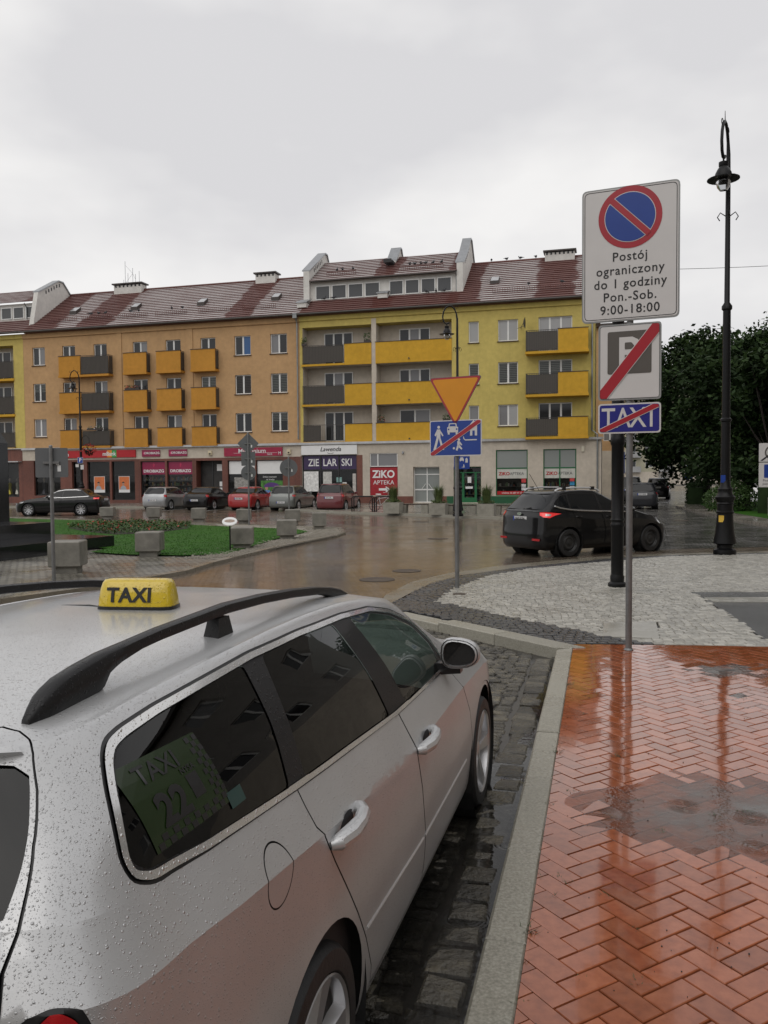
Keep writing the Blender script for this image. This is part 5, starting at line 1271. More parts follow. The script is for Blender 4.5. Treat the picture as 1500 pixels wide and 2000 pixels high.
def carpaint(name, col, metal=.0, rough=.32, drops=True, dscale=75., coat=1.0, spec=.5, cr=.04):
    m, nt, b, N, L = nodes(name)
    f = noise(nt, 2.2, 4, .6); c = mixc(nt, ramp(nt, f, [(.35, 0.), (.7, 1.)]), tuple(x*.93 for x in col), tuple(min(1, x*1.04) for x in col))
    L.new(c, b.inputs['Base Color']); b.inputs['Metallic'].default_value = metal; b.inputs['Roughness'].default_value = rough
    b.inputs['Coat Weight'].default_value = coat; b.inputs['Coat Roughness'].default_value = cr; b.inputs['Specular IOR Level'].default_value = spec
    if drops:
        h = None
        for sc, lo, hi, w in ((dscale, .18, .36, 1.0), (dscale*1.6, .16, .34, .7), (dscale*3.0, .16, .34, .4)):
            vo = N.new('ShaderNodeTexVoronoi'); vo.inputs['Scale'].default_value = sc; L.new(_pos(N), vo.inputs['Vector']); vo.inputs['Randomness'].default_value = 1
            rn = N.new('ShaderNodeSeparateColor'); L.new(vo.outputs['Color'], rn.inputs[0])
            siz = fmath(nt, 'MULTIPLY', rn.outputs[0], hi)
            d = fmath(nt, 'SUBTRACT', siz, vo.outputs['Distance']); d = fmath(nt, 'MAXIMUM', d, 0.0); d = fmath(nt, 'POWER', d, .5)
            d = fmath(nt, 'MULTIPLY', d, w); h = d if h is None else fmath(nt, 'ADD', h, d)
        bp = bump(nt, b, h, .9, .0045); L.new(bp.outputs[0], b.inputs['Coat Normal'])
    return m
# ================================================================ THE TAXI
def build_taxi():
    lo, up = taxi_shells()
    paint = carpaint('silver_wet_paint', (.54, .545, .55), .45, .34, True, 115, .55, .5, .12)
    glossblk = carpaint('wet_black_plastic', (.012, .012, .013), .0, .5, True, 70, .12, .3)
    T = thing('taxi', 'silver estate taxi with black roof rails, wet from rain, parked by the kerb', 'car', (-1.0285, 2.404, 0), -radians(16.19))
    def side_poly(sh, pts, rnd=0., step=.05):
        p = rounded(pts, rnd) if rnd or hasattr(rnd, '__len__') else pts
        p = densify(p, step); return p, [tuple(q) for q in sh.inv(p)]
    # ---- lower skin
    rd = [(-.022, 1.15), (-.028, 1.06), (-.024, 1.007), (.078, .871), (.286, .617), (.385, .481), (.474, .339), (.49, .27), (1.212, .265), (1.208, .435), (1.112, .687), (.996, .888), (.988, .948), (.968, 1.10)]
    fd = [(.978, 1.10), (.998, .948), (1.006, .888), (1.122, .687), (1.218, .435), (1.222, .265), (2.20, .262), (2.31, .40), (2.325, .518), (2.208, .69), (1.975, .882), (1.93, .95), (1.92, 1.08)]
    fl = circ(-.283, .998, .069, .069, 40)
    arches = [circ(0, .335, .362, .368, 44), circ(2.70, .335, .362, .368, 44)]
    P = []
    for nm, pl, stp in (('rear_door', rd, .05), ('front_door', fd, .05), ('flap', fl, .05)):
        P.append((nm, [tuple(q) for q in lo.inv(densify(pl, stp))]))
    for pl in (rd, fd): P.append(('gap', [tuple(q) for q in lo.inv(densify(offset_poly(pl, .0055), .05))]))
    P.append(('gap', [tuple(q) for q in lo.inv(offset_poly(fl, .0042))]))
    A = [('arch', [tuple(q) for q in lo.inv(a)]) for a in arches]
    light = rounded([(.40, 3.78), (.51, 3.985), (.549, 4.09), (.584, 4.04), (.612, 3.94), (.66, 3.7), (.70, 3.4), (.66, 3.1), (.40, 3.1)], [0, .06, .06, .06, .06, .1, .1, .1, 0])
    lin = [(.55 + (a-.55)*.90, 3.6 + (b-3.6)*.86) for a, b in light]
    L3 = [('tail_light', lin), ('light_seal', light)]
    tg = [(0, 5), (.513, 5), (.486, 4.46), (.46, 3.3), (.44, 2.75), (0, 2.75)]
    tgo = [(0, 5), (.519, 5), (.492, 4.46), (.466, 3.3), (.446, 2.72), (0, 2.72)]
    L4 = [('tailgate', tg), ('gap', tgo)]
    hl = rounded([(2.18, 4.5), (2.45, 4.4), (2.62, 3.9), (2.5, 3.35), (2.25, 3.7)], .06)
    reg = skin(lo, A + P + L3 + L4 + [('headlight', hl)], 130, 36, lines=[[(s, 4) for s in np.linspace(0, 3, 160)]])
    # ---- upper skin
    TRIM = [(-.736, 1.195), (-.691, 1.172), (-.512, 1.151), (-.284, 1.128), (-.028, 1.104), (.373, 1.072), (.958, 1.023), (1.41, 1.007), (1.81, 1.0), (1.905, 1.01), (1.895, 1.06), (1.865, 1.15), (1.726, 1.255), (1.472, 1.339), (1.223, 1.387), (.881, 1.413), (.456, 1.427), (.1, 1.429), (-.153, 1.421), (-.396, 1.413), (-.541, 1.402), (-.592, 1.393), (-.628, 1.372), (-.671, 1.33), (-.714, 1.274), (-.738, 1.229)]
    TRIM = rounded(TRIM, .025, 4); DLO = offset_poly(TRIM, -.0145)
    q = lambda pl: [tuple(z) for z in up.inv(densify(pl, .05))]
    qw = rounded([(-.715, 1.215), (-.688, 1.191), (-.5, 1.166), (-.3, 1.144), (-.058, 1.120), (.0, 1.28), (.042, 1.412), (-.2, 1.405), (-.4, 1.397), (-.535, 1.386), (-.585, 1.374), (-.625, 1.348), (-.690, 1.275), (-.715, 1.235)], .02, 4)
    rw = rounded([(.045, 1.111), (.373, 1.086), (.885, 1.043), (.84, 1.20), (.77, 1.398), (.456, 1.411), (.165, 1.412), (.10, 1.28)], .02, 3)
    fw_ = rounded([(1.125, 1.029), (1.41, 1.020), (1.80, 1.013), (1.82, 1.06), (1.80, 1.13), (1.68, 1.230), (1.45, 1.318), (1.21, 1.370), (.955, 1.392), (1.06, 1.18)], .02, 3)
    U = [('quarter_window', q(qw)), ('rear_glass', q(rw)), ('front_glass', q(fw_)), ('pillar', q(DLO)), ('trim', q(TRIM)), ('seal', q(offset_poly(TRIM, .007)))]
    tg2 = [(0, 0), (.513, 0), (.540, 1), (.571, 1.575), (.585, 2.1), (.588, 3), (.577, 3.5), (.547, 3.8), (.35, 3.87), (0, 3.89)]
    tg2o = [(0, 0), (.519, 0), (.546, 1), (.577, 1.575), (.591, 2.1), (.594, 3.0), (.583, 3.53), (.552, 3.84), (.35, 3.90), (0, 3.92)]
    rg = [(0, .16), (.46, .12), (.495, .14), (.530, 1.0), (.560, 1.6), (.566, 1.75), (.54, 1.93), (.5, 2.0), (0, 2.06)]
    ws = rounded([(3, .1), (2.42, .1), (2.36, .35), (2.40, 1.0), (2.46, 1.8), (2.52, 1.95), (3, 1.98)], [0, .04, 0, 0, 0, .04, 0])
    ureg = skin(up, U + [('rear_window', densify(rg, .1)), ('tailgate', densify(tg2, .15)), ('gap', densify(tg2o, .15)), ('windscreen', densify(ws, .1))], 110, 34)
    mb = MB(); to_mb(mb, reg['body'], 0, (1, -1)); to_mb(mb, ureg['body'], 0, (1, -1))
    # bonnet
    ss = np.linspace(1.64, 3, 40); E = lo.P(ss, np.full(40, 5.)); K_ = 9; V = []
    for e in E:
        for k in range(-K_, K_+1): f = k/K_; V.append((e[1]*f, e[0], e[2] + .045*(1-f*f)*min(1, e[1]/.5)))
    n_ = 2*K_+1; mb.add(V, [(i*n_+k, i*n_+k+1, (i+1)*n_+k+1, (i+1)*n_+k) for i in range(39) for k in range(n_-1)])
    mb.build('body', paint, T, True, angle=28)
    mb = MB(); to_mb(mb, reg['gap'], -.010, (1, -1)); to_mb(mb, ureg['gap'], -.008, (1, -1)); to_mb(mb, ureg['seal'], -.002, (1, -1)); mb.build('panel_gaps', M['trimblk'], T, True)
    mb = MB(); to_mb(mb, ureg['pillar'], -.002, (1, -1)); mb.build('window_pillars', glossblk, T, True)
    mb = MB(); to_mb(mb, ureg['trim'], .004, (1, -1)); mb.build('window_trim', carpaint('wet_bright_trim', (.74, .74, .73), .85, .2, True, 95), T, True)
    doors = {}
    for nm in ('rear_door', 'front_door'):
        for sd in (1, -1):
            d = to_mb(MB(), reg[nm], .0, (sd,)).build('door', paint, T, True, angle=28); doors[nm, sd] = d
            g_ = to_mb(MB(), ureg['rear_glass' if nm == 'rear_door' else 'front_glass'], -.005, (sd,)).build('window', M['privacy'] if nm == 'rear_door' else M['tinted'], d, True)
    for sd in (1, -1): w = to_mb(MB(), ureg['quarter_window'], -.005, (sd,)).build('quarter_window', M['privacy'], T, True)
    to_mb(MB(), ureg['windscreen'], -.004, (1, -1)).build('windscreen', M['tinted'], T, True)
    mb = to_mb(MB(), reg['tailgate'], 0, (1, -1)); to_mb(mb, ureg['tailgate'], 0, (1, -1)); tgo_ = mb.build('tailgate', paint, T, True, angle=28)
    to_mb(MB(), ureg['rear_window'], -.006, (1, -1)).build('rear_window', M['privacy'], tgo_, True)
    to_mb(MB(), reg['flap'], 0).build('fuel_flap', paint, T, True, angle=28)
    for sd in (1, -1):
        l_ = to_mb(MB(), reg['light_seal'], -.001, (sd,)).build('tail_light', M['trimblk'], T, True); to_mb(MB(), reg['tail_light'], .004, (sd,)).build('red_lens', M['lens_r'], l_, True)
        to_mb(MB(), reg['headlight'], .003, (sd,)).build('headlight', M['lens_c'], T, True)
    # spoiler lip over the rear glass
    mb = MB(); s_ = np.linspace(0, .56, 16); a = up.P(s_, np.full(16, 2.55)); b_ = up.P(s_, np.full(16, 2.05)); 
    for sd in (1, -1):
        V = []
        for j_, (p, q_) in enumerate(zip(a, b_)):
          k_ = min(1., (15-j_)/5.); V += [(p[1]*sd, p[0]-.004, p[2]+.006), (q_[1]*sd, q_[0]-.04*k_, q_[2]+.012+.03*k_), (q_[1]*sd, q_[0]+.01, q_[2]+.0)]
        F_ = []
        for i in range(15): F_ += [(3*i, 3*i+3, 3*i+4, 3*i+1), (3*i+1, 3*i+4, 3*i+5, 3*i+2)]
        mb.add(V, F_ if sd < 0 else [f[::-1] for f in F_])
    mb.build('spoiler', paint, tgo_, True, angle=50)
    mb = MB(); mb.box(-.26, .26, -1.09, -1.07, .80, .915); mb.build('number_plate', M['plate'], tgo_)
    # underside, arches, liners
    mb = MB(); mb.box(-.78, .78, -.85, 2.95, .16, .30)
    for X in (0, 2.70):
        for sd in (1, -1): arch_liner(mb, .885*sd, X, .40, .34, sd)
    mb.build('underbody', M['under'], T)
    # cabin
    mb = MB()
    gs, gv = np.linspace(.0, 2.3, 40), np.linspace(2.15, 6, 10)
    for sh, vv, o_ in ((up, gv, -.025), (lo, np.linspace(.8, 4.9, 8), -.06)):
        G = sh.P(np.repeat(gs, len(vv)), np.tile(vv, len(gs))).reshape(len(gs), len(vv), 3)
        for sd in (1, -1):
            V = [((p[1]-(.05 if sh is lo else .0))*sd, p[0]+(.05 if p[0] < -.5 else 0), p[2]+o_) for row in G for p in row]; n_ = len(vv)
            mb.add(V, [(i*n_+k, i*n_+k+1, (i+1)*n_+k+1, (i+1)*n_+k) for i in range(len(gs)-1) for k in range(n_-1)])
    mb.box(-.8, .8, -.8, 2.2, .30, .34); mb.box(-.70, .70, -.78, .15, .34, .98); mb.build('cabin_lining', M['cabin'], T)
    def seat(x, y, w, rear=False):
        mb = MB(); mb.hexa([(x-w, y-.1, .45), (x+w, y-.1, .45), (x+w, y+.45, .45), (x-w, y+.45, .45)], [(x-w*.95, y-.1, .60), (x+w*.95, y-.1, .60), (x+w*.95, y+.45, .63), (x-w*.95, y+.45, .63)])
        mb.hexa([(x-w, y-.14, .55), (x+w, y-.14, .55), (x+w, y+.02, .58), (x-w, y+.02, .58)], [(x-w*.8, y-.30, 1.13), (x+w*.8, y-.30, 1.13), (x+w*.8, y-.19, 1.13), (x-w*.8, y-.19, 1.13)])
        for hx in ((x,) if not rear else (x-.3, x+.3)): mb.hexa([(hx-.13, y-.32, 1.16), (hx+.13, y-.32, 1.16), (hx+.13, y-.22, 1.16), (hx-.13, y-.22, 1.16)], [(hx-.11, y-.34, 1.33), (hx+.11, y-.34, 1.33), (hx+.11, y-.24, 1.33), (hx-.11, y-.24, 1.33)])
        o = mb.build('seat', M['seat'], T, True, angle=50); return o
    seat(.37, 1.18, .26); seat(-.37, 1.18, .26); seat(0, .28, .60, True)
    mb = MB(); mb.hexa([(-.72, 1.72, .62), (.72, 1.72, .62), (.72, 2.25, .62), (-.72, 2.25, .62)], [(-.70, 1.80, .95), (.70, 1.80, .95), (.70, 2.25, .97), (-.70, 2.25, .97)]); mb.build('dashboard', M['seat'], T, True)
    mb = MB(); C0 = Vector((-.37, 1.50, .93)); tl = radians(62)
    mb.tube([C0 + Vector((.185*cos(a), .185*sin(a)*cos(tl)*-1, .185*sin(a)*sin(tl))) for a in np.linspace(0, 2*pi, 33)], .015, 8, False)
    mb.tube([C0, C0 + Vector((0, .3, -.16))], .03, 8); mb.tube([C0 + Vector((-.18, 0, 0)), C0 + Vector((.18, 0, 0))], .018, 6)
    mb.build('steering_wheel', pm('steering_rim', (.10, .10, .10), .35), T, True)
    # mouldings and handles
    for sd in (1, -1):
        for nm, xa, xb in (('rear_door', .385, 1.165), ('front_door', 1.19, 2.15)):
            xs = np.linspace(xa, xb, 10); pp = surf_pts(lo, [(x, np.interp(x, [.35, 1.15, 2.15], [.512, .462, .452])) for x in xs], .003)
            mb = MB(); mb.tube([(p[1]*sd-.004*sd, p[0], p[2]) for p in pp], .0065, 6); mb.build('side_moulding', paint, doors[nm, sd], True)
        for nm, xc, zc in (('rear_door', .160, .938), ('front_door', 1.142, .878)):
            pp = surf_pts(lo, [(xc, zc)])[0]; yo = pp[1]
            mb = MB(); V = []
            mb.tube([(sd*(yo+d), xc+x, zc+z) for x, z, d in ((-.118, -.010, -.004), (-.10, -.006, .016), (-.05, .0, .034), (.02, .004, .038), (.075, .008, .030), (.10, .010, .012), (.112, .012, -.006))], [.014, .024, .027, .022, .021, .022, .014], 10)
            hd = mb.build('handle', paint, doors[nm, sd], True)
            mb = MB(); mb.lathe([(1e-3, .0025), (.032, .0025), (.040, .0005)], 20, (0, 0, 0), 'x'); 
            mb.v = [(sd*(yo-.001)+x*sd, xc+.015+y*1.55, zc-.006+z*.95) for x, y, z in mb.v]; mb.build('handle_cup', M['cabin'], hd, True)
    # roof rails
    for sd in (1, -1):
        xs = np.linspace(-.655, 1.40, 90); tx = [-.655, -.62, -.57, -.50, -.42, -.17, .19, .45, .70, .95, 1.13, 1.26, 1.34, 1.40]; tz = [1.447, 1.481, 1.508, 1.522, 1.533, 1.548, 1.557, 1.548, 1.531, 1.507, 1.482, 1.455, 1.428, 1.398]
        mb = MB(); V = []; n_ = 10
        _yy = .512 - .012*((xs-.3)/1.1)**2; _sv = up.inv(np.stack([xs, _yy], -1), (0, 1), None, 3.7); _rz = up.P(_sv[:, 0], _sv[:, 1])[:, 2]
        for x, rz in zip(xs, _rz):
            zt = np.interp(x, tx, tz); yy = .512 - .012*((x-.3)/1.1)**2
            f = np.interp(x, [-.43, -.40, -.36, -.26], [0, .62, .82, 1]) * np.interp(x, [1.02, 1.12, 1.2], [1, .6, 0]); zbm = rz-.012 + (zt-.033-rz+.012)*f; zbm = min(zbm, zt-.006)
            h, w_ = (zt-zbm)/2, .021*np.interp(x, [-.655, -.60, -.42, -.3, 1.1, 1.40], [.45, 1.25, 1.15, .95, .95, .5]); c_ = (zt+zbm)/2
            for k in range(n_):
                a = 2*pi*k/n_; ca, sa = cos(a), sin(a); ex = .55
                V.append((sd*(yy + w_*math.copysign(abs(ca)**ex, ca)), x, c_ + h*math.copysign(abs(sa)**ex, sa)))
        F_ = [(i*n_+k, i*n_+(k+1) % n_, (i+1)*n_+(k+1) % n_, (i+1)*n_+k) for i in range(len(xs)-1) for k in range(n_)] + [tuple(range(n_))[::-1], tuple((len(xs)-1)*n_+k for k in range(n_))]
        mb.add(V, F_ if sd > 0 else [f[::-1] for f in F_])
        mb.build('roof_rail', glossblk, T, True, angle=50)
        mb = MB(); mb.hexa([(sd*.512-.028, .10, 1.44), (sd*.512+.028, .10, 1.44), (sd*.512+.028, .21, 1.44), (sd*.512-.028, .21, 1.44)], [(sd*.512-.018, .125, 1.52), (sd*.512+.018, .125, 1.52), (sd*.512+.018, .19, 1.52), (sd*.512-.018, .19, 1.52)]); mb.build('rail_foot', glossblk, T)
    # mirrors
    for sd in (1, -1):
        mb = MB(); V = []; n_ = 20; prof = [(.0, .80), (.012, .97), (.03, 1.0), (.06, .95), (.095, .78), (.12, .48), (.128, .05)]
        def ring(k, sc):
            a = 2*pi*k/n_; ca, sa = cos(a), sin(a); return (.095*math.copysign(abs(ca)**.75, ca)*sc, (.072 - .014*ca)*math.copysign(abs(sa)**.8, sa)*sc)
        cx, cy, cz = .935, 1.70, 1.104
        for y_, sc in prof:
            for k in range(n_): dx, dz = ring(k, sc); V.append((sd*(cx+dx+.15*y_*0), cy+y_, cz+dz))
        F_ = [(i*n_+k, (i+1)*n_+k, (i+1)*n_+(k+1) % n_, i*n_+(k+1) % n_) for i in range(len(prof)-1) for k in range(n_)]
        mb.add(V, F_ if sd > 0 else [f[::-1] for f in F_]); mi = mb.build('mirror', paint, T, True, angle=60)
        mb = MB(); V = [(sd*(cx+ring(k, .76)[0]), cy+.012, cz+ring(k, .76)[1]) for k in range(n_)]; mb.add(V, [tuple(range(n_)) if sd > 0 else tuple(range(n_))[::-1]]); mb.build('mirror_glass', glassy('mirror_glass', (.02, .02, .02), .02), mi)
        mb = MB(); V = []
        for sc, yy in ((.93, .004), (.75, .010)): V += [(sd*(cx+ring(k, sc)[0]), cy+yy, cz+ring(k, sc)[1]) for k in range(n_)]
        F_ = [(k, (k+1) % n_, n_+(k+1) % n_, n_+k) for k in range(n_)]; mb.add(V, F_ if sd > 0 else [f[::-1] for f in F_]); mb.build('mirror_rim', M['trimblk'], mi)
        mb = MB(); mb.hexa([(sd*.80, 1.76, .985), (sd*.93, 1.76, 1.0), (sd*.93, 1.82, 1.0), (sd*.80, 1.84, .985)][::sd], [(sd*.80, 1.77, 1.04), (sd*.93, 1.75, 1.05), (sd*.93, 1.80, 1.05), (sd*.80, 1.83, 1.04)][::sd]); mb.build('mirror_arm', M['trimblk'], mi)
    wm = dict(tyre=M['tyre'], rim=M['rim'], disc=M['disc'])
    for X in (0, 2.70):
        for sd in (1, -1): wheel(T, .888*sd, X, .32, .225, .236, sd, wm, 5, 'wide', 48)
    # sticker on the quarter window
    gpl = pm('green_sticker', (.009, .024, .003), .25, var=.1); blk = M['black']
    def sticker(pts_xz): return surf_pts(up, pts_xz, -.010)
    def patch(x0, x1, z0, z1, off=0.0, n=4, m=3, tl=.0):
        V = []
        g_ = [(x0+(x1-x0)*i/n, z0+(z1-z0)*j/m - tl*(x0+(x1-x0)*i/n)) for i in range(n+1) for j in range(m+1)]
        P_ = surf_pts(up, g_, -.0035+off); V = [(p[1], p[0], p[2]) for p in P_]
        return V, [(i*(m+1)+j, (i+1)*(m+1)+j, (i+1)*(m+1)+j+1, i*(m+1)+j+1) for i in range(n) for j in range(m)]
    TL = .03
    st = MB().add(*patch(-.640, -.335, 1.178, 1.330, 0, 6, 5, TL)).build('sticker', gpl, T)
    mb = MB()
    for i in range(14):
        for r_ in range(2):
            if (i+r_) % 2 == 0: mb.add(*patch(-.628+i*.0205, -.628+(i+1)*.0205, 1.179+r_*.012, 1.191+r_*.012, .001, 1, 1, TL))
    for j in range(11):
        for r_ in range(3):
            if (j+r_) % 2 == 0: mb.add(*patch(-.382+r_*.0155, -.3665+r_*.0155, 1.206+j*.011, 1.217+j*.011, .001, 1, 1, TL))
    mb.build('sticker_checks', blk, st)
    def stext(s, xc, zc, size, m_, wide=1., bold=.0):
        me = text_mesh(s, size, 0, bold).copy(); pts = [(xc + v.co.x*wide, zc + v.co.y - TL*(xc+v.co.x*wide)) for v in me.vertices]
        P_ = surf_pts(up, pts, -.0015)
        for v, p in zip(me.vertices, P_): v.co = (p[1], p[0], p[2])
        me.materials.clear(); me.materials.append(m_); put('sticker_lettering', me, st)
    stext('TAXI', -.515, 1.303, .046, blk, 1.5, .0005); stext('22', -.53, 1.234, .078, blk, 1.4, .003); stext('NYSA', -.43, 1.278, .016, blk, 1.4, .0003)
    mb = MB(); mb.add(*patch(-.452, -.408, 1.222, 1.268, .001, 2, 2, TL)); mb.build('crest', blk, st)
    mb = MB(); mb.add(*patch(-.345, -.275, 1.162, 1.196, .001, 2, 1, TL)); mb.build('permit_sticker', pm('teal_sticker', (.02, .06, .055), .3), T)
    # roof lamp: a thing of its own
    SG = thing('taxi_roof_sign', 'yellow roof sign reading TAXI on top of the silver estate', 'sign', (0, 0, 0))
    fwd = Vector((.2788, .9603, 0)); rgt = Vector((.9603, -.2788, 0)); SG.location = Vector((-1.0285, 2.404, 1.480)) + fwd*.485 + rgt*.032; SG.rotation_euler = (0, 0, -radians(16.19-10)); SG.scale = (.98, .95, .84)
    ye = carpaint('yellow_sign_plastic', (.62, .44, .008), 0, .35, True, 90)
    mb = MB(); V = []; rows = [(0., 1.0, 1.0), (.03, .985, .96), (.07, .95, .83), (.095, .91, .68), (.107, .86, .52), (.111, .70, .25), (.111, .0, .0)]; n_ = 28
    for h, sx, sy in rows:
        for k in range(n_):
            a = 2*pi*k/n_; ca, sa = cos(a), sin(a); V.append((.138*sx*math.copysign(abs(ca)**.35, ca), .062*sy*math.copysign(abs(sa)**.45, sa), .012+h))
    mb.add(V, [(i*n_+k, i*n_+(k+1) % n_, (i+1)*n_+(k+1) % n_, (i+1)*n_+k) for i in range(len(rows)-1) for k in range(n_)]); mb.build('lamp_shell', ye, SG, True, angle=50)
    mb = MB(); V = [(.141*math.copysign(abs(cos(2*pi*k/n_))**.35, cos(2*pi*k/n_)), .065*math.copysign(abs(sin(2*pi*k/n_))**.45, sin(2*pi*k/n_)), z) for z in (-.004, .013) for k in range(n_)]
    mb.add(V, [(k, (k+1) % n_, n_+(k+1) % n_, n_+k) for k in range(n_)] + [tuple(range(n_, 2*n_))]); mb.build('base', M['trimblk'], SG, True)
    text('lettering', 'TAXI', .082, M['black'], SG, (-.012, -.0575, .058), (radians(90-11), 0, 0), .0015, .0025, wide=.86, space=1.06)
    text('lettering', 'TAXI', .082, M['black'], SG, (.012, .0575, .058), (radians(90-11), 0, pi), .0015, .0025, wide=.86, space=1.06)
    mb = MB(); mb.tube([(-.13, .0, -.002), (-.2, .03, .001), (-.3, .05, -.004), (-.42, .06, -.016)], .004, 6); mb.build('cable', M['black'], SG)
    return T
taxi = build_taxi()
# ================================================================ OTHER CARS
def build_car(name, label, x, y, head, c, group=None):
    """c: dict of shape numbers; origin = rear axle centre; head = heading clockwise from +Y (radians)"""
    T = thing(name, label, 'car', (x, y, 0), -head, group)
    W, wb, Xr, Xf = c['W'], c['wb'], c['Xr'], c['Xf']
    zb = c['zb']; ze = c['ze']; We = c['We']; g = c['gh']        # gh: (rear base X, rear top X, front base X, front top X)
    def wt(w): return ([Xr, Xr+.25, Xr+.7, wb*.5, wb, Xf-.3, Xf], [w-.09, w-.05, w-.01, w, w-.005, w-.08, w-.17])
    zc = (zb[0], [z-.13 for z in zb[1]])
    low = [dict(z=.19, w=wt(W-.09), Xr=Xr+.08, Xf=Xf-.08, a=.3, b=.6, nf=2.8), dict(z=.28, w=wt(W-.03), Xr=Xr+.02, Xf=Xf-.02, a=.34, b=.65, nf=2.6),
           dict(z=.50, w=wt(W-.008), Xr=Xr, Xf=Xf, a=.36, b=.7, nf=2.5), dict(z=.68, w=wt(W), Xr=Xr+.015, Xf=Xf-.03, a=.36, b=.7, nf=2.5),
           dict(z=zc, w=wt(W-.003), Xr=Xr+c.get('tr', .05), Xf=Xf-.12, a=.36, b=.7, nf=2.5), dict(z=zb, w=wt(W-.06), Xr=Xr+c.get('tr2', .10), Xf=Xf-.22, a=.36, b=.7, nf=2.5)]
    xs = list(np.linspace(g[0], g[2], 12)); zl = lambda t: (xs, [np.interp(q_, *zb)*(1-t) + np.interp(q_, *ze)*t for q_ in xs]); off = lambda d: (ze[0], [z+d for z in ze[1]])
    W0 = W-.06
    up = [dict(z=zb, w=W0, Xr=g[0], Xf=g[2], a=.34, b=.55, nf=3), dict(z=zl(.5), w=W0*.5+We*.5+.015, Xr=(g[0]+g[1])/2-.02, Xf=(g[2]+g[3])/2+.04, a=.34, b=.5, nf=3),
          dict(z=zl(1.), w=We, Xr=g[1], Xf=g[3], a=.32, b=.42, nf=3), dict(z=off(.022), w=We-.045, Xr=g[1]+.04, Xf=g[3]-.08, a=.32, b=.42, nf=3),
          dict(z=off(.04), w=We-.15, Xr=g[1]+.12, Xf=g[3]-.2, a=.32, b=.42, nf=3), dict(z=off(.052), w=0., Xr=g[1]+.4, Xf=g[3]-.55, a=.3, b=.4, nf=2)]
    lo, us = Shell(low, (4,)), Shell(up)
    R = c['R']; q = lambda sh, pl: [tuple(z) for z in sh.inv(densify(pl, .08))]
    A = [('arch', [tuple(z) for z in lo.inv(circ(X, R+.01, R+.045, R+.045, 28))]) for X in (0, wb)]
    gaps = []
    for k_, pl in enumerate(c['doors']): gaps.append(('door%d' % k_, q(lo, pl)))
    for pl in c['doors']: gaps.append(('gap', q(lo, offset_poly(pl, .012))))
    lt = [('tail', c['tail'])] if c.get('tail') else []
    hl = [('head', rounded([(2.15, 4.55), (2.42, 4.4), (2.6, 3.9), (2.5, 3.3), (2.25, 3.6)], .05))]
    bmp_ = [('bumper', [(0, 1.1), (.98, 1.1), (.98, 2.55), (0, 2.55)])] if c.get('bumper') else []
    reg = skin(lo, A + lt + gaps + hl + bmp_, 70, 18, lines=[[(s, 4) for s in np.linspace(0, 3, 80)]])
    S_ = [('side_window%d' % k_, q(us, pl)) for k_, pl in enumerate(c['wins'])]
    DL = [('pillar', q(us, c['dlo']))]
    S_ += [('rear_window', c.get('rw', [(0, .2), (.5, .2), (.56, 1), (.60, 1.8), (.55, 1.95), (0, 1.97)])), ('windscreen', [(3, .08), (2.45, .08), (2.40, 1.0), (2.46, 1.8), (2.52, 1.93), (3, 1.95)])]
    trim = [('trim', q(us, offset_poly(c['dlo'], .022)))] if c.get('trim') else []
    ur = skin(us, S_ + DL + trim, 60, 16)
    paint = c['paint']; mb = MB(); to_mb(mb, reg['body'], 0, (1, -1)); to_mb(mb, ur['body'], 0, (1, -1))
    for rng, cr_ in (((1.5, 3.0), .05),) + ((((0.0, 1.5), .03),) if c.get('trunk') else ()):
        ss = np.linspace(*rng, 30); E = lo.P(ss, np.full(30, 5.)); K_ = 5; V = []
        for e in E:
            for k in range(-K_, K_+1): f = k/K_; V.append((e[1]*f, e[0], e[2] + cr_*(1-f*f)*min(1, e[1]/.5)))
        n_ = 2*K_+1; mb.add(V, [(i*n_+k, i*n_+k+1, (i+1)*n_+k+1, (i+1)*n_+k) for i in range(29) for k in range(n_-1)])
    mb.build('body', paint, T, True, angle=32)
    for sd in (1, -1):
        for k_ in range(4):
            if 'door%d' % k_ in reg: to_mb(MB(), reg['door%d' % k_], 0, (sd,)).build('door', paint, T, True, angle=32)
            if 'side_window%d' % k_ in ur: to_mb(MB(), ur['side_window%d' % k_], -.003, (sd,)).build('side_window', c.get('glass', M['cglass']), T, True)
        if 'tail' in reg:
            tl = to_mb(MB(), reg['tail'], .004, (sd,)).build('tail_light', c.get('lens', M['lens_r']), T, True)
            if c.get('clear'):
                v0, v1 = c['clear']; G = [lo.P(np.array([s]), np.array([v]))[0] for s in np.linspace(.60, .80, 6) for v in (v0, v1)]
                mb = MB(); mb.add([(p[1]*sd*1.006, p[0]-.007, p[2]) for p in G], [(2*i, 2*i+2, 2*i+3, 2*i+1)[::(1 if sd < 0 else -1)] for i in range(5)]); mb.build('clear_lens', M['lens_c'], tl)
        to_mb(MB(), reg['head'], .003, (sd,)).build('headlight', M['lens_c'], T, True)
        for xc, zc_ in c.get('handles', ()):
            p = surf_pts(lo, [(xc, zc_)])[0]; mb = MB(); mb.tube([(sd*(p[1]+d_), xc+x_, zc_) for x_, d_ in ((-.09, 0), (-.06, .025), (.06, .025), (.09, 0))], .014, 6); mb.build('handle', c.get('hm', paint), T, True)
        mx, mz = c['mirror']; p = surf_pts(lo, [(mx, np.interp(mx, *zb)-.02)])[0]
        mb = MB(); mb.lathe([(1e-3, 0), (.055, .004), (.07, .03), (.06, .09), (.02, .12), (1e-3, .125)], 14, (0, 0, 0), 'y'); mb.v = [(sd*(p[1]+.10)+v[0]*1.5, mx+v[1], mz+v[2]*.95) for v in mb.v]; mb.tube([(sd*(p[1]-.04), mx+.07, mz-.06), (sd*(p[1]+.06), mx+.06, mz-.02)], .022, 6); mb.build('mirror', c.get('mm', paint), T, True)
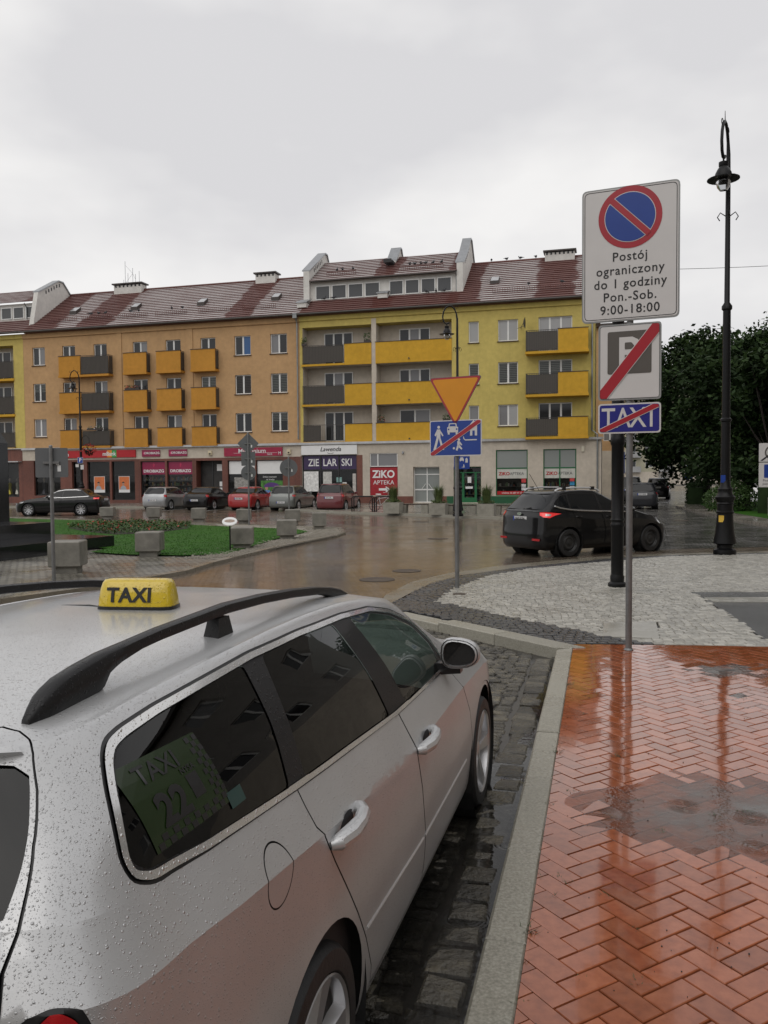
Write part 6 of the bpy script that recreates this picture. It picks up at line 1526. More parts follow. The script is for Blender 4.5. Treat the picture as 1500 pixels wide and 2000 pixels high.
    mb = MB(); [to_mb(mb, reg[k], -.008, (1, -1)) for k in ('gap',) if k in reg]; to_mb(mb, ur['pillar'], -.001, (1, -1)); mb.build('window_frames', M['trimblk'], T, True)
    for sd in (1, -1):
        if 'trim' in ur: to_mb(MB(), ur['trim'], .003, (sd,)).build('bright_trim', M['chrome'], T, True)
    to_mb(MB(), ur['rear_window'], .001, (1, -1)).build('rear_window', M['cglass'], T, True); to_mb(MB(), ur['windscreen'], .001, (1, -1)).build('windscreen', M['cglass'], T, True)
    if 'bumper' in reg: to_mb(MB(), reg['bumper'], .002, (1, -1)).build('bumper', c['bumper'], T, True)
    mb = MB(); mb.box(-W+.13, W-.13, Xr+.2, Xf-.62, .17, .32)
    for X in (0, wb):
        for sd in (1, -1): arch_liner(mb, (W-.02)*sd, X, R+.07, .3, sd)
    mb.build('underbody', M['under'], T)
    pz = c['plate']; px = Xr + c.get('px', .0) - .012
    mb = MB(); mb.box(-.26, .26, px-.006, px+.01, pz-.057, pz+.057); pl = mb.build('number_plate', M['plate'], T)
    if c.get('reg'): text('plate_lettering', c['reg'], .085, M['black'], pl, (.0, px-.008, pz), (pi/2, 0, 0), .0005, .001, wide=.95)
    mb = MB(); mb.box(-.26, -.215, px-.008, px-.006, pz-.055, pz+.055); mb.build('plate_band', pm('plate_blue', (.01, .04, .3), .4) if 'plblue' not in M else M['plblue'], pl)
    wm = dict(tyre=M['tyre'], rim=c.get('rimm', M['rim']), disc=M['disc'])
    for X in (0, wb):
        for sd in (1, -1): wheel(T, (W-.015)*sd, X, R, .2, R*c.get('rr', .68), sd, wm, c.get('ns', 5), c.get('spoke', 'single'), 26)
    if c.get('wiper'): mb = MB(); mb.tube([(0, px-.0+c['wiper'][0], c['wiper'][1]), (.3, px+c['wiper'][0]+.0, c['wiper'][1]+.05)], .012, 5); mb.tube([(-.08, px+c['wiper'][0]+.02, c['wiper'][1]-.01), (.05, px+c['wiper'][0]+.0, c['wiper'][1])], .03, 6); mb.build('rear_wiper', M['black'], T)
    return T
M['railalu'] = pm('silver_rail', (.62, .62, .62), .35, metal=.3)
M['plblue'] = pm('plate_blue', (.01, .04, .3), .4)
def hatch(paint, H=1.47, W=.86, wb=2.6, Xr=-.78, Xf=3.42, zb0=.98, zb1=.90, **k):
    ze = ([Xr, Xr+.15, -.2, .4, 1.0, 1.5, 1.8, 2.1, wb-.1], [H-.15, H-.12, H-.065, H-.055, H-.06, H-.12, H-.25, H-.42, zb1+.02])
    c = dict(W=W, wb=wb, Xr=Xr, Xf=Xf, R=.305, We=W-.25, paint=paint, zb=([Xr, 0, 1.0, wb-.5, wb, Xf-.25, Xf], [zb0, zb0-.02, zb1+.02, zb1, zb1-.05, .72, .66]), ze=ze,
             gh=(Xr+.12, Xr+.38, wb+.15, 1.55), tail=rounded([(.52, 4.75), (.82, 4.75), (.85, 3.8), (.55, 3.75)], .04),
             doors=[[(.12, zb0+.05), (.2, .75), (.42, .45), (.45, .27), (1.08, .27), (1.10, .6), (1.0, zb1+.1)], [(1.03, zb1+.1), (1.13, .6), (1.11, .27), (1.95, .27), (2.08, .5), (1.98, .8), (1.86, zb1+.1)]],
             dlo=rounded([(-.42, zb0+.06), (.2, zb0+.02), (1.0, zb1+.06), (1.78, zb1+.05), (1.62, H-.28), (1.35, H-.14), (.9, H-.085), (.2, H-.085), (-.25, H-.11)], .05),
             wins=[rounded([(-.34, zb0+.08), (.08, zb0+.05), (.12, H-.11), (-.18, H-.13)], .04), rounded([(.16, zb0+.05), (.98, zb1+.09), (.92, H-.11), (.2, H-.105)], .03), rounded([(1.04, zb1+.085), (1.70, zb1+.075), (1.55, H-.27), (1.3, H-.165), (.98, H-.11)], .03)],
             mirror=(1.72, zb1+.08), plate=.62, handles=((.35, .80), (1.2, .78)))
    c.update(k); return c
def sedan(paint, H=1.43, W=.88, wb=2.65, Xr=-1.0, Xf=3.5, zb0=.98, zb1=.90, **k):
    c = hatch(paint, H, W, wb, Xr, Xf, zb0, zb1)
    c['ze'] = ([-.75, -.5, -.25, .0, .5, 1.0, 1.5, 1.8, 2.1, wb-.1], [zb0+.05, H-.30, H-.17, H-.09, H-.05, H-.06, H-.13, H-.26, H-.42, zb1+.02])
    c.update(gh=(-.72, .0, wb+.1, 1.5), trunk=True, rw=[(0, .12), (.6, .12), (.64, 1), (.62, 1.85), (.55, 1.95), (0, 1.97)],
             dlo=rounded([(-.42, zb0+.045), (.2, zb0+.015), (1.0, zb1+.05), (1.78, zb1+.045), (1.58, H-.30), (1.3, H-.15), (.9, H-.09), (.3, H-.085), (.0, H-.13)], .05),
             wins=[rounded([(-.30, zb0+.065), (.98, zb1+.08), (.92, H-.115), (.3, H-.11), (.04, H-.15)], .04), rounded([(1.04, zb1+.075), (1.68, zb1+.07), (1.5, H-.29), (1.25, H-.175), (.98, H-.115)], .03)])
    c.update(k); return c
P_sil = carpaint('silver_grey_paint', (.36, .37, .375), .6, .35, False); P_blk = carpaint('black_wet_paint', (.004, .004, .0045), 0, .3, False, coat=.55, spec=.25, cr=.02)
P_red = carpaint('bright_red_paint', (.34, .010, .012), 0, .35, False); P_gry = carpaint('grey_green_paint', (.155, .165, .155), .5, .35, False); P_dred = carpaint('dark_red_paint', (.13, .010, .014), .1, .35, False); P_dgr = carpaint('dark_grey_paint', (.025, .026, .03), .2, .35, False, coat=.4, spec=.3)
hd = AL
build_car('parked_hatchback', 'silver hatchback, leftmost in the row parked before the shops', -14.05, 51.2, hd, hatch(P_sil, 1.45, reg='ONY 16VS', ns=7, spoke='single'), 'cars parked before the shops')
build_car('parked_saloon', 'black saloon parked between the silver and the bright red car', -11.25, 50.6, hd, sedan(P_blk, 1.42, reg='ONY 57TJ', ns=6), 'cars parked before the shops')
build_car('parked_saloon', 'bright red saloon parked before the shop doorway', -8.45, 50.0, hd, sedan(P_red, 1.42, .83, reg='ONY 08EL', ns=5, spoke='wide', plate=.72), 'cars parked before the shops')
build_car('parked_hatchback', 'grey green hatchback parked beside the bright red saloon', -5.85, 48.7, hd, hatch(P_gry, 1.50, .87, 2.61, reg='ONY Y9L9', ns=5, spoke='wide', plate=.50, tail=rounded([(.50, 4.7), (.86, 4.75), (.90, 4.2), (.62, 3.85), (.5, 4.1)], .03)), 'cars parked before the shops')
build_car('parked_minicar', 'dark red compact van parked in front of the herbal shop', -2.95, 46.8, hd, hatch(P_dred, 1.60, .86, 2.42, -.60, 3.0, 1.02, .95, reg='JXT LNK', plate=.80, gh=(-.52, -.30, 2.75, 1.55)), 'cars parked before the shops')
build_car('passing_saloon', 'black executive saloon driving left past the island lawn', -16.2, 44.7, -(pi/2 - .03), sedan(P_blk, 1.46, .92, 2.84, -1.05, 3.78, 1.0, .93, trim=True, ns=9, R=.33, rr=.72, reg='ONY 31RV', tail=rounded([(.45, 4.7), (.85, 4.7), (.9, 4.15), (.5, 4.1)], .03), lens=M['lens_lit'], plate=.86))
cm = hatch(P_blk, 1.61, .91, 2.65, -.82, 3.56, 1.09, .98, R=.335, rr=.66, spoke='steel', rimm=pm('black_steel_rim', (.02, .02, .02), .45), trim=False, reg='ONY K506', plate=.905, lens=M['lens_lit'], clear=(4.25, 4.55), px=.045, glass=M['cglass'], wiper=(.10, 1.13),
           tail=rounded([(.46, 4.80), (.60, 4.95), (.80, 4.82), (1.06, 4.62), (.98, 4.3), (.75, 3.95), (.55, 4.0), (.47, 4.3)], .03), tr=.03, tr2=.08, gh=(-.76, -.34, 2.98, 1.30), mirror=(1.86, 1.10), ze=([-.8, -.5, -.2, .2, .6, 1.0, 1.3, 1.6, 1.9, 2.2, 2.6], [1.36, 1.45, 1.515, 1.545, 1.55, 1.53, 1.495, 1.43, 1.33, 1.2, 1.02]),
           dlo=rounded([(-.50, 1.235), (-.30, 1.165), (.1, 1.125), (1.0, 1.075), (2.05, 1.04), (1.88, 1.25), (1.5, 1.425), (1.1, 1.495), (.4, 1.525), (-.1, 1.49), (-.36, 1.36)], .04),
           wins=[rounded([(-.40, 1.26), (-.24, 1.19), (.05, 1.16), (.02, 1.48), (-.12, 1.455), (-.30, 1.35)], .03), rounded([(.10, 1.155), (1.0, 1.105), (.93, 1.485), (.4, 1.50), (.08, 1.488)], .03), rounded([(1.07, 1.10), (1.62, 1.085), (1.60, 1.355), (1.35, 1.43), (1.0, 1.48)], .03), rounded([(1.70, 1.08), (1.97, 1.07), (1.82, 1.23), (1.68, 1.31)], .03)], handles=((.28, .955), (1.25, .935)))
CM = build_car('turning_minivan', 'black compact minivan turning into the side street, brake lights lit', 0, 0, 0, cm)
_r = np.array([4.28, 19.40]); _f = np.array([6.64, 20.67]); _h = math.atan2(*( _f-_r)); _rt = np.array([cos(_h), -sin(_h)])
_o = _r - _rt*.88; CM.location = (_o[0]+.12, _o[1], 0); CM.rotation_euler = (0, 0, -_h)
_x = np.linspace(-.42, 1.86, 16); mb = MB(); _s = [(x_, float(np.interp(x_, [-.5, -.3, .1, 1, 2.05], [1.245, 1.178, 1.112, 1.062, 1.026]))) for x_ in _x]
for sd in (1, -1): mb.tube([(sd*(.853 - .00*(z_-1.1) - .004), x_, z_) for x_, z_ in _s], .017, 5)
mb.build('window_moulding', M['chrome'], CM, True)
for sd in (1, -1):
    mb = MB(); mb.tube([(sd*.58, -.2, 1.56), (sd*.585, -.1, 1.61), (sd*.59, .3, 1.64), (sd*.59, .9, 1.63), (sd*.585, 1.1, 1.59), (sd*.58, 1.18, 1.55)], .026, 6); mb.build('roof_rail', M['railalu'], CM, True)
mb = MB()
for y_ in (.05, .95):
    for sd in (1, -1): mb.box(sd*.6-.03, sd*.6+.03, y_-.05, y_+.05, 1.58, 1.665)
mb.build('roof_bars', M['trimblk'], CM)
mb = MB(); mb.tube([(.1, -.28, 1.57), (.1, -.58, 1.98)], .006, 5); mb.build('aerial', M['black'], CM)
mb = MB(); mb.lathe([(1e-3, 0), (.055, 0), (.055, .008), (1e-3, .008)], 16, (0, 0, 0), 'y'); mb.v = [(v[0]*1.5, -.80+v[1]-.012, 1.02+v[2]*.7) for v in mb.v]; mb.build('badge', M['chrome'], CM)
for sd in (1, -1): mb = MB(); mb.box(sd*.62-.13, sd*.62+.13, -.818, -.79, .40, .45); mb.build('reflector', M['lens_r'], CM)
build_car('street_hatchback', 'dark grey hatchback seen from behind on the cobbled street', 14.7, 46.6, .30, hatch(P_dgr, 1.52, .87, reg='ONY M208', plate=.86, tail=rounded([(.56, 4.95), (.86, 4.95), (.92, 4.0), (.66, 3.9)], .03)))
build_car('street_suv', 'black estate car farthest along the cobbled street', 21.9, 65.5, .36, hatch(P_blk, 1.72, .92, 2.7, -.9, 3.6, 1.05, 1.0, reg='ONY 4K40', plate=.95))
build_car('street_van', 'black van half hidden behind the dark grey hatchback', 16.6, 55.5, .34, hatch(P_blk, 1.85, .92, 2.7, -.9, 3.6, 1.1, 1.05, plate=.95))
# ================================================================ STREET FURNITURE
M['castblk'] = pm('black_cast_iron', (.006, .006, .0065), .38, var=.2, spec=.25); M['galv'] = pm('galvanised_pole', (.20, .20, .20), .42, metal=.55, var=.18, vs_=9)
M['signback'] = pm('grey_sign_back', (.13, .135, .14), .5, metal=.2, var=.08); M['signwhite'] = pm('sign_white', (.60, .585, .57), .3, var=.03); M['signblue'] = pm('sign_blue', (.010, .045, .26), .3, var=.05)
M['signnavy'] = pm('sign_navy', (.018, .02, .20), .3, var=.05); M['signred'] = pm('sign_red', (.36, .018, .03), .3, var=.05); M['signyel'] = pm('sign_amber', (.66, .26, .004), .35, var=.05); M['signgrey'] = pm('sign_grey', (.095, .085, .075), .35, var=.05)
M['lampglass'] = glassy('lamp_globe_glass', (.75, .76, .77), .05, trans=1); M['conc'] = wet('weathered_concrete', [(.11, .105, .09), (.19, .18, .155), (.28, .265, .23)], 2.5, .35, .7, 2, .5, 40, rnd=.1)

LAMP = [(.24, 0), (.25, .05), (.24, .11), (.17, .15), (.17, .22), (.25, .26), (.24, .32), (.205, .5), (.18, .75), (.172, .93), (.192, .95), (.192, .98), (.17, 1.0), (.17, 1.14), (.19, 1.16), (.17, 1.19), (.21, 1.26), (.22, 1.31), (.17, 1.36), (.15, 1.44), (.165, 1.49), (.12, 1.55), (.105, 1.7), (.097, 3.0), (.122, 3.03), (.122, 3.07), (.09, 3.1), (.082, 5.5), (.112, 5.53), (.112, 5.60), (.06, 5.68), (.05, 8.6)]
def lamp(label, x, y, z0, rz, basket=False):
    t = thing('street_lamp', label, 'street lamp', (x, y, z0), rz, 'arched black street lamps')
    mb = MB(); mb.lathe(LAMP[:23], 18); mb.build('base', M['castblk'], t, True)
    mb = MB(); mb.lathe(LAMP[22:], 14); mb.build('pole', M['castblk'], t, True)
    mb = MB(); mb.tube([(0, 0, 8.55), (0, 0, 8.95), (-.04, 0, 9.2), (-.12, 0, 9.4), (-.25, 0, 9.53), (-.38, 0, 9.55), (-.52, 0, 9.46), (-.62, 0, 9.27), (-.66, 0, 9.04), (-.62, 0, 8.84), (-.53, 0, 8.74), (-.42, 0, 8.75), (-.36, 0, 8.80)], [.05, .045] + [.034]*10 + [.04], 8)
    for px_, pz_ in ((-.62, 9.45), (-.68, 8.85), (-.05, 9.45)): mb.tube([(px_+.10*cos(a)*(1-a/9), 0, pz_+.10*sin(a)*(1-a/9)) for a in np.linspace(0, 5.5, 10)], .009, 4)
    mb.tube([(-.35, 0, 9.53), (-.36, 0, 9.78)], [.012, .006], 5)
    mb.build('arch', M['castblk'], t, True)
    mb = MB(); mb.lathe([(.02, 8.74), (.02, 8.66), (.10, 8.64), (.10, 8.56), (.09, 8.54), (.13, 8.48), (.17, 8.40), (.18, 8.34), (.34, 8.28), (.34, 8.265), (.16, 8.28)], 20, (-.47, 0, 0)); la = mb.build('lantern', M['castblk'], t, True)
    mb = MB(); mb.lathe([(.155, 8.275), (.155, 8.2), (.13, 8.10), (.08, 8.03), (1e-3, 8.01)], 16, (-.47, 0, 0)); mb.build('globe', M['lampglass'], la, True)
    for k in range(4):
        a = k*pi/2+.4; mb = MB(); mb.tube([(.05*cos(a), .05*sin(a), 7.6), (.16*cos(a), .16*sin(a), 7.68), (.22*cos(a), .22*sin(a), 7.58), (.17*cos(a), .17*sin(a), 7.5)], .012, 4); mb.build('scroll', M['castblk'], t)
    if basket:
        mb = MB(); mb.tube([(.05, 0, 4.5), (.15, 0, 4.85), (.4, 0, 4.95), (.6, 0, 4.75), (.62, 0, 4.3)], .018, 5); mb.lathe([(.02, 3.5), (.28, 3.7), (.33, 3.9)], 12, (.6, 0, 0)); q = mb.build('basket_bracket', M['castblk'], t)
        mb = MB(); rr = random.Random(9)
        for _ in range(240):
            a, e, d = rr.uniform(0, 6.28), rr.uniform(-1, 1), rr.uniform(.3, .52); c_ = Vector((.6+d*cos(a)*math.sqrt(1-e*e), d*sin(a)*math.sqrt(1-e*e), 3.95+e*.4)); s_ = rr.uniform(.05, .1); u_ = Vector((rr.gauss(0, 1), rr.gauss(0, 1), rr.gauss(0, 1))).normalized()*s_; v_ = Vector((rr.gauss(0, 1), rr.gauss(0, 1), rr.gauss(0, 1))).normalized()*s_
            mb.mat(int(rr.random() < .75)); mb.add([c_, c_+u_, c_+u_+v_, c_+v_], [(0,1,2,3)])
        mb.build('hanging_flowers', [M['leaf'], M['flower']], t)
    return t
lr = lamp('tall black lamp on the plaza, arch pointing towards the viewer, at the right', 7.75, 18.6, .11, radians(55.4))
mb = MB(); mb.box(-.055, .055, -.004, .004, -.075, .075); s_ = mb.build('warning_sticker', pm('sticker_yellow', (.7, .45, .06), .4), lr, loc=(-.183, .039, .82), rot=(0, 0, radians(-78)))
mb = MB(); mb.box(-.05, .05, -.004, .004, -.085, .085); s_ = mb.build('notice_sticker', M['signblue'], lr, loc=(-.110, .0235, 1.72), rot=(0, 0, radians(-78)))
lamp('black lamp standing behind the yellow give-way sign', 3.39, 37.5, .12, 0)
lamp('distant black lamp with hanging red flowers before the bank', -21.6, 58.6, .12, 0, True)

t = thing('lamp_column', 'black cast column behind the taxi sign pole', 'column', (3.80, 13.32, .11))
mb = MB(); mb.lathe([(.145, 0), (.15, .03), (.145, .06), (.11, .09), (.115, .17), (.10, .2), (.10, .22), (.102, .98), (.116, 1.0), (.116, 1.03), (.102, 1.05), (.102, 1.08), (.116, 1.10), (.1, 1.13), (.098, 2.3), (.115, 2.33), (.115, 2.42), (.1, 2.45), (.092, 4.9), (.12, 4.94), (.10, 5.0), (.05, 5.1), (.07, 5.18), (1e-3, 5.3)], 16); mb.build('shaft', M['castblk'], t, True)
mb = MB(); mb.box(-.02, .15, .12, .135, 1.85, 2.2); mb.build('plate', M['signblue'], t)

# ---- sign plates
def rrect(w, h, r_, n=5): return rounded([(-w/2, -h/2), (w/2, -h/2), (w/2, h/2), (-w/2, h/2)], r_, n)
def layer(par, name, poly, z, y, m_, th=.0015):
    mb = MB(); mb.prism([(p[0], p[1]+z) for p in poly], y-th, y); return mb.build(name, m_, par)
def ringpoly(mb, outer, inner, z, y0, y1):
    n = len(outer); V = [(p[0], y0, p[1]+z) for p in outer] + [(p[0], y0, p[1]+z) for p in inner]
    mb.add(V, [(i, (i+1) % n, n+(i+1) % n, n+i) for i in range(n)])
def plate(par, name, w, h, z, face, rim, y=-.045, r_=.05, line=None, lw=.008, inset=.022):
    mb = MB(); mb.prism([(p[0], p[1]+z) for p in rrect(w, h, r_)], y, y+.018); b = mb.build(name, rim, par)
    layer(b, 'face', rrect(w-.03, h-.03, r_*.75), z, y-.0005, face)
    if line: mb = MB(); ringpoly(mb, rrect(w-inset, h-inset, r_*.85), rrect(w-inset-2*lw, h-inset-2*lw, r_*.75), z, y-.0030, 0); mb.build('border', line, b)
    return b
def cutpoly(poly, a, b):   # clip a polygon to the left of a->b
    n_ = np.array([-(b[1]-a[1]), b[0]-a[0]]); return clip(poly, np.array(a), n_)
rim_g = pm('sign_edge_grey', (.28, .285, .28), .4, metal=.3)
t = thing('taxi_rank_sign', 'grey pole with three plates: parking limit, end of parking zone, end of taxi rank', 'sign', (2.52, 8.41, .115), radians(-23))
mb = MB(); mb.tube([(0, 0, -.1), (0, 0, 4.6)], .033, 14); mb.build('pole', M['galv'], t, True)
mb = MB(); mb.lathe([(.045, 0), (.05, .012), (.034, .03)], 14); mb.build('collar', M['galv'], t, True)
zb_ = 4.168-.115
pb = plate(t, 'parking_limit_plate', .95, 1.345, zb_, M['signwhite'], rim_g, -.05, .055, M['black'], .007, .05)
zc_ = zb_+.36; yy = -.0545; R0 = .275
layer(pb, 'red_ring', circ(0, 0, .31, .31, 48), zc_, yy+.001, M['signred']); layer(pb, 'white_line', circ(0, 0, .250, .250, 48), zc_, yy-.0010, M['signwhite'])
blue = circ(0, 0, .243, .243, 64); dlt = .036
for sg in (1, -1):   # the two blue halves left and right of the diagonal bar
    d = np.array([1, -1])/math.sqrt(2); nn = np.array([1, 1])/math.sqrt(2)*sg; a = nn*dlt; pl = clip(blue, a, nn); layer(pb, 'blue_field', pl, zc_, yy-.0028, M['signblue'])
d = np.array([1, -1])/math.sqrt(2); nn = np.array([1, 1])/math.sqrt(2)
bar = [tuple(-d*.262-nn*.029), tuple(d*.262-nn*.029), tuple(d*.262+nn*.029), tuple(-d*.262+nn*.029)]; layer(pb, 'red_bar', bar, zc_, yy-.0045, M['signred'])
for s_, z_ in (('Postój', .00), ('ograniczony', -.135), ('do 1 godziny', -.268), ('Pon.-Sob.', -.40), ('9:00-18:00', -.53)): text('lettering', s_, .128, M['black'], pb, (0, -.0535, zb_-.03+z_), ext=.0006, bold=.0015, space=1.12, wide=.95)
zp = 3.08-.115; pb = plate(t, 'parking_zone_end_plate', .615, .77, zp, M['signwhite'], rim_g, -.05, .035, M['black'], .004, .03)
layer(pb, 'grey_square', rrect(.43, .43, .02), zp+.095, -.0535, M['signgrey'])
pst = [(-.10, -.16), (-.045, -.16), (-.045, -.025), (.03, -.025), (.085, -.0), (.11, .06), (.085, .125), (.03, .155), (-.10, .155)]
layer(pb, 'letter_p', pst, zp+.095, -.0552, M['signwhite']); layer(pb, 'letter_p_eye', rounded([(-.045, .03), (.02, .03), (.05, .062), (.02, .10), (-.045, .10)], .01), zp+.095, -.0568, M['signgrey'])
def slash(par, w, h, z, th, y, white=.006):
    for nm, k, dy, m_ in (('slash_edge', th+white, 0, M['signwhite']), ('red_slash', th, -.0016, M['signred'])):
        d = np.array([w, h])/math.hypot(w, h); nn = np.array([-d[1], d[0]]); rect = rrect(w, h, .02)
        pl = clip(clip(rect, -nn*k, nn), nn*k, -nn); layer(par, nm, pl, z, y+dy, m_)
slash(pb, .575, .73, zp, .052, -.0585)
zt_ = 2.51-.115; pb = plate(t, 'taxi_rank_end_plate', .615, .305, zt_, M['signnavy'], M['signwhite'], -.05, .035)
for s_, x_ in (('T', -.205), ('A', -.06), ('X', .085), ('I', .215)): text('lettering', s_, .285, M['signwhite'], pb, (x_, -.0525, zt_-.005), ext=.0006, bold=.0025, wide=.80)
slash(pb, .575, .265, zt_, .024, -.0555)

t = thing('give_way_sign', 'yellow give-way triangle above a blue end-of-living-zone plate on a grey pole', 'sign', (1.19, 13.35, .115), radians(-27))
mb = MB(); mb.tube([(0, 0, -.1), (0, 0, 3.4)], .035, 12); mb.build('pole', M['galv'], t, True)
tri = rounded([(-.45, .255), (0, -.53), (.45, .255)][::1], .06); tri2 = rounded([(-.403, .228), (0, -.474), (.403, .228)], .05)
mb = MB(); mb.prism([(p[0], p[1]+3.28-.115) for p in rounded([(-.46, .262), (0, -.54), (.46, .262)], .06)], -.055, -.04); gw = mb.build('give_way_plate', M['signback'], t)
layer(gw, 'red_border', tri, 3.28-.115, -.0555, M['signred']); layer(gw, 'yellow_field', tri2, 3.28-.115, -.0575, M['signyel'])
zz = 2.555-.115; pb = plate(t, 'living_zone_end_plate', .90, .58, zz, M['signblue'], M['signwhite'], -.055, .03)
def fig(par, parts, x, z, k, y=-.0585):
    for pl in parts: layer(par, 'pictogram', [(x+p[0]*k, p[1]*k) for p in pl], z, y, M['signwhite'])
walker = [circ(0, .46, .055, .055, 14), [(-.075, .38), (.06, .38), (.07, .05), (-.09, .05)], [(.05, .37), (.19, .15), (.15, .12), (.04, .28)], [(-.07, .37), (-.17, .17), (-.12, .12), (-.05, .26)], [(-.09, .06), (.0, .06), (-.12, -.38), (-.22, -.38)], [(.0, .06), (.07, .06), (.22, -.38), (.12, -.38)]]
fig(pb, walker, -.29, zz-.02, .44)
carp = [[(-.10, -.04), (.10, -.04), (.10, .05), (-.10, .05)], [(-.08, .05), (.08, .05), (.065, .115), (-.065, .115)], [(-.09, -.075), (-.055, -.075), (-.055, -.04), (-.09, -.04)], [(.055, -.075), (.09, -.075), (.09, -.04), (.055, -.04)]]
fig(pb, carp, -.045, zz+.13, .95); layer(pb, 'pictogram_glass', [(-.045-.055, .065), (-.045+.055, .065), (-.045+.045, .1), (-.045-.045, .1)], zz+.125, -.0602, M['signblue'])
for sx in (-.07, .07): layer(pb, 'pictogram_lamp', circ(-.045+sx, .012, .014, .014, 10), zz+.13, -.0602, M['signblue'])
house = [[(-.06, -.12), (.06, -.12), (.06, .06), (.0, .13), (-.06, .06)]]
fig(pb, house, .315, zz+.15, 1.0); layer(pb, 'pictogram_door', [(-.02+.315, -.12), (.02+.315, -.12), (.02+.315, -.04), (-.02+.315, -.04)], zz+.15, -.0602, M['signblue'])
kr = [(.135, -.03), (.148, -.03), (.152, -.06), (.175, -.078), (.37, -.078), (.37, -.095), (.17, -.095), (.142, -.07)]; layer(pb, 'pictogram_kerb', kr[::-1], zz+.05, -.0585, M['signwhite'])
child = [circ(.02, .12, .03, .03, 12), [(-.02, .09), (.05, .08), (.03, -.01), (-.02, -.01)], [(.04, .08), (.10, .0), (.07, -.01), (.03, .04)], [(-.02, .0), (.03, .0), (-.02, -.13), (-.06, -.11)], [(.0, .0), (.035, .0), (.10, -.08), (.08, -.105), (.02, -.06)], circ(-.105, -.07, .026, .026, 12)]
fig(pb, child, .05, zz-.115, .72)
slash(pb, .87, .55, zz, .032, -.0605)
# the same zone sign seen small on the lamp behind
t2 = thing('living_zone_sign', 'small blue living-zone plate fixed to the lamp by the pharmacy', 'sign', (3.55, 37.25, 2.25), radians(-15))
pb = plate(t2, 'plate', .72, .58, .31, M['signblue'], M['signblue'], 0, .02)
fig(pb, carp, -.0, .44, .95, -.004); fig(pb, house, .22, .42, .9, -.004); fig(pb, child, .08, .15, .6, -.004); fig(pb, walker, -.24, .3, .42, -.004)
# backs of signs
def back_sign(label, x, y, z0, top, plates, rz=0., group='signs seen from behind'):
    t = thing('road_sign', label, 'sign', (x, y, z0), rz, group); mb = MB(); mb.tube([(0, 0, -.1), (0, 0, top)], .034, 10); mb.build('pole', M['galv'], t, True)
    mb = MB(); mb.lathe([(.036, top), (.03, top+.02), (1e-3, top+.025)], 10); mb.build('pole_cap', M['galv'], t)
    for nm, pl, z in plates:
        mb = MB(); mb.prism([(p[0], p[1]+z) for p in pl], .036, .05); q = mb.build(nm, M['signback'], t)
        mb = MB(); mb.box(pl[0][0]*.0+.10, .16, .034, .0362, z-.16, z-.05); mb.box(.08, .13, .034, .0362, z-.045, z-.02); mb.build('label_sticker', M['white'], q)
        mb = MB(); mb.box(-.14, .14, -.01, .035, z-.02, z+.02); mb.build('bracket', M['galv'], q)
    return t
back_sign('square plate seen from behind on a grey pole beside the stained concrete block', -5.99, 14.78, .05, 2.48, [('plate', rrect(.57, .53, .03), 2.24-.05)], radians(6))
back_sign('post with diamond, square and round plates seen from behind on the lawn', -5.42, 32.87, .05, 3.7, [('diamond_plate', rounded([(0, -.43), (.43, 0), (0, .43), (-.43, 0)], .05), 3.27), ('square_plate', rrect(.56, .56, .03), 2.66), ('round_plate', circ(0, 0, .3, .3, 24), 2.10)], radians(4))
back_sign('round plate seen from behind on a pole at the island tip', -3.95, 34.1, .05, 2.75, [('round_plate', circ(0, 0, .37, .37, 28), 2.3)], radians(4))
# parking sign on the far lamp, and the sign at the right picture edge
t = thing('parking_sign', 'small blue parking plate on the distant lamp before the bank', 'sign', (-21.55, 58.3, 2.6), radians(-10))
pb = plate(t, 'plate', .42, .42, .7, M['signblue'], M['signwhite'], 0, .03); text('lettering', 'P', .38, M['white'], pb, (0, -.003, .7), ext=.001, bold=.006)
mb = MB(); mb.box(-.36, -.12, -.01, .005, .22, .42); mb.box(.02, .26, -.01, .005, .05, .38); mb.build('lower_plate', M['signwhite'], t)
t = thing('parking_board', 'white parking board with blue letter at the right picture edge', 'sign', (10.42, 22.0, .11), radians(-20))
mb = MB(); mb.tube([(.0, 0, -.1), (.0, 0, 2.7)], .03, 10); mb.build('pole', M['galv'], t, True)
pb = plate(t, 'upper_plate', .66, .50, 2.40, M['signwhite'], M['signwhite'], -.05, .02); q = layer(pb, 'grey_disc', circ(0, 0, .19, .19, 28), 2.40, -.053, M['signgrey']); layer(pb, 'disc_centre', circ(0, 0, .15, .15, 28), 2.40, -.0548, M['signwhite']); layer(pb, 'black_slash', [(-.30, -.22), (-.24, -.22), (.30, .22), (.24, .22)], 2.40, -.0566, M['black'])
pb = plate(t, 'lower_plate', .66, .66, 1.80, M['signwhite'], M['signwhite'], -.05, .02); layer(pb, 'blue_square', rrect(.40, .36, .02), 1.90, -.053, M['signblue']); text('lettering', 'P', .32, M['white'], pb, (0, -.056, 1.90), ext=.0006, bold=.006); text('lettering', 'Postój', .085, M['black'], pb, (-.12, -.053, 1.65), ext=.0006); text('lettering', 'pon.-pt.', .085, M['black'], pb, (-.1, -.053, 1.56), ext=.0006)

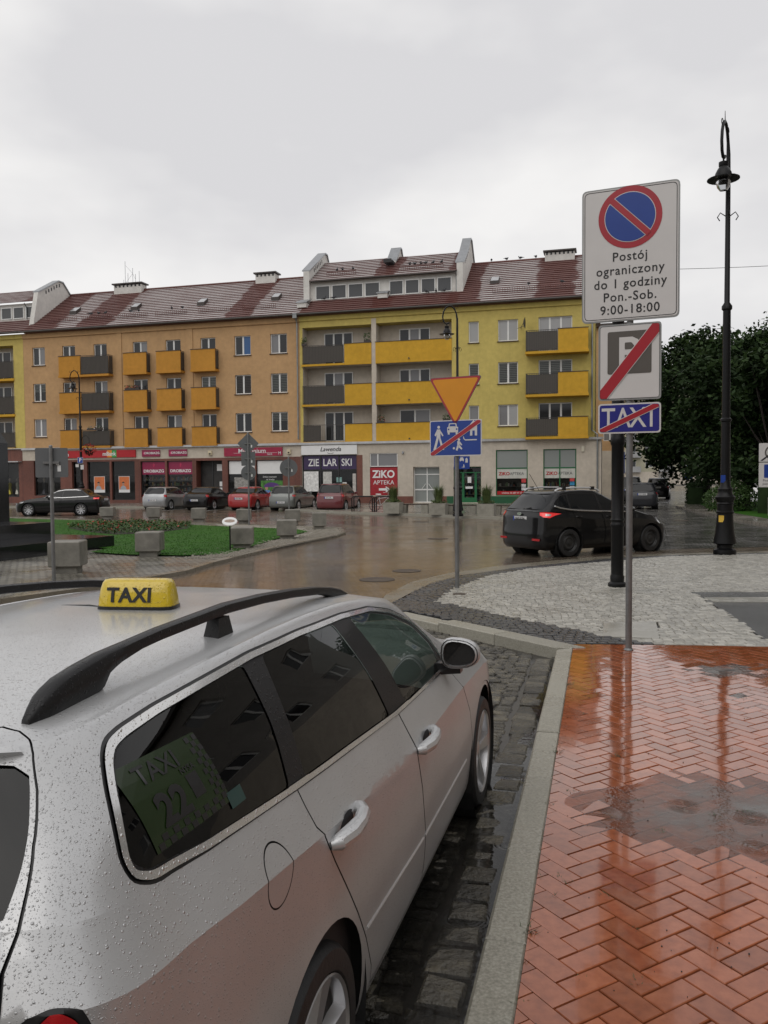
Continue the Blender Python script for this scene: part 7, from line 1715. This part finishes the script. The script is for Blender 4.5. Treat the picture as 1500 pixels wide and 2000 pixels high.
# ---- concrete blocks round the island
def block(label, x, y, rz, w=.6, h=.56, z0=.05):
    t = thing('concrete_block', label, 'planter', (x, y, z0), rz, 'concrete blocks round the island')
    mb = MB(); b_ = .02; k = w/2; c0 = .13
    q = lambda s_, z: [(-s_, -s_, z), (s_, -s_, z), (s_, s_, z), (-s_, s_, z)]
    V = q(k-b_, c0) + q(k, c0+b_) + q(k, h-b_) + q(k-b_, h); F_ = [(3,2,1,0), (12,13,14,15)] + [(r_*4+i, r_*4+(i+1) % 4, r_*4+4+(i+1) % 4, r_*4+4+i) for r_ in range(3) for i in range(4)]
    mb.add(V, F_); mb.build('block', M['conc'], t); mb = MB(); mb.box(-k*.72, k*.72, -k*.72, k*.72, -.02, c0+.01); mb.build('foot', M['conc'], t); return t
block('stained concrete block beside the pole of the square sign back, nearest of all', -6.45, 16.65, .1, .62, .64)
block('concrete block on the near lawn edge, between the black plinth and the oval info board', -5.72, 19.95, .05, .58, .60)
block('concrete block right behind the oval info board', -3.80, 21.85, .1, .60, .58)
block('concrete block on the gravel, second from the tip of the lawn', -2.98, 25.05, .1, .60, .60)
block('small concrete block at the very tip of the gravel', -2.35, 29.65, .1, .50, .62)
block('concrete block on the far kerb by the pole of the round sign back', -3.72, 33.3, .1, .62, .60)
block('concrete block on the far kerb by the post with three sign backs', -5.82, 34.0, .1, .60, .60)
block('concrete block on the far kerb in front of the black parked saloon', -8.1, 35.8, .1, .60, .60)
block('concrete block on the far kerb in front of the silver hatchback', -10.62, 37.8, .1, .60, .58)
block('leftmost concrete block on the far kerb, behind the flower bed', -13.2, 39.1, .1, .62, .56)
t = thing('info_board', 'small white oval board on a thin black post at the lawn edge', 'sign', (-3.98, 21.1, .05), .1)
mb = MB(); mb.tube([(0, 0, 0), (0, 0, .72)], .018, 8); mb.build('post', M['castblk'], t)
mb = MB(); mb.lathe([(1e-3, .0), (.19, .0), (.195, .012), (.19, .024), (1e-3, .024)], 24); mb.v = [(v[0], v[1]*.62-.03, .76+v[2]+v[1]*.5) for v in mb.v]; b_ = mb.build('board', M['white'], t)
mb = MB(); mb.lathe([(1e-3, .0255), (.13, .0255), (.135, .0245)], 20); mb.v = [(v[0], v[1]*.35-.03, .76+v[2]+v[1]*.29) for v in mb.v]; mb.build('print', pm('board_print', (.33, .25, .2), .5, var=.5, vs_=40), b_)

# ---- monument plinth
M['blkgran'] = pm('polished_black_granite', (.012, .012, .013), .12, var=.3, vs_=30)
t = thing('monument_plinth', 'black polished granite plinth in two tiers with a tall shaft at the left edge', 'monument', (-7.5, 22.7, .04), -math.atan2(1.4, 3.7))
mb = MB(); mb.box(-9, 0, -9.5, 0, .0, .33); mb.build('lower_tier', M['blkgran'], t); mb = MB(); mb.box(-8.6, -1.85, -9, -.35, .332, .70); mb.build('upper_tier', M['blkgran'], t)
mb = MB(); mb.box(-6.8, -2.62, -6, -1.1, .702, 2.9); mb.hexa([(-6.8, -6, 2.902), (-2.62, -6, 2.902), (-2.62, -1.1, 2.902), (-6.8, -1.1, 2.902)], [(-6.5, -5.7, 3.3), (-2.75, -5.7, 3.3), (-2.75, -1.3, 3.3), (-6.5, -1.3, 3.3)]); mb.build('shaft', M['blkgran'], t)

# ---- flower bed
mb = MB(); rr = random.Random(12); FB = [(-12.2, 31.4), (-10.6, 29.0), (-8.93, 27.2), (-7.9, 27.8), (-7.2, 30.2), (-7.6, 32.4), (-9.5, 34.0), (-11.8, 34.0)]
n_ = 0
while n_ < 5200:
    x, y = rr.uniform(-12.4, -7), rr.uniform(27, 34.2)
    if not inside(FB, x, y): continue
    n_ += 1; h = rr.uniform(.03, .22)*(.5+.5*abs(sin(x*2.3)*cos(y*1.9))+.2); s_ = rr.uniform(.03, .07); c_ = Vector((x, y, .08+h)); u_ = Vector((rr.gauss(0, 1), rr.gauss(0, 1), rr.gauss(0, .6))).normalized()*s_; v_ = Vector((rr.gauss(0, 1), rr.gauss(0, 1), rr.gauss(0, .6))).normalized()*s_
    mb.mat(1 if rr.random() < .09 and h > .1 else 0); mb.add([c_, c_+u_, c_+u_+v_, c_+v_], [(0,1,2,3)])
tag(mb.build('rose_bed', [M['leaf'], M['flower']]), 'low bed of red roses on the island lawn', 'flower bed', kind='stuff')
mb = MB(); mb.slab([(x*.97-.3, y*.97+.9) for x, y in FB], .06, .09); struct('rose_bed_soil', mb, M['soil'])

# ---- planters, benches, cycle stand before the pharmacy
M['conc_pl'] = pm('pale_concrete_planter', (.30, .285, .24), .6, var=.2, vs_=4, bmp=.2)
def grass_pot(label, x, y, w):
    t = thing('grass_planter', label, 'planter', (x, y, .12), -AL, 'planters before the pharmacy'); k = w/2
    mb = MB(); mb.hexa([(-k*.93, -k*.93, 0), (k*.93, -k*.93, 0), (k*.93, k*.93, 0), (-k*.93, k*.93, 0)], [(-k, -k, .55), (k, -k, .55), (k, k, .55), (-k, k, .55)]); mb.build('tub', M['conc_pl'], t)
    mb = MB(); mb.box(-k*.9, k*.9, -k*.9, k*.9, .54, .552); mb.build('soil', M['soil'], t)
    mb = MB(); rr = random.Random(int(x*100))
    for _ in range(420):
        a = rr.uniform(0, 6.28); d0 = rr.uniform(0, .16); L_ = rr.uniform(.45, 1.0); ln = rr.uniform(.05, .42); p0 = Vector((d0*cos(a), d0*sin(a), .55)); p1 = p0 + Vector((ln*.35*cos(a), ln*.35*sin(a), L_*.65)); p2 = p0 + Vector((ln*cos(a), ln*sin(a), L_*rr.uniform(.8, 1.05))); w_ = Vector((-sin(a), cos(a), 0))*rr.uniform(.006, .012)
        mb.add([p0-w_, p0+w_, p1+w_, p1-w_, p2], [(0,1,2,3), (3,2,4)])
    for _ in range(160):
        a = rr.uniform(0, 6.28); d0 = rr.uniform(.2, k); c_ = Vector((d0*cos(a), d0*sin(a), .57+rr.uniform(0, .12))); u_ = Vector((rr.gauss(0, 1), rr.gauss(0, 1), rr.gauss(0, 1))).normalized()*.05; v_ = Vector((rr.gauss(0, 1), rr.gauss(0, 1), rr.gauss(0, 1))).normalized()*.05; mb.add([c_, c_+u_, c_+u_+v_, c_+v_], [(0,1,2,3)])
    mb.build('tall_grass', pm('tall_grass', (.085, .12, .035), .5, var=.4, vs_=6), t)
grass_pot('concrete planter with tall grass beside the bicycle', .46, 40.7+.4, .86); grass_pot('concrete planter with tall grass left of the lamp by the pharmacy door', 2.62, 39.2, .80); grass_pot('concrete planter with tall grass nearest the black minivan', 4.75, 37.9, .80)
def bench(label, x, y, w):
    t = thing('bench', label, 'bench', (x, y, .12), -AL, 'concrete benches before the pharmacy')
    for s_ in (-1, 1): mb = MB(); mb.hexa([(s_*w/2-.16, -.22, 0), (s_*w/2+.16, -.22, 0), (s_*w/2+.16, .22, 0), (s_*w/2-.16, .22, 0)], [(s_*w/2-.18, -.25, .40), (s_*w/2+.18, -.25, .40), (s_*w/2+.18, .25, .40), (s_*w/2-.18, .25, .40)]); mb.build('leg', M['conc_pl'], t)
    for k in range(4): mb = MB(); mb.box(-w/2-.2, w/2+.2, -.25+k*.128, -.25+k*.128+.11, .402, .45); mb.build('slat', pm('wet_wood', (.06, .04, .03), .35) if 'wood' not in M else M['wood'], t)
    return t
M['wood'] = pm('wet_wood', (.055, .04, .032), .3, var=.3, vs_=10)
bench('bench between the two left grass planters', 1.55, 41.6, 1.1); bench('bench behind the lamp by the pharmacy door', 3.75, 39.7, 1.1); bench('bench right of the grass planters, partly behind the minivan', 6.1, 38.6, 1.5)
def stand(label, x, y):
    t = thing('cycle_stand', label, 'cycle stand', (x, y, .12), -AL+.1, 'black cycle stands')
    for dy in (0, .55):
        mb = MB(); mb.tube([(-.55, dy, 0), (-.55, dy, .72), (-.47, dy, .80), (.47, dy, .80), (.55, dy, .72), (.55, dy, 0)], .03, 8); mb.build('hoop', M['castblk'], t, True)
    return t
stand('left black hoop cycle stand at the pavement edge', -1.15, 43.1); stand('right black hoop cycle stand, bicycle leaning on it', .05, 42.6)
t = thing('bicycle', 'pale city bicycle leaning at the right cycle stand', 'bicycle', (-.05, 43.45, .12), -AL-.2)
for x in (-.5, .5):
    w = put('wheel', None, t, (x, 0, .34)); mb = MB(); mb.tube([(.33*cos(a), 0, .33*sin(a)) for a in np.linspace(0, 2*pi, 25)], .016, 6, False); mb.build('tyre', M['tyre'], w); mb = MB()
    for k in range(10): a = 2*pi*k/10; mb.tube([(0, 0, 0), (.32*cos(a), 0, .32*sin(a))], .003, 3)
    mb.build('spokes', M['rim'], w)
mb = MB()
for a, b in (((-.5, .34), (-.15, .3)), ((-.5, .34), (-.22, .72)), ((-.15, .3), (-.24, .85)), ((-.15, .3), (.33, .72)), ((-.2, .68), (.33, .76)), ((.5, .34), (.32, .85))): mb.tube([(a[0], 0, a[1]), (b[0], 0, b[1])], .017, 6)
mb.build('frame', pm('pale_bike_paint', (.55, .5, .5), .35), t)
mb = MB(); mb.tube([(.32, 0, .85), (.32, 0, .98), (.30, 0, 1.0)], .014, 6); mb.tube([(.15, -.28, 1.0), (.30, -.15, 1.02), (.30, .15, 1.02), (.15, .28, 1.0)], .013, 6); mb.build('handlebar', M['chrome'], t)
mb = MB(); mb.hexa([(-.38, -.09, .88), (-.12, -.03, .88), (-.12, .03, .88), (-.38, .09, .88)], [(-.38, -.1, .94), (-.12, -.02, .93), (-.12, .02, .93), (-.38, .1, .94)]); mb.build('saddle', M['white'], t)

# ---- mannequins in the boutique window
for k, (u_, lb) in enumerate(((-30.9, 'yellow dressed mannequin, leftmost in the boutique window'), (-30.2, 'mannequin in white and yellow, second in the boutique window'), (-27.7, 'dark dressed mannequin in the right boutique window'), (-26.9, 'pale dressed mannequin in the right boutique window'))):
    x, y = fw(u_, -.10); t = thing('mannequin', lb, 'mannequin', (x, y, .72), -AL, 'shop window mannequins')
    mb = MB(); mb.lathe([(1e-3, 1.05), (.05, 1.03), (.13, .98), (.16, .85), (.12, .62), (.17, .45), (.20, .25), (.22, .1), (.10, .08), (.05, .0)], 12); mb.v = [(v[0], v[1]*.6, v[2]) for v in mb.v]; mb.build('dress', pm('mannequin_dress%d' % k, ((.5, .42, .05), (.6, .58, .5), (.05, .05, .06), (.5, .48, .42))[k], .7), t, True)
    mb = MB(); mb.lathe([(.05, 1.02), (.045, 1.1), (.085, 1.2), (.09, 1.28), (.05, 1.36), (1e-3, 1.38)], 10); mb.build('head', pm('mannequin_skin', (.45, .36, .3), .5), t, True)

# ---- trees
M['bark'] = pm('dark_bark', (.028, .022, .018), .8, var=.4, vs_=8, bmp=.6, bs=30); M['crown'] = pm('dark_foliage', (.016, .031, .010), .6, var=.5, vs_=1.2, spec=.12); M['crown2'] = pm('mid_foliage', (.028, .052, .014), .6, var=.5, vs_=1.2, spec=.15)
def tree(label, x, y, h, r_, trunk_h, seed, lean=0., nleaf=9000, ncl=46, mats=('crown', 'crown2'), tr=.22):
    rr = random.Random(seed); t = thing('tree', label, 'tree', (x, y, .05), rr.uniform(0, 3), 'trees beside the cobbled street')
    mb = MB(); top = Vector((lean, 0, h*.72)); mb.tube([(0, 0, 0), (lean*.2, 0, trunk_h*.6), (lean*.5, .05, trunk_h), (lean, 0, h*.72)], [tr, tr*.8, tr*.66, .05], 8)
    cl = []
    for k in range(ncl):
        a = rr.uniform(0, 2*pi); zz = rr.random(); z = trunk_h*.75 + (h-trunk_h*.75)*zz; prof = (1-(2*zz-.85)**2*.62); d = r_*prof*math.sqrt(rr.uniform(.12, 1))
        cl.append((Vector((lean*.6+d*cos(a), d*sin(a), z)), rr.uniform(.75, 1.35)*r_*.24))
    for c_, _ in cl[:14]:
        b0 = Vector((lean*.5, .05, min(trunk_h*1.05, c_.z*.7))); mb.tube([b0, b0*.5+c_*.5+Vector((0, 0, -.15)), c_], [tr*.35, tr*.2, .02], 5)
    mb.build('trunk', M['bark'], t, True)
    V = []; F_ = []; mi = []; i = 0
    for _ in range(nleaf):
        c_, cr_ = cl[rr.randrange(ncl)]; d = Vector((rr.gauss(0, 1), rr.gauss(0, 1), rr.gauss(0, .75))); d.normalize(); p = c_ + d*cr_*rr.uniform(.45, 1.12)
        s_ = rr.uniform(.11, .24); u_ = Vector((rr.gauss(0, 1), rr.gauss(0, 1), rr.gauss(0, .6))).normalized()*s_; v_ = u_.cross(Vector((rr.gauss(0, 1), rr.gauss(0, 1), rr.gauss(0, 1)))).normalized()*s_*.5
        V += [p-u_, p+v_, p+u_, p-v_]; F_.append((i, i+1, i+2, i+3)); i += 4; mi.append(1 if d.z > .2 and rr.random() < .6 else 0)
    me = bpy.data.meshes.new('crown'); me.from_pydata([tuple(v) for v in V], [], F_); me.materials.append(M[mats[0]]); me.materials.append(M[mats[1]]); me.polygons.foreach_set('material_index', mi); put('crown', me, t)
    return t
tree('broad dark tree overhanging the far end of the cobbled street', 23.0, 58, 11.0, 5.7, 2.9, 1, -.8, 24000, 70)
tree('dark tree behind the tall black lamp', 20.6, 46.5, 9.0, 4.8, 2.6, 2, .0, 22000, 60); tree('dark tree at the right picture edge', 23.8, 44, 9.9, 5.2, 2.6, 3, 0, 22000, 60); tree('smaller dark tree between lamp and right picture edge', 19.4, 41, 7.6, 3.1, 2.6, 4, .2, 9000, 40, tr=.16)
tree('dark tree closing the view far right behind the others', 31, 62, 13.5, 6.0, 3.4, 6, 0, 9000, 50)
def hedge(label, x0, y0, x1, y1, w, h, seed, n=3000, m='crown', nm='hedge'):
    rr = random.Random(seed); t = thing(nm, label, 'hedge', (x0, y0, .1)); d = np.array([x1-x0, y1-y0]); L_ = np.hypot(*d); d = d/L_; no = np.array([-d[1], d[0]])
    mb = MB(); k = w*.42; q = [tuple(-no*k), tuple(d*L_-no*k), tuple(d*L_+no*k), tuple(no*k)]; mb.slab(q, 0, h*.9); mb.build('core', M['crown'], t); mb = MB()
    for _ in range(n):
        a, b, c_ = rr.uniform(0, L_), rr.uniform(-.5, .5)*w, rr.uniform(.05, 1)*h
        if rr.random() < .5: b = math.copysign(.5*w, b)+rr.uniform(-.05, .05)
        else: c_ = h+rr.uniform(-.08, .1)
        p = Vector((*(d*a+no*b), c_)); s_ = rr.uniform(.05, .10); u_ = Vector((rr.gauss(0, 1), rr.gauss(0, 1), rr.gauss(0, 1))).normalized()*s_; v_ = Vector((rr.gauss(0, 1), rr.gauss(0, 1), rr.gauss(0, 1))).normalized()*s_; mb.add([p, p+u_, p+u_+v_, p+v_], [(0,1,2,3)])
    mb.build('leaves', M[m], t); return t
hedge('clipped dark hedge along the right side of the cobbled street', 19.2, 50.5, 26, 68, 1.0, 1.15, 21, 5000)
t = thing('bush', 'bright green rounded bush just behind the tall lamp', 'bush', (17.2, 40.6, .11)); mb = MB(); rr = random.Random(22)
for _ in range(5000):
    d = Vector((rr.gauss(0, 1), rr.gauss(0, 1), rr.gauss(0, 1))).normalized(); k = rr.choice(((0, 0, .75, .8), (.75, .1, .6, .62), (-.7, .1, .6, .6), (.3, 0, .9, .55))); p = Vector(k[:3]) + d*k[3]*rr.uniform(.7, 1.05); p.z = max(p.z, .03); s_ = rr.uniform(.04, .09); u_ = Vector((rr.gauss(0, 1), rr.gauss(0, 1), rr.gauss(0, 1))).normalized()*s_; v_ = Vector((rr.gauss(0, 1), rr.gauss(0, 1), rr.gauss(0, 1))).normalized()*s_; mb.add([p, p+u_, p+u_+v_, p+v_], [(0,1,2,3)])
mb.build('leaves', M['leaf'], t); mb = MB(); mb.tube([(0, 0, 0), (0, 0, .8)], [.06, .03], 6); mb.build('stem', M['bark'], t)
hedge('dark hedge on the bank behind the steps at the right edge', 17.5, 37.5, 26, 38.5, 1.6, 1.5, 23, 4000)
mb = MB(); mb.add([(15.6, 33, .115), (30, 33, .115), (34, 60, .13), (20, 52, .13), (17.4, 44, .12)], [(0,1,2,3,4)]); struct('park_lawn', mb, M['lawn'])
t = thing('steps', 'stone steps with metal handrails at the right picture edge', 'steps', (16.3, 33.8, .11), radians(-20))
for k in range(5): mb = MB(); mb.box(-.2, 3.2, k*.34, 2.4, k*.16, k*.16+.15); mb.build('step', M['slab'], t)
for x in (-.1, 1.1, 2.3):
    mb = MB(); mb.tube([(x, 0, .0), (x, 0, .95), (x, 2.0, 1.75), (x, 2.0, .8)], .025, 6); mb.tube([(x, 0, .5), (x, 2.0, 1.3)], .018, 6); mb.build('handrail', M['galv'], t)
# small signs far down the street
for lb, x, y, kind in (('blue one-way parking plate far down the street, under the big tree', 25.3, 68, 'P'), ('distant give-way triangle under the big tree', 27.2, 68, 'T'), ('distant zebra striped plate far down the cobbled street', 23.6, 69, 'Z')):
    t = thing('distant_sign', lb, 'sign', (x, y, .1), -.3); mb = MB(); mb.tube([(0, 0, 0), (0, 0, 2.6)], .03, 6); mb.build('pole', M['galv'], t)
    if kind == 'P': pb = plate(t, 'plate', .62, 1.15, 2.0, M['signblue'], M['signwhite'], -.05, .03); text('lettering', 'P', .5, M['white'], pb, (0, -.056, 1.72), ext=.001, bold=.006); layer(pb, 'arrow', [(-.04, -.12), (.04, -.12), (.04, .08), (.12, .08), (0, .22), (-.12, .08), (-.04, .08)], 2.25, -.053, M['white'])
    elif kind == 'T': mb = MB(); mb.prism([(-.45, 2.5), (0, 1.75), (.45, 2.5)], -.05, -.035); mb.build('plate', M['signred'], t); layer(t, 'plate_centre', [(-.33, .42), (0, -.13), (.33, .42)], 2.0, -.051, M['signyel'])
    else: pb = plate(t, 'plate', .9, .6, 1.7, M['signwhite'], M['signwhite'], -.05, .02); [layer(pb, 'stripe', [(-.35+k*.3, -.25), (-.27+k*.3, -.25), (-.02+k*.3, .25), (-.10+k*.3, .25)], 1.7, -.053, M['black']) for k in range(2)]
# overhead wire
mb = MB(); mb.tube([(12.5 + 20*k/12, 50 - 6*k/12, 14.3 - .3*math.sin(pi*k/12) - .5*k/12) for k in range(13)], .014, 4); tag(mb.build('overhead_wire', M['black']), 'thin overhead wire crossing the sky at the right', 'wire')
# pigeons
def pigeon_mesh():
    mb = MB(); mb.lathe([(1e-3, -.17), (.035, -.13), (.07, -.02), (.062, .06), (.02, .12), (1e-3, .13)], 8, (0, 0, .12), 'x'); mb.ball((.12, 0, .2), .036, 8, 5); mb.hexa([(-.27, -.03, .09), (-.14, -.03, .10), (-.14, .03, .10), (-.27, .03, .09)], [(-.27, -.03, .105), (-.14, -.03, .13), (-.14, .03, .13), (-.27, .03, .105)])
    mb.tube([(.15, 0, .2), (.18, 0, .19)], [.01, .003], 4)
    for s_ in (-1, 1): mb.tube([(0, s_*.02, .07), (.01, s_*.02, 0)], .006, 4)
    return mb.mesh('pigeon', pm('pigeon_grey', (.035, .037, .042), .6, var=.4, vs_=30), True, 60)
pmsh = pigeon_mesh(); rr = random.Random(4); sl = (RZ-EZ)/(RD+.45)
for u_, d_, z_ in [(x, RD, RZ+.16) for x in (6.9, 8.0, 9.0, 10.1)] + [(x, .55, EZ+.4+1.0*sl) for x in (-23.6, -22.9, -22.3, -19.4, -16.6, -15.7, 12.2, 10.0)] + [(x, 1.6, 16.86) for x in (1.6, 1.95, 2.4, 2.75, 3.3, 3.9, -3.8, -3.4, -2.6)] + [(x, 1.0, 14.72) for x in (2.9, 3.6, 4.2, -4.6, -3.9)] + [(-20.1, .55, EZ+.4+1.0*sl)]:
    x, y = fw(u_, d_); tag(put('pigeon', pmsh, None, (x, y, z_), (0, 0, rr.uniform(0, 6.28)), (1.15,)*3), 'dark pigeon perched on the roofs of the shop houses', 'pigeon', 'pigeons on the roofs')
# balcony flowers (pots stand on the parapets)
def pot(label, u_, d_, z_, n, w, h, m2=None):
    x, y = fw(u_, d_); t = thing('flower_box', label, 'plant', (x, y, z_), -AL, 'plants on the balconies'); rr = random.Random(int(u_*10)); mb = MB(); mb.box(-w/2, w/2, -.08, .08, 0, .14); mb.build('box', M['gut'], t); mb = MB()
    for _ in range(n):
        p = Vector((rr.uniform(-w/2, w/2), rr.uniform(-.15, .15), .12+rr.random()**1.5*h)); s_ = rr.uniform(.04, .09); u2 = Vector((rr.gauss(0, 1), rr.gauss(0, 1), rr.gauss(0, 1))).normalized()*s_; v2 = Vector((rr.gauss(0, 1), rr.gauss(0, 1), rr.gauss(0, 1))).normalized()*s_; mb.mat(int(m2 is not None and rr.random() < .4)); mb.add([p, p+u2, p+u2+v2, p+v2], [(0,1,2,3)])
    mb.build('foliage', [M['leaf'], m2 or M['leaf']], t)
pot('red flowers on the ochre balcony, second floor left', -19.4, -.57, 8.66, 110, 1.2, .25, M['flower']); pot('leafy plant at the top left corner of the yellow loggia', -5.8, -.05, 11.36, 70, .35, .45); pot('leafy plant on the parapet beside the top loggia pillar', -1.1, -.05, 11.38, 90, .45, .5)
pot('plant on the lowest parapet beside the loggia pillar', -.15, -.05, 5.74, 80, .5, .4, M['flower']); pot('brown plant on the lowest parapet behind the give-way sign', 4.5, -.05, 5.74, 80, .5, .35); pot('pale flowers on the lowest ochre balcony railing', -22.7, -.57, 5.72, 80, 1.3, .2, M['pinkfl'])

# ---- unseen houses added beside and behind the viewer for car and glass to mirror
M['greyhouse'] = plaster('grey_beige_plaster', (.33, .31, .285))
def mirror_house(label, x, y, rz, w, zt, mat): return far_house('square_house', label, x, y, rz, w, 9, zt, mat, 3, max(2, int(w/3.2)), None, M['shopcream'], False, 3.6)
mirror_house('ochre house on the right of the square, outside the picture', 14.5, 25.0, -pi/2, 34, 13.5, M['greyhouse'])
mirror_house('cream house across the square behind the viewer, outside the picture', 24, -24, pi, 52, 12.5, M['cream'])
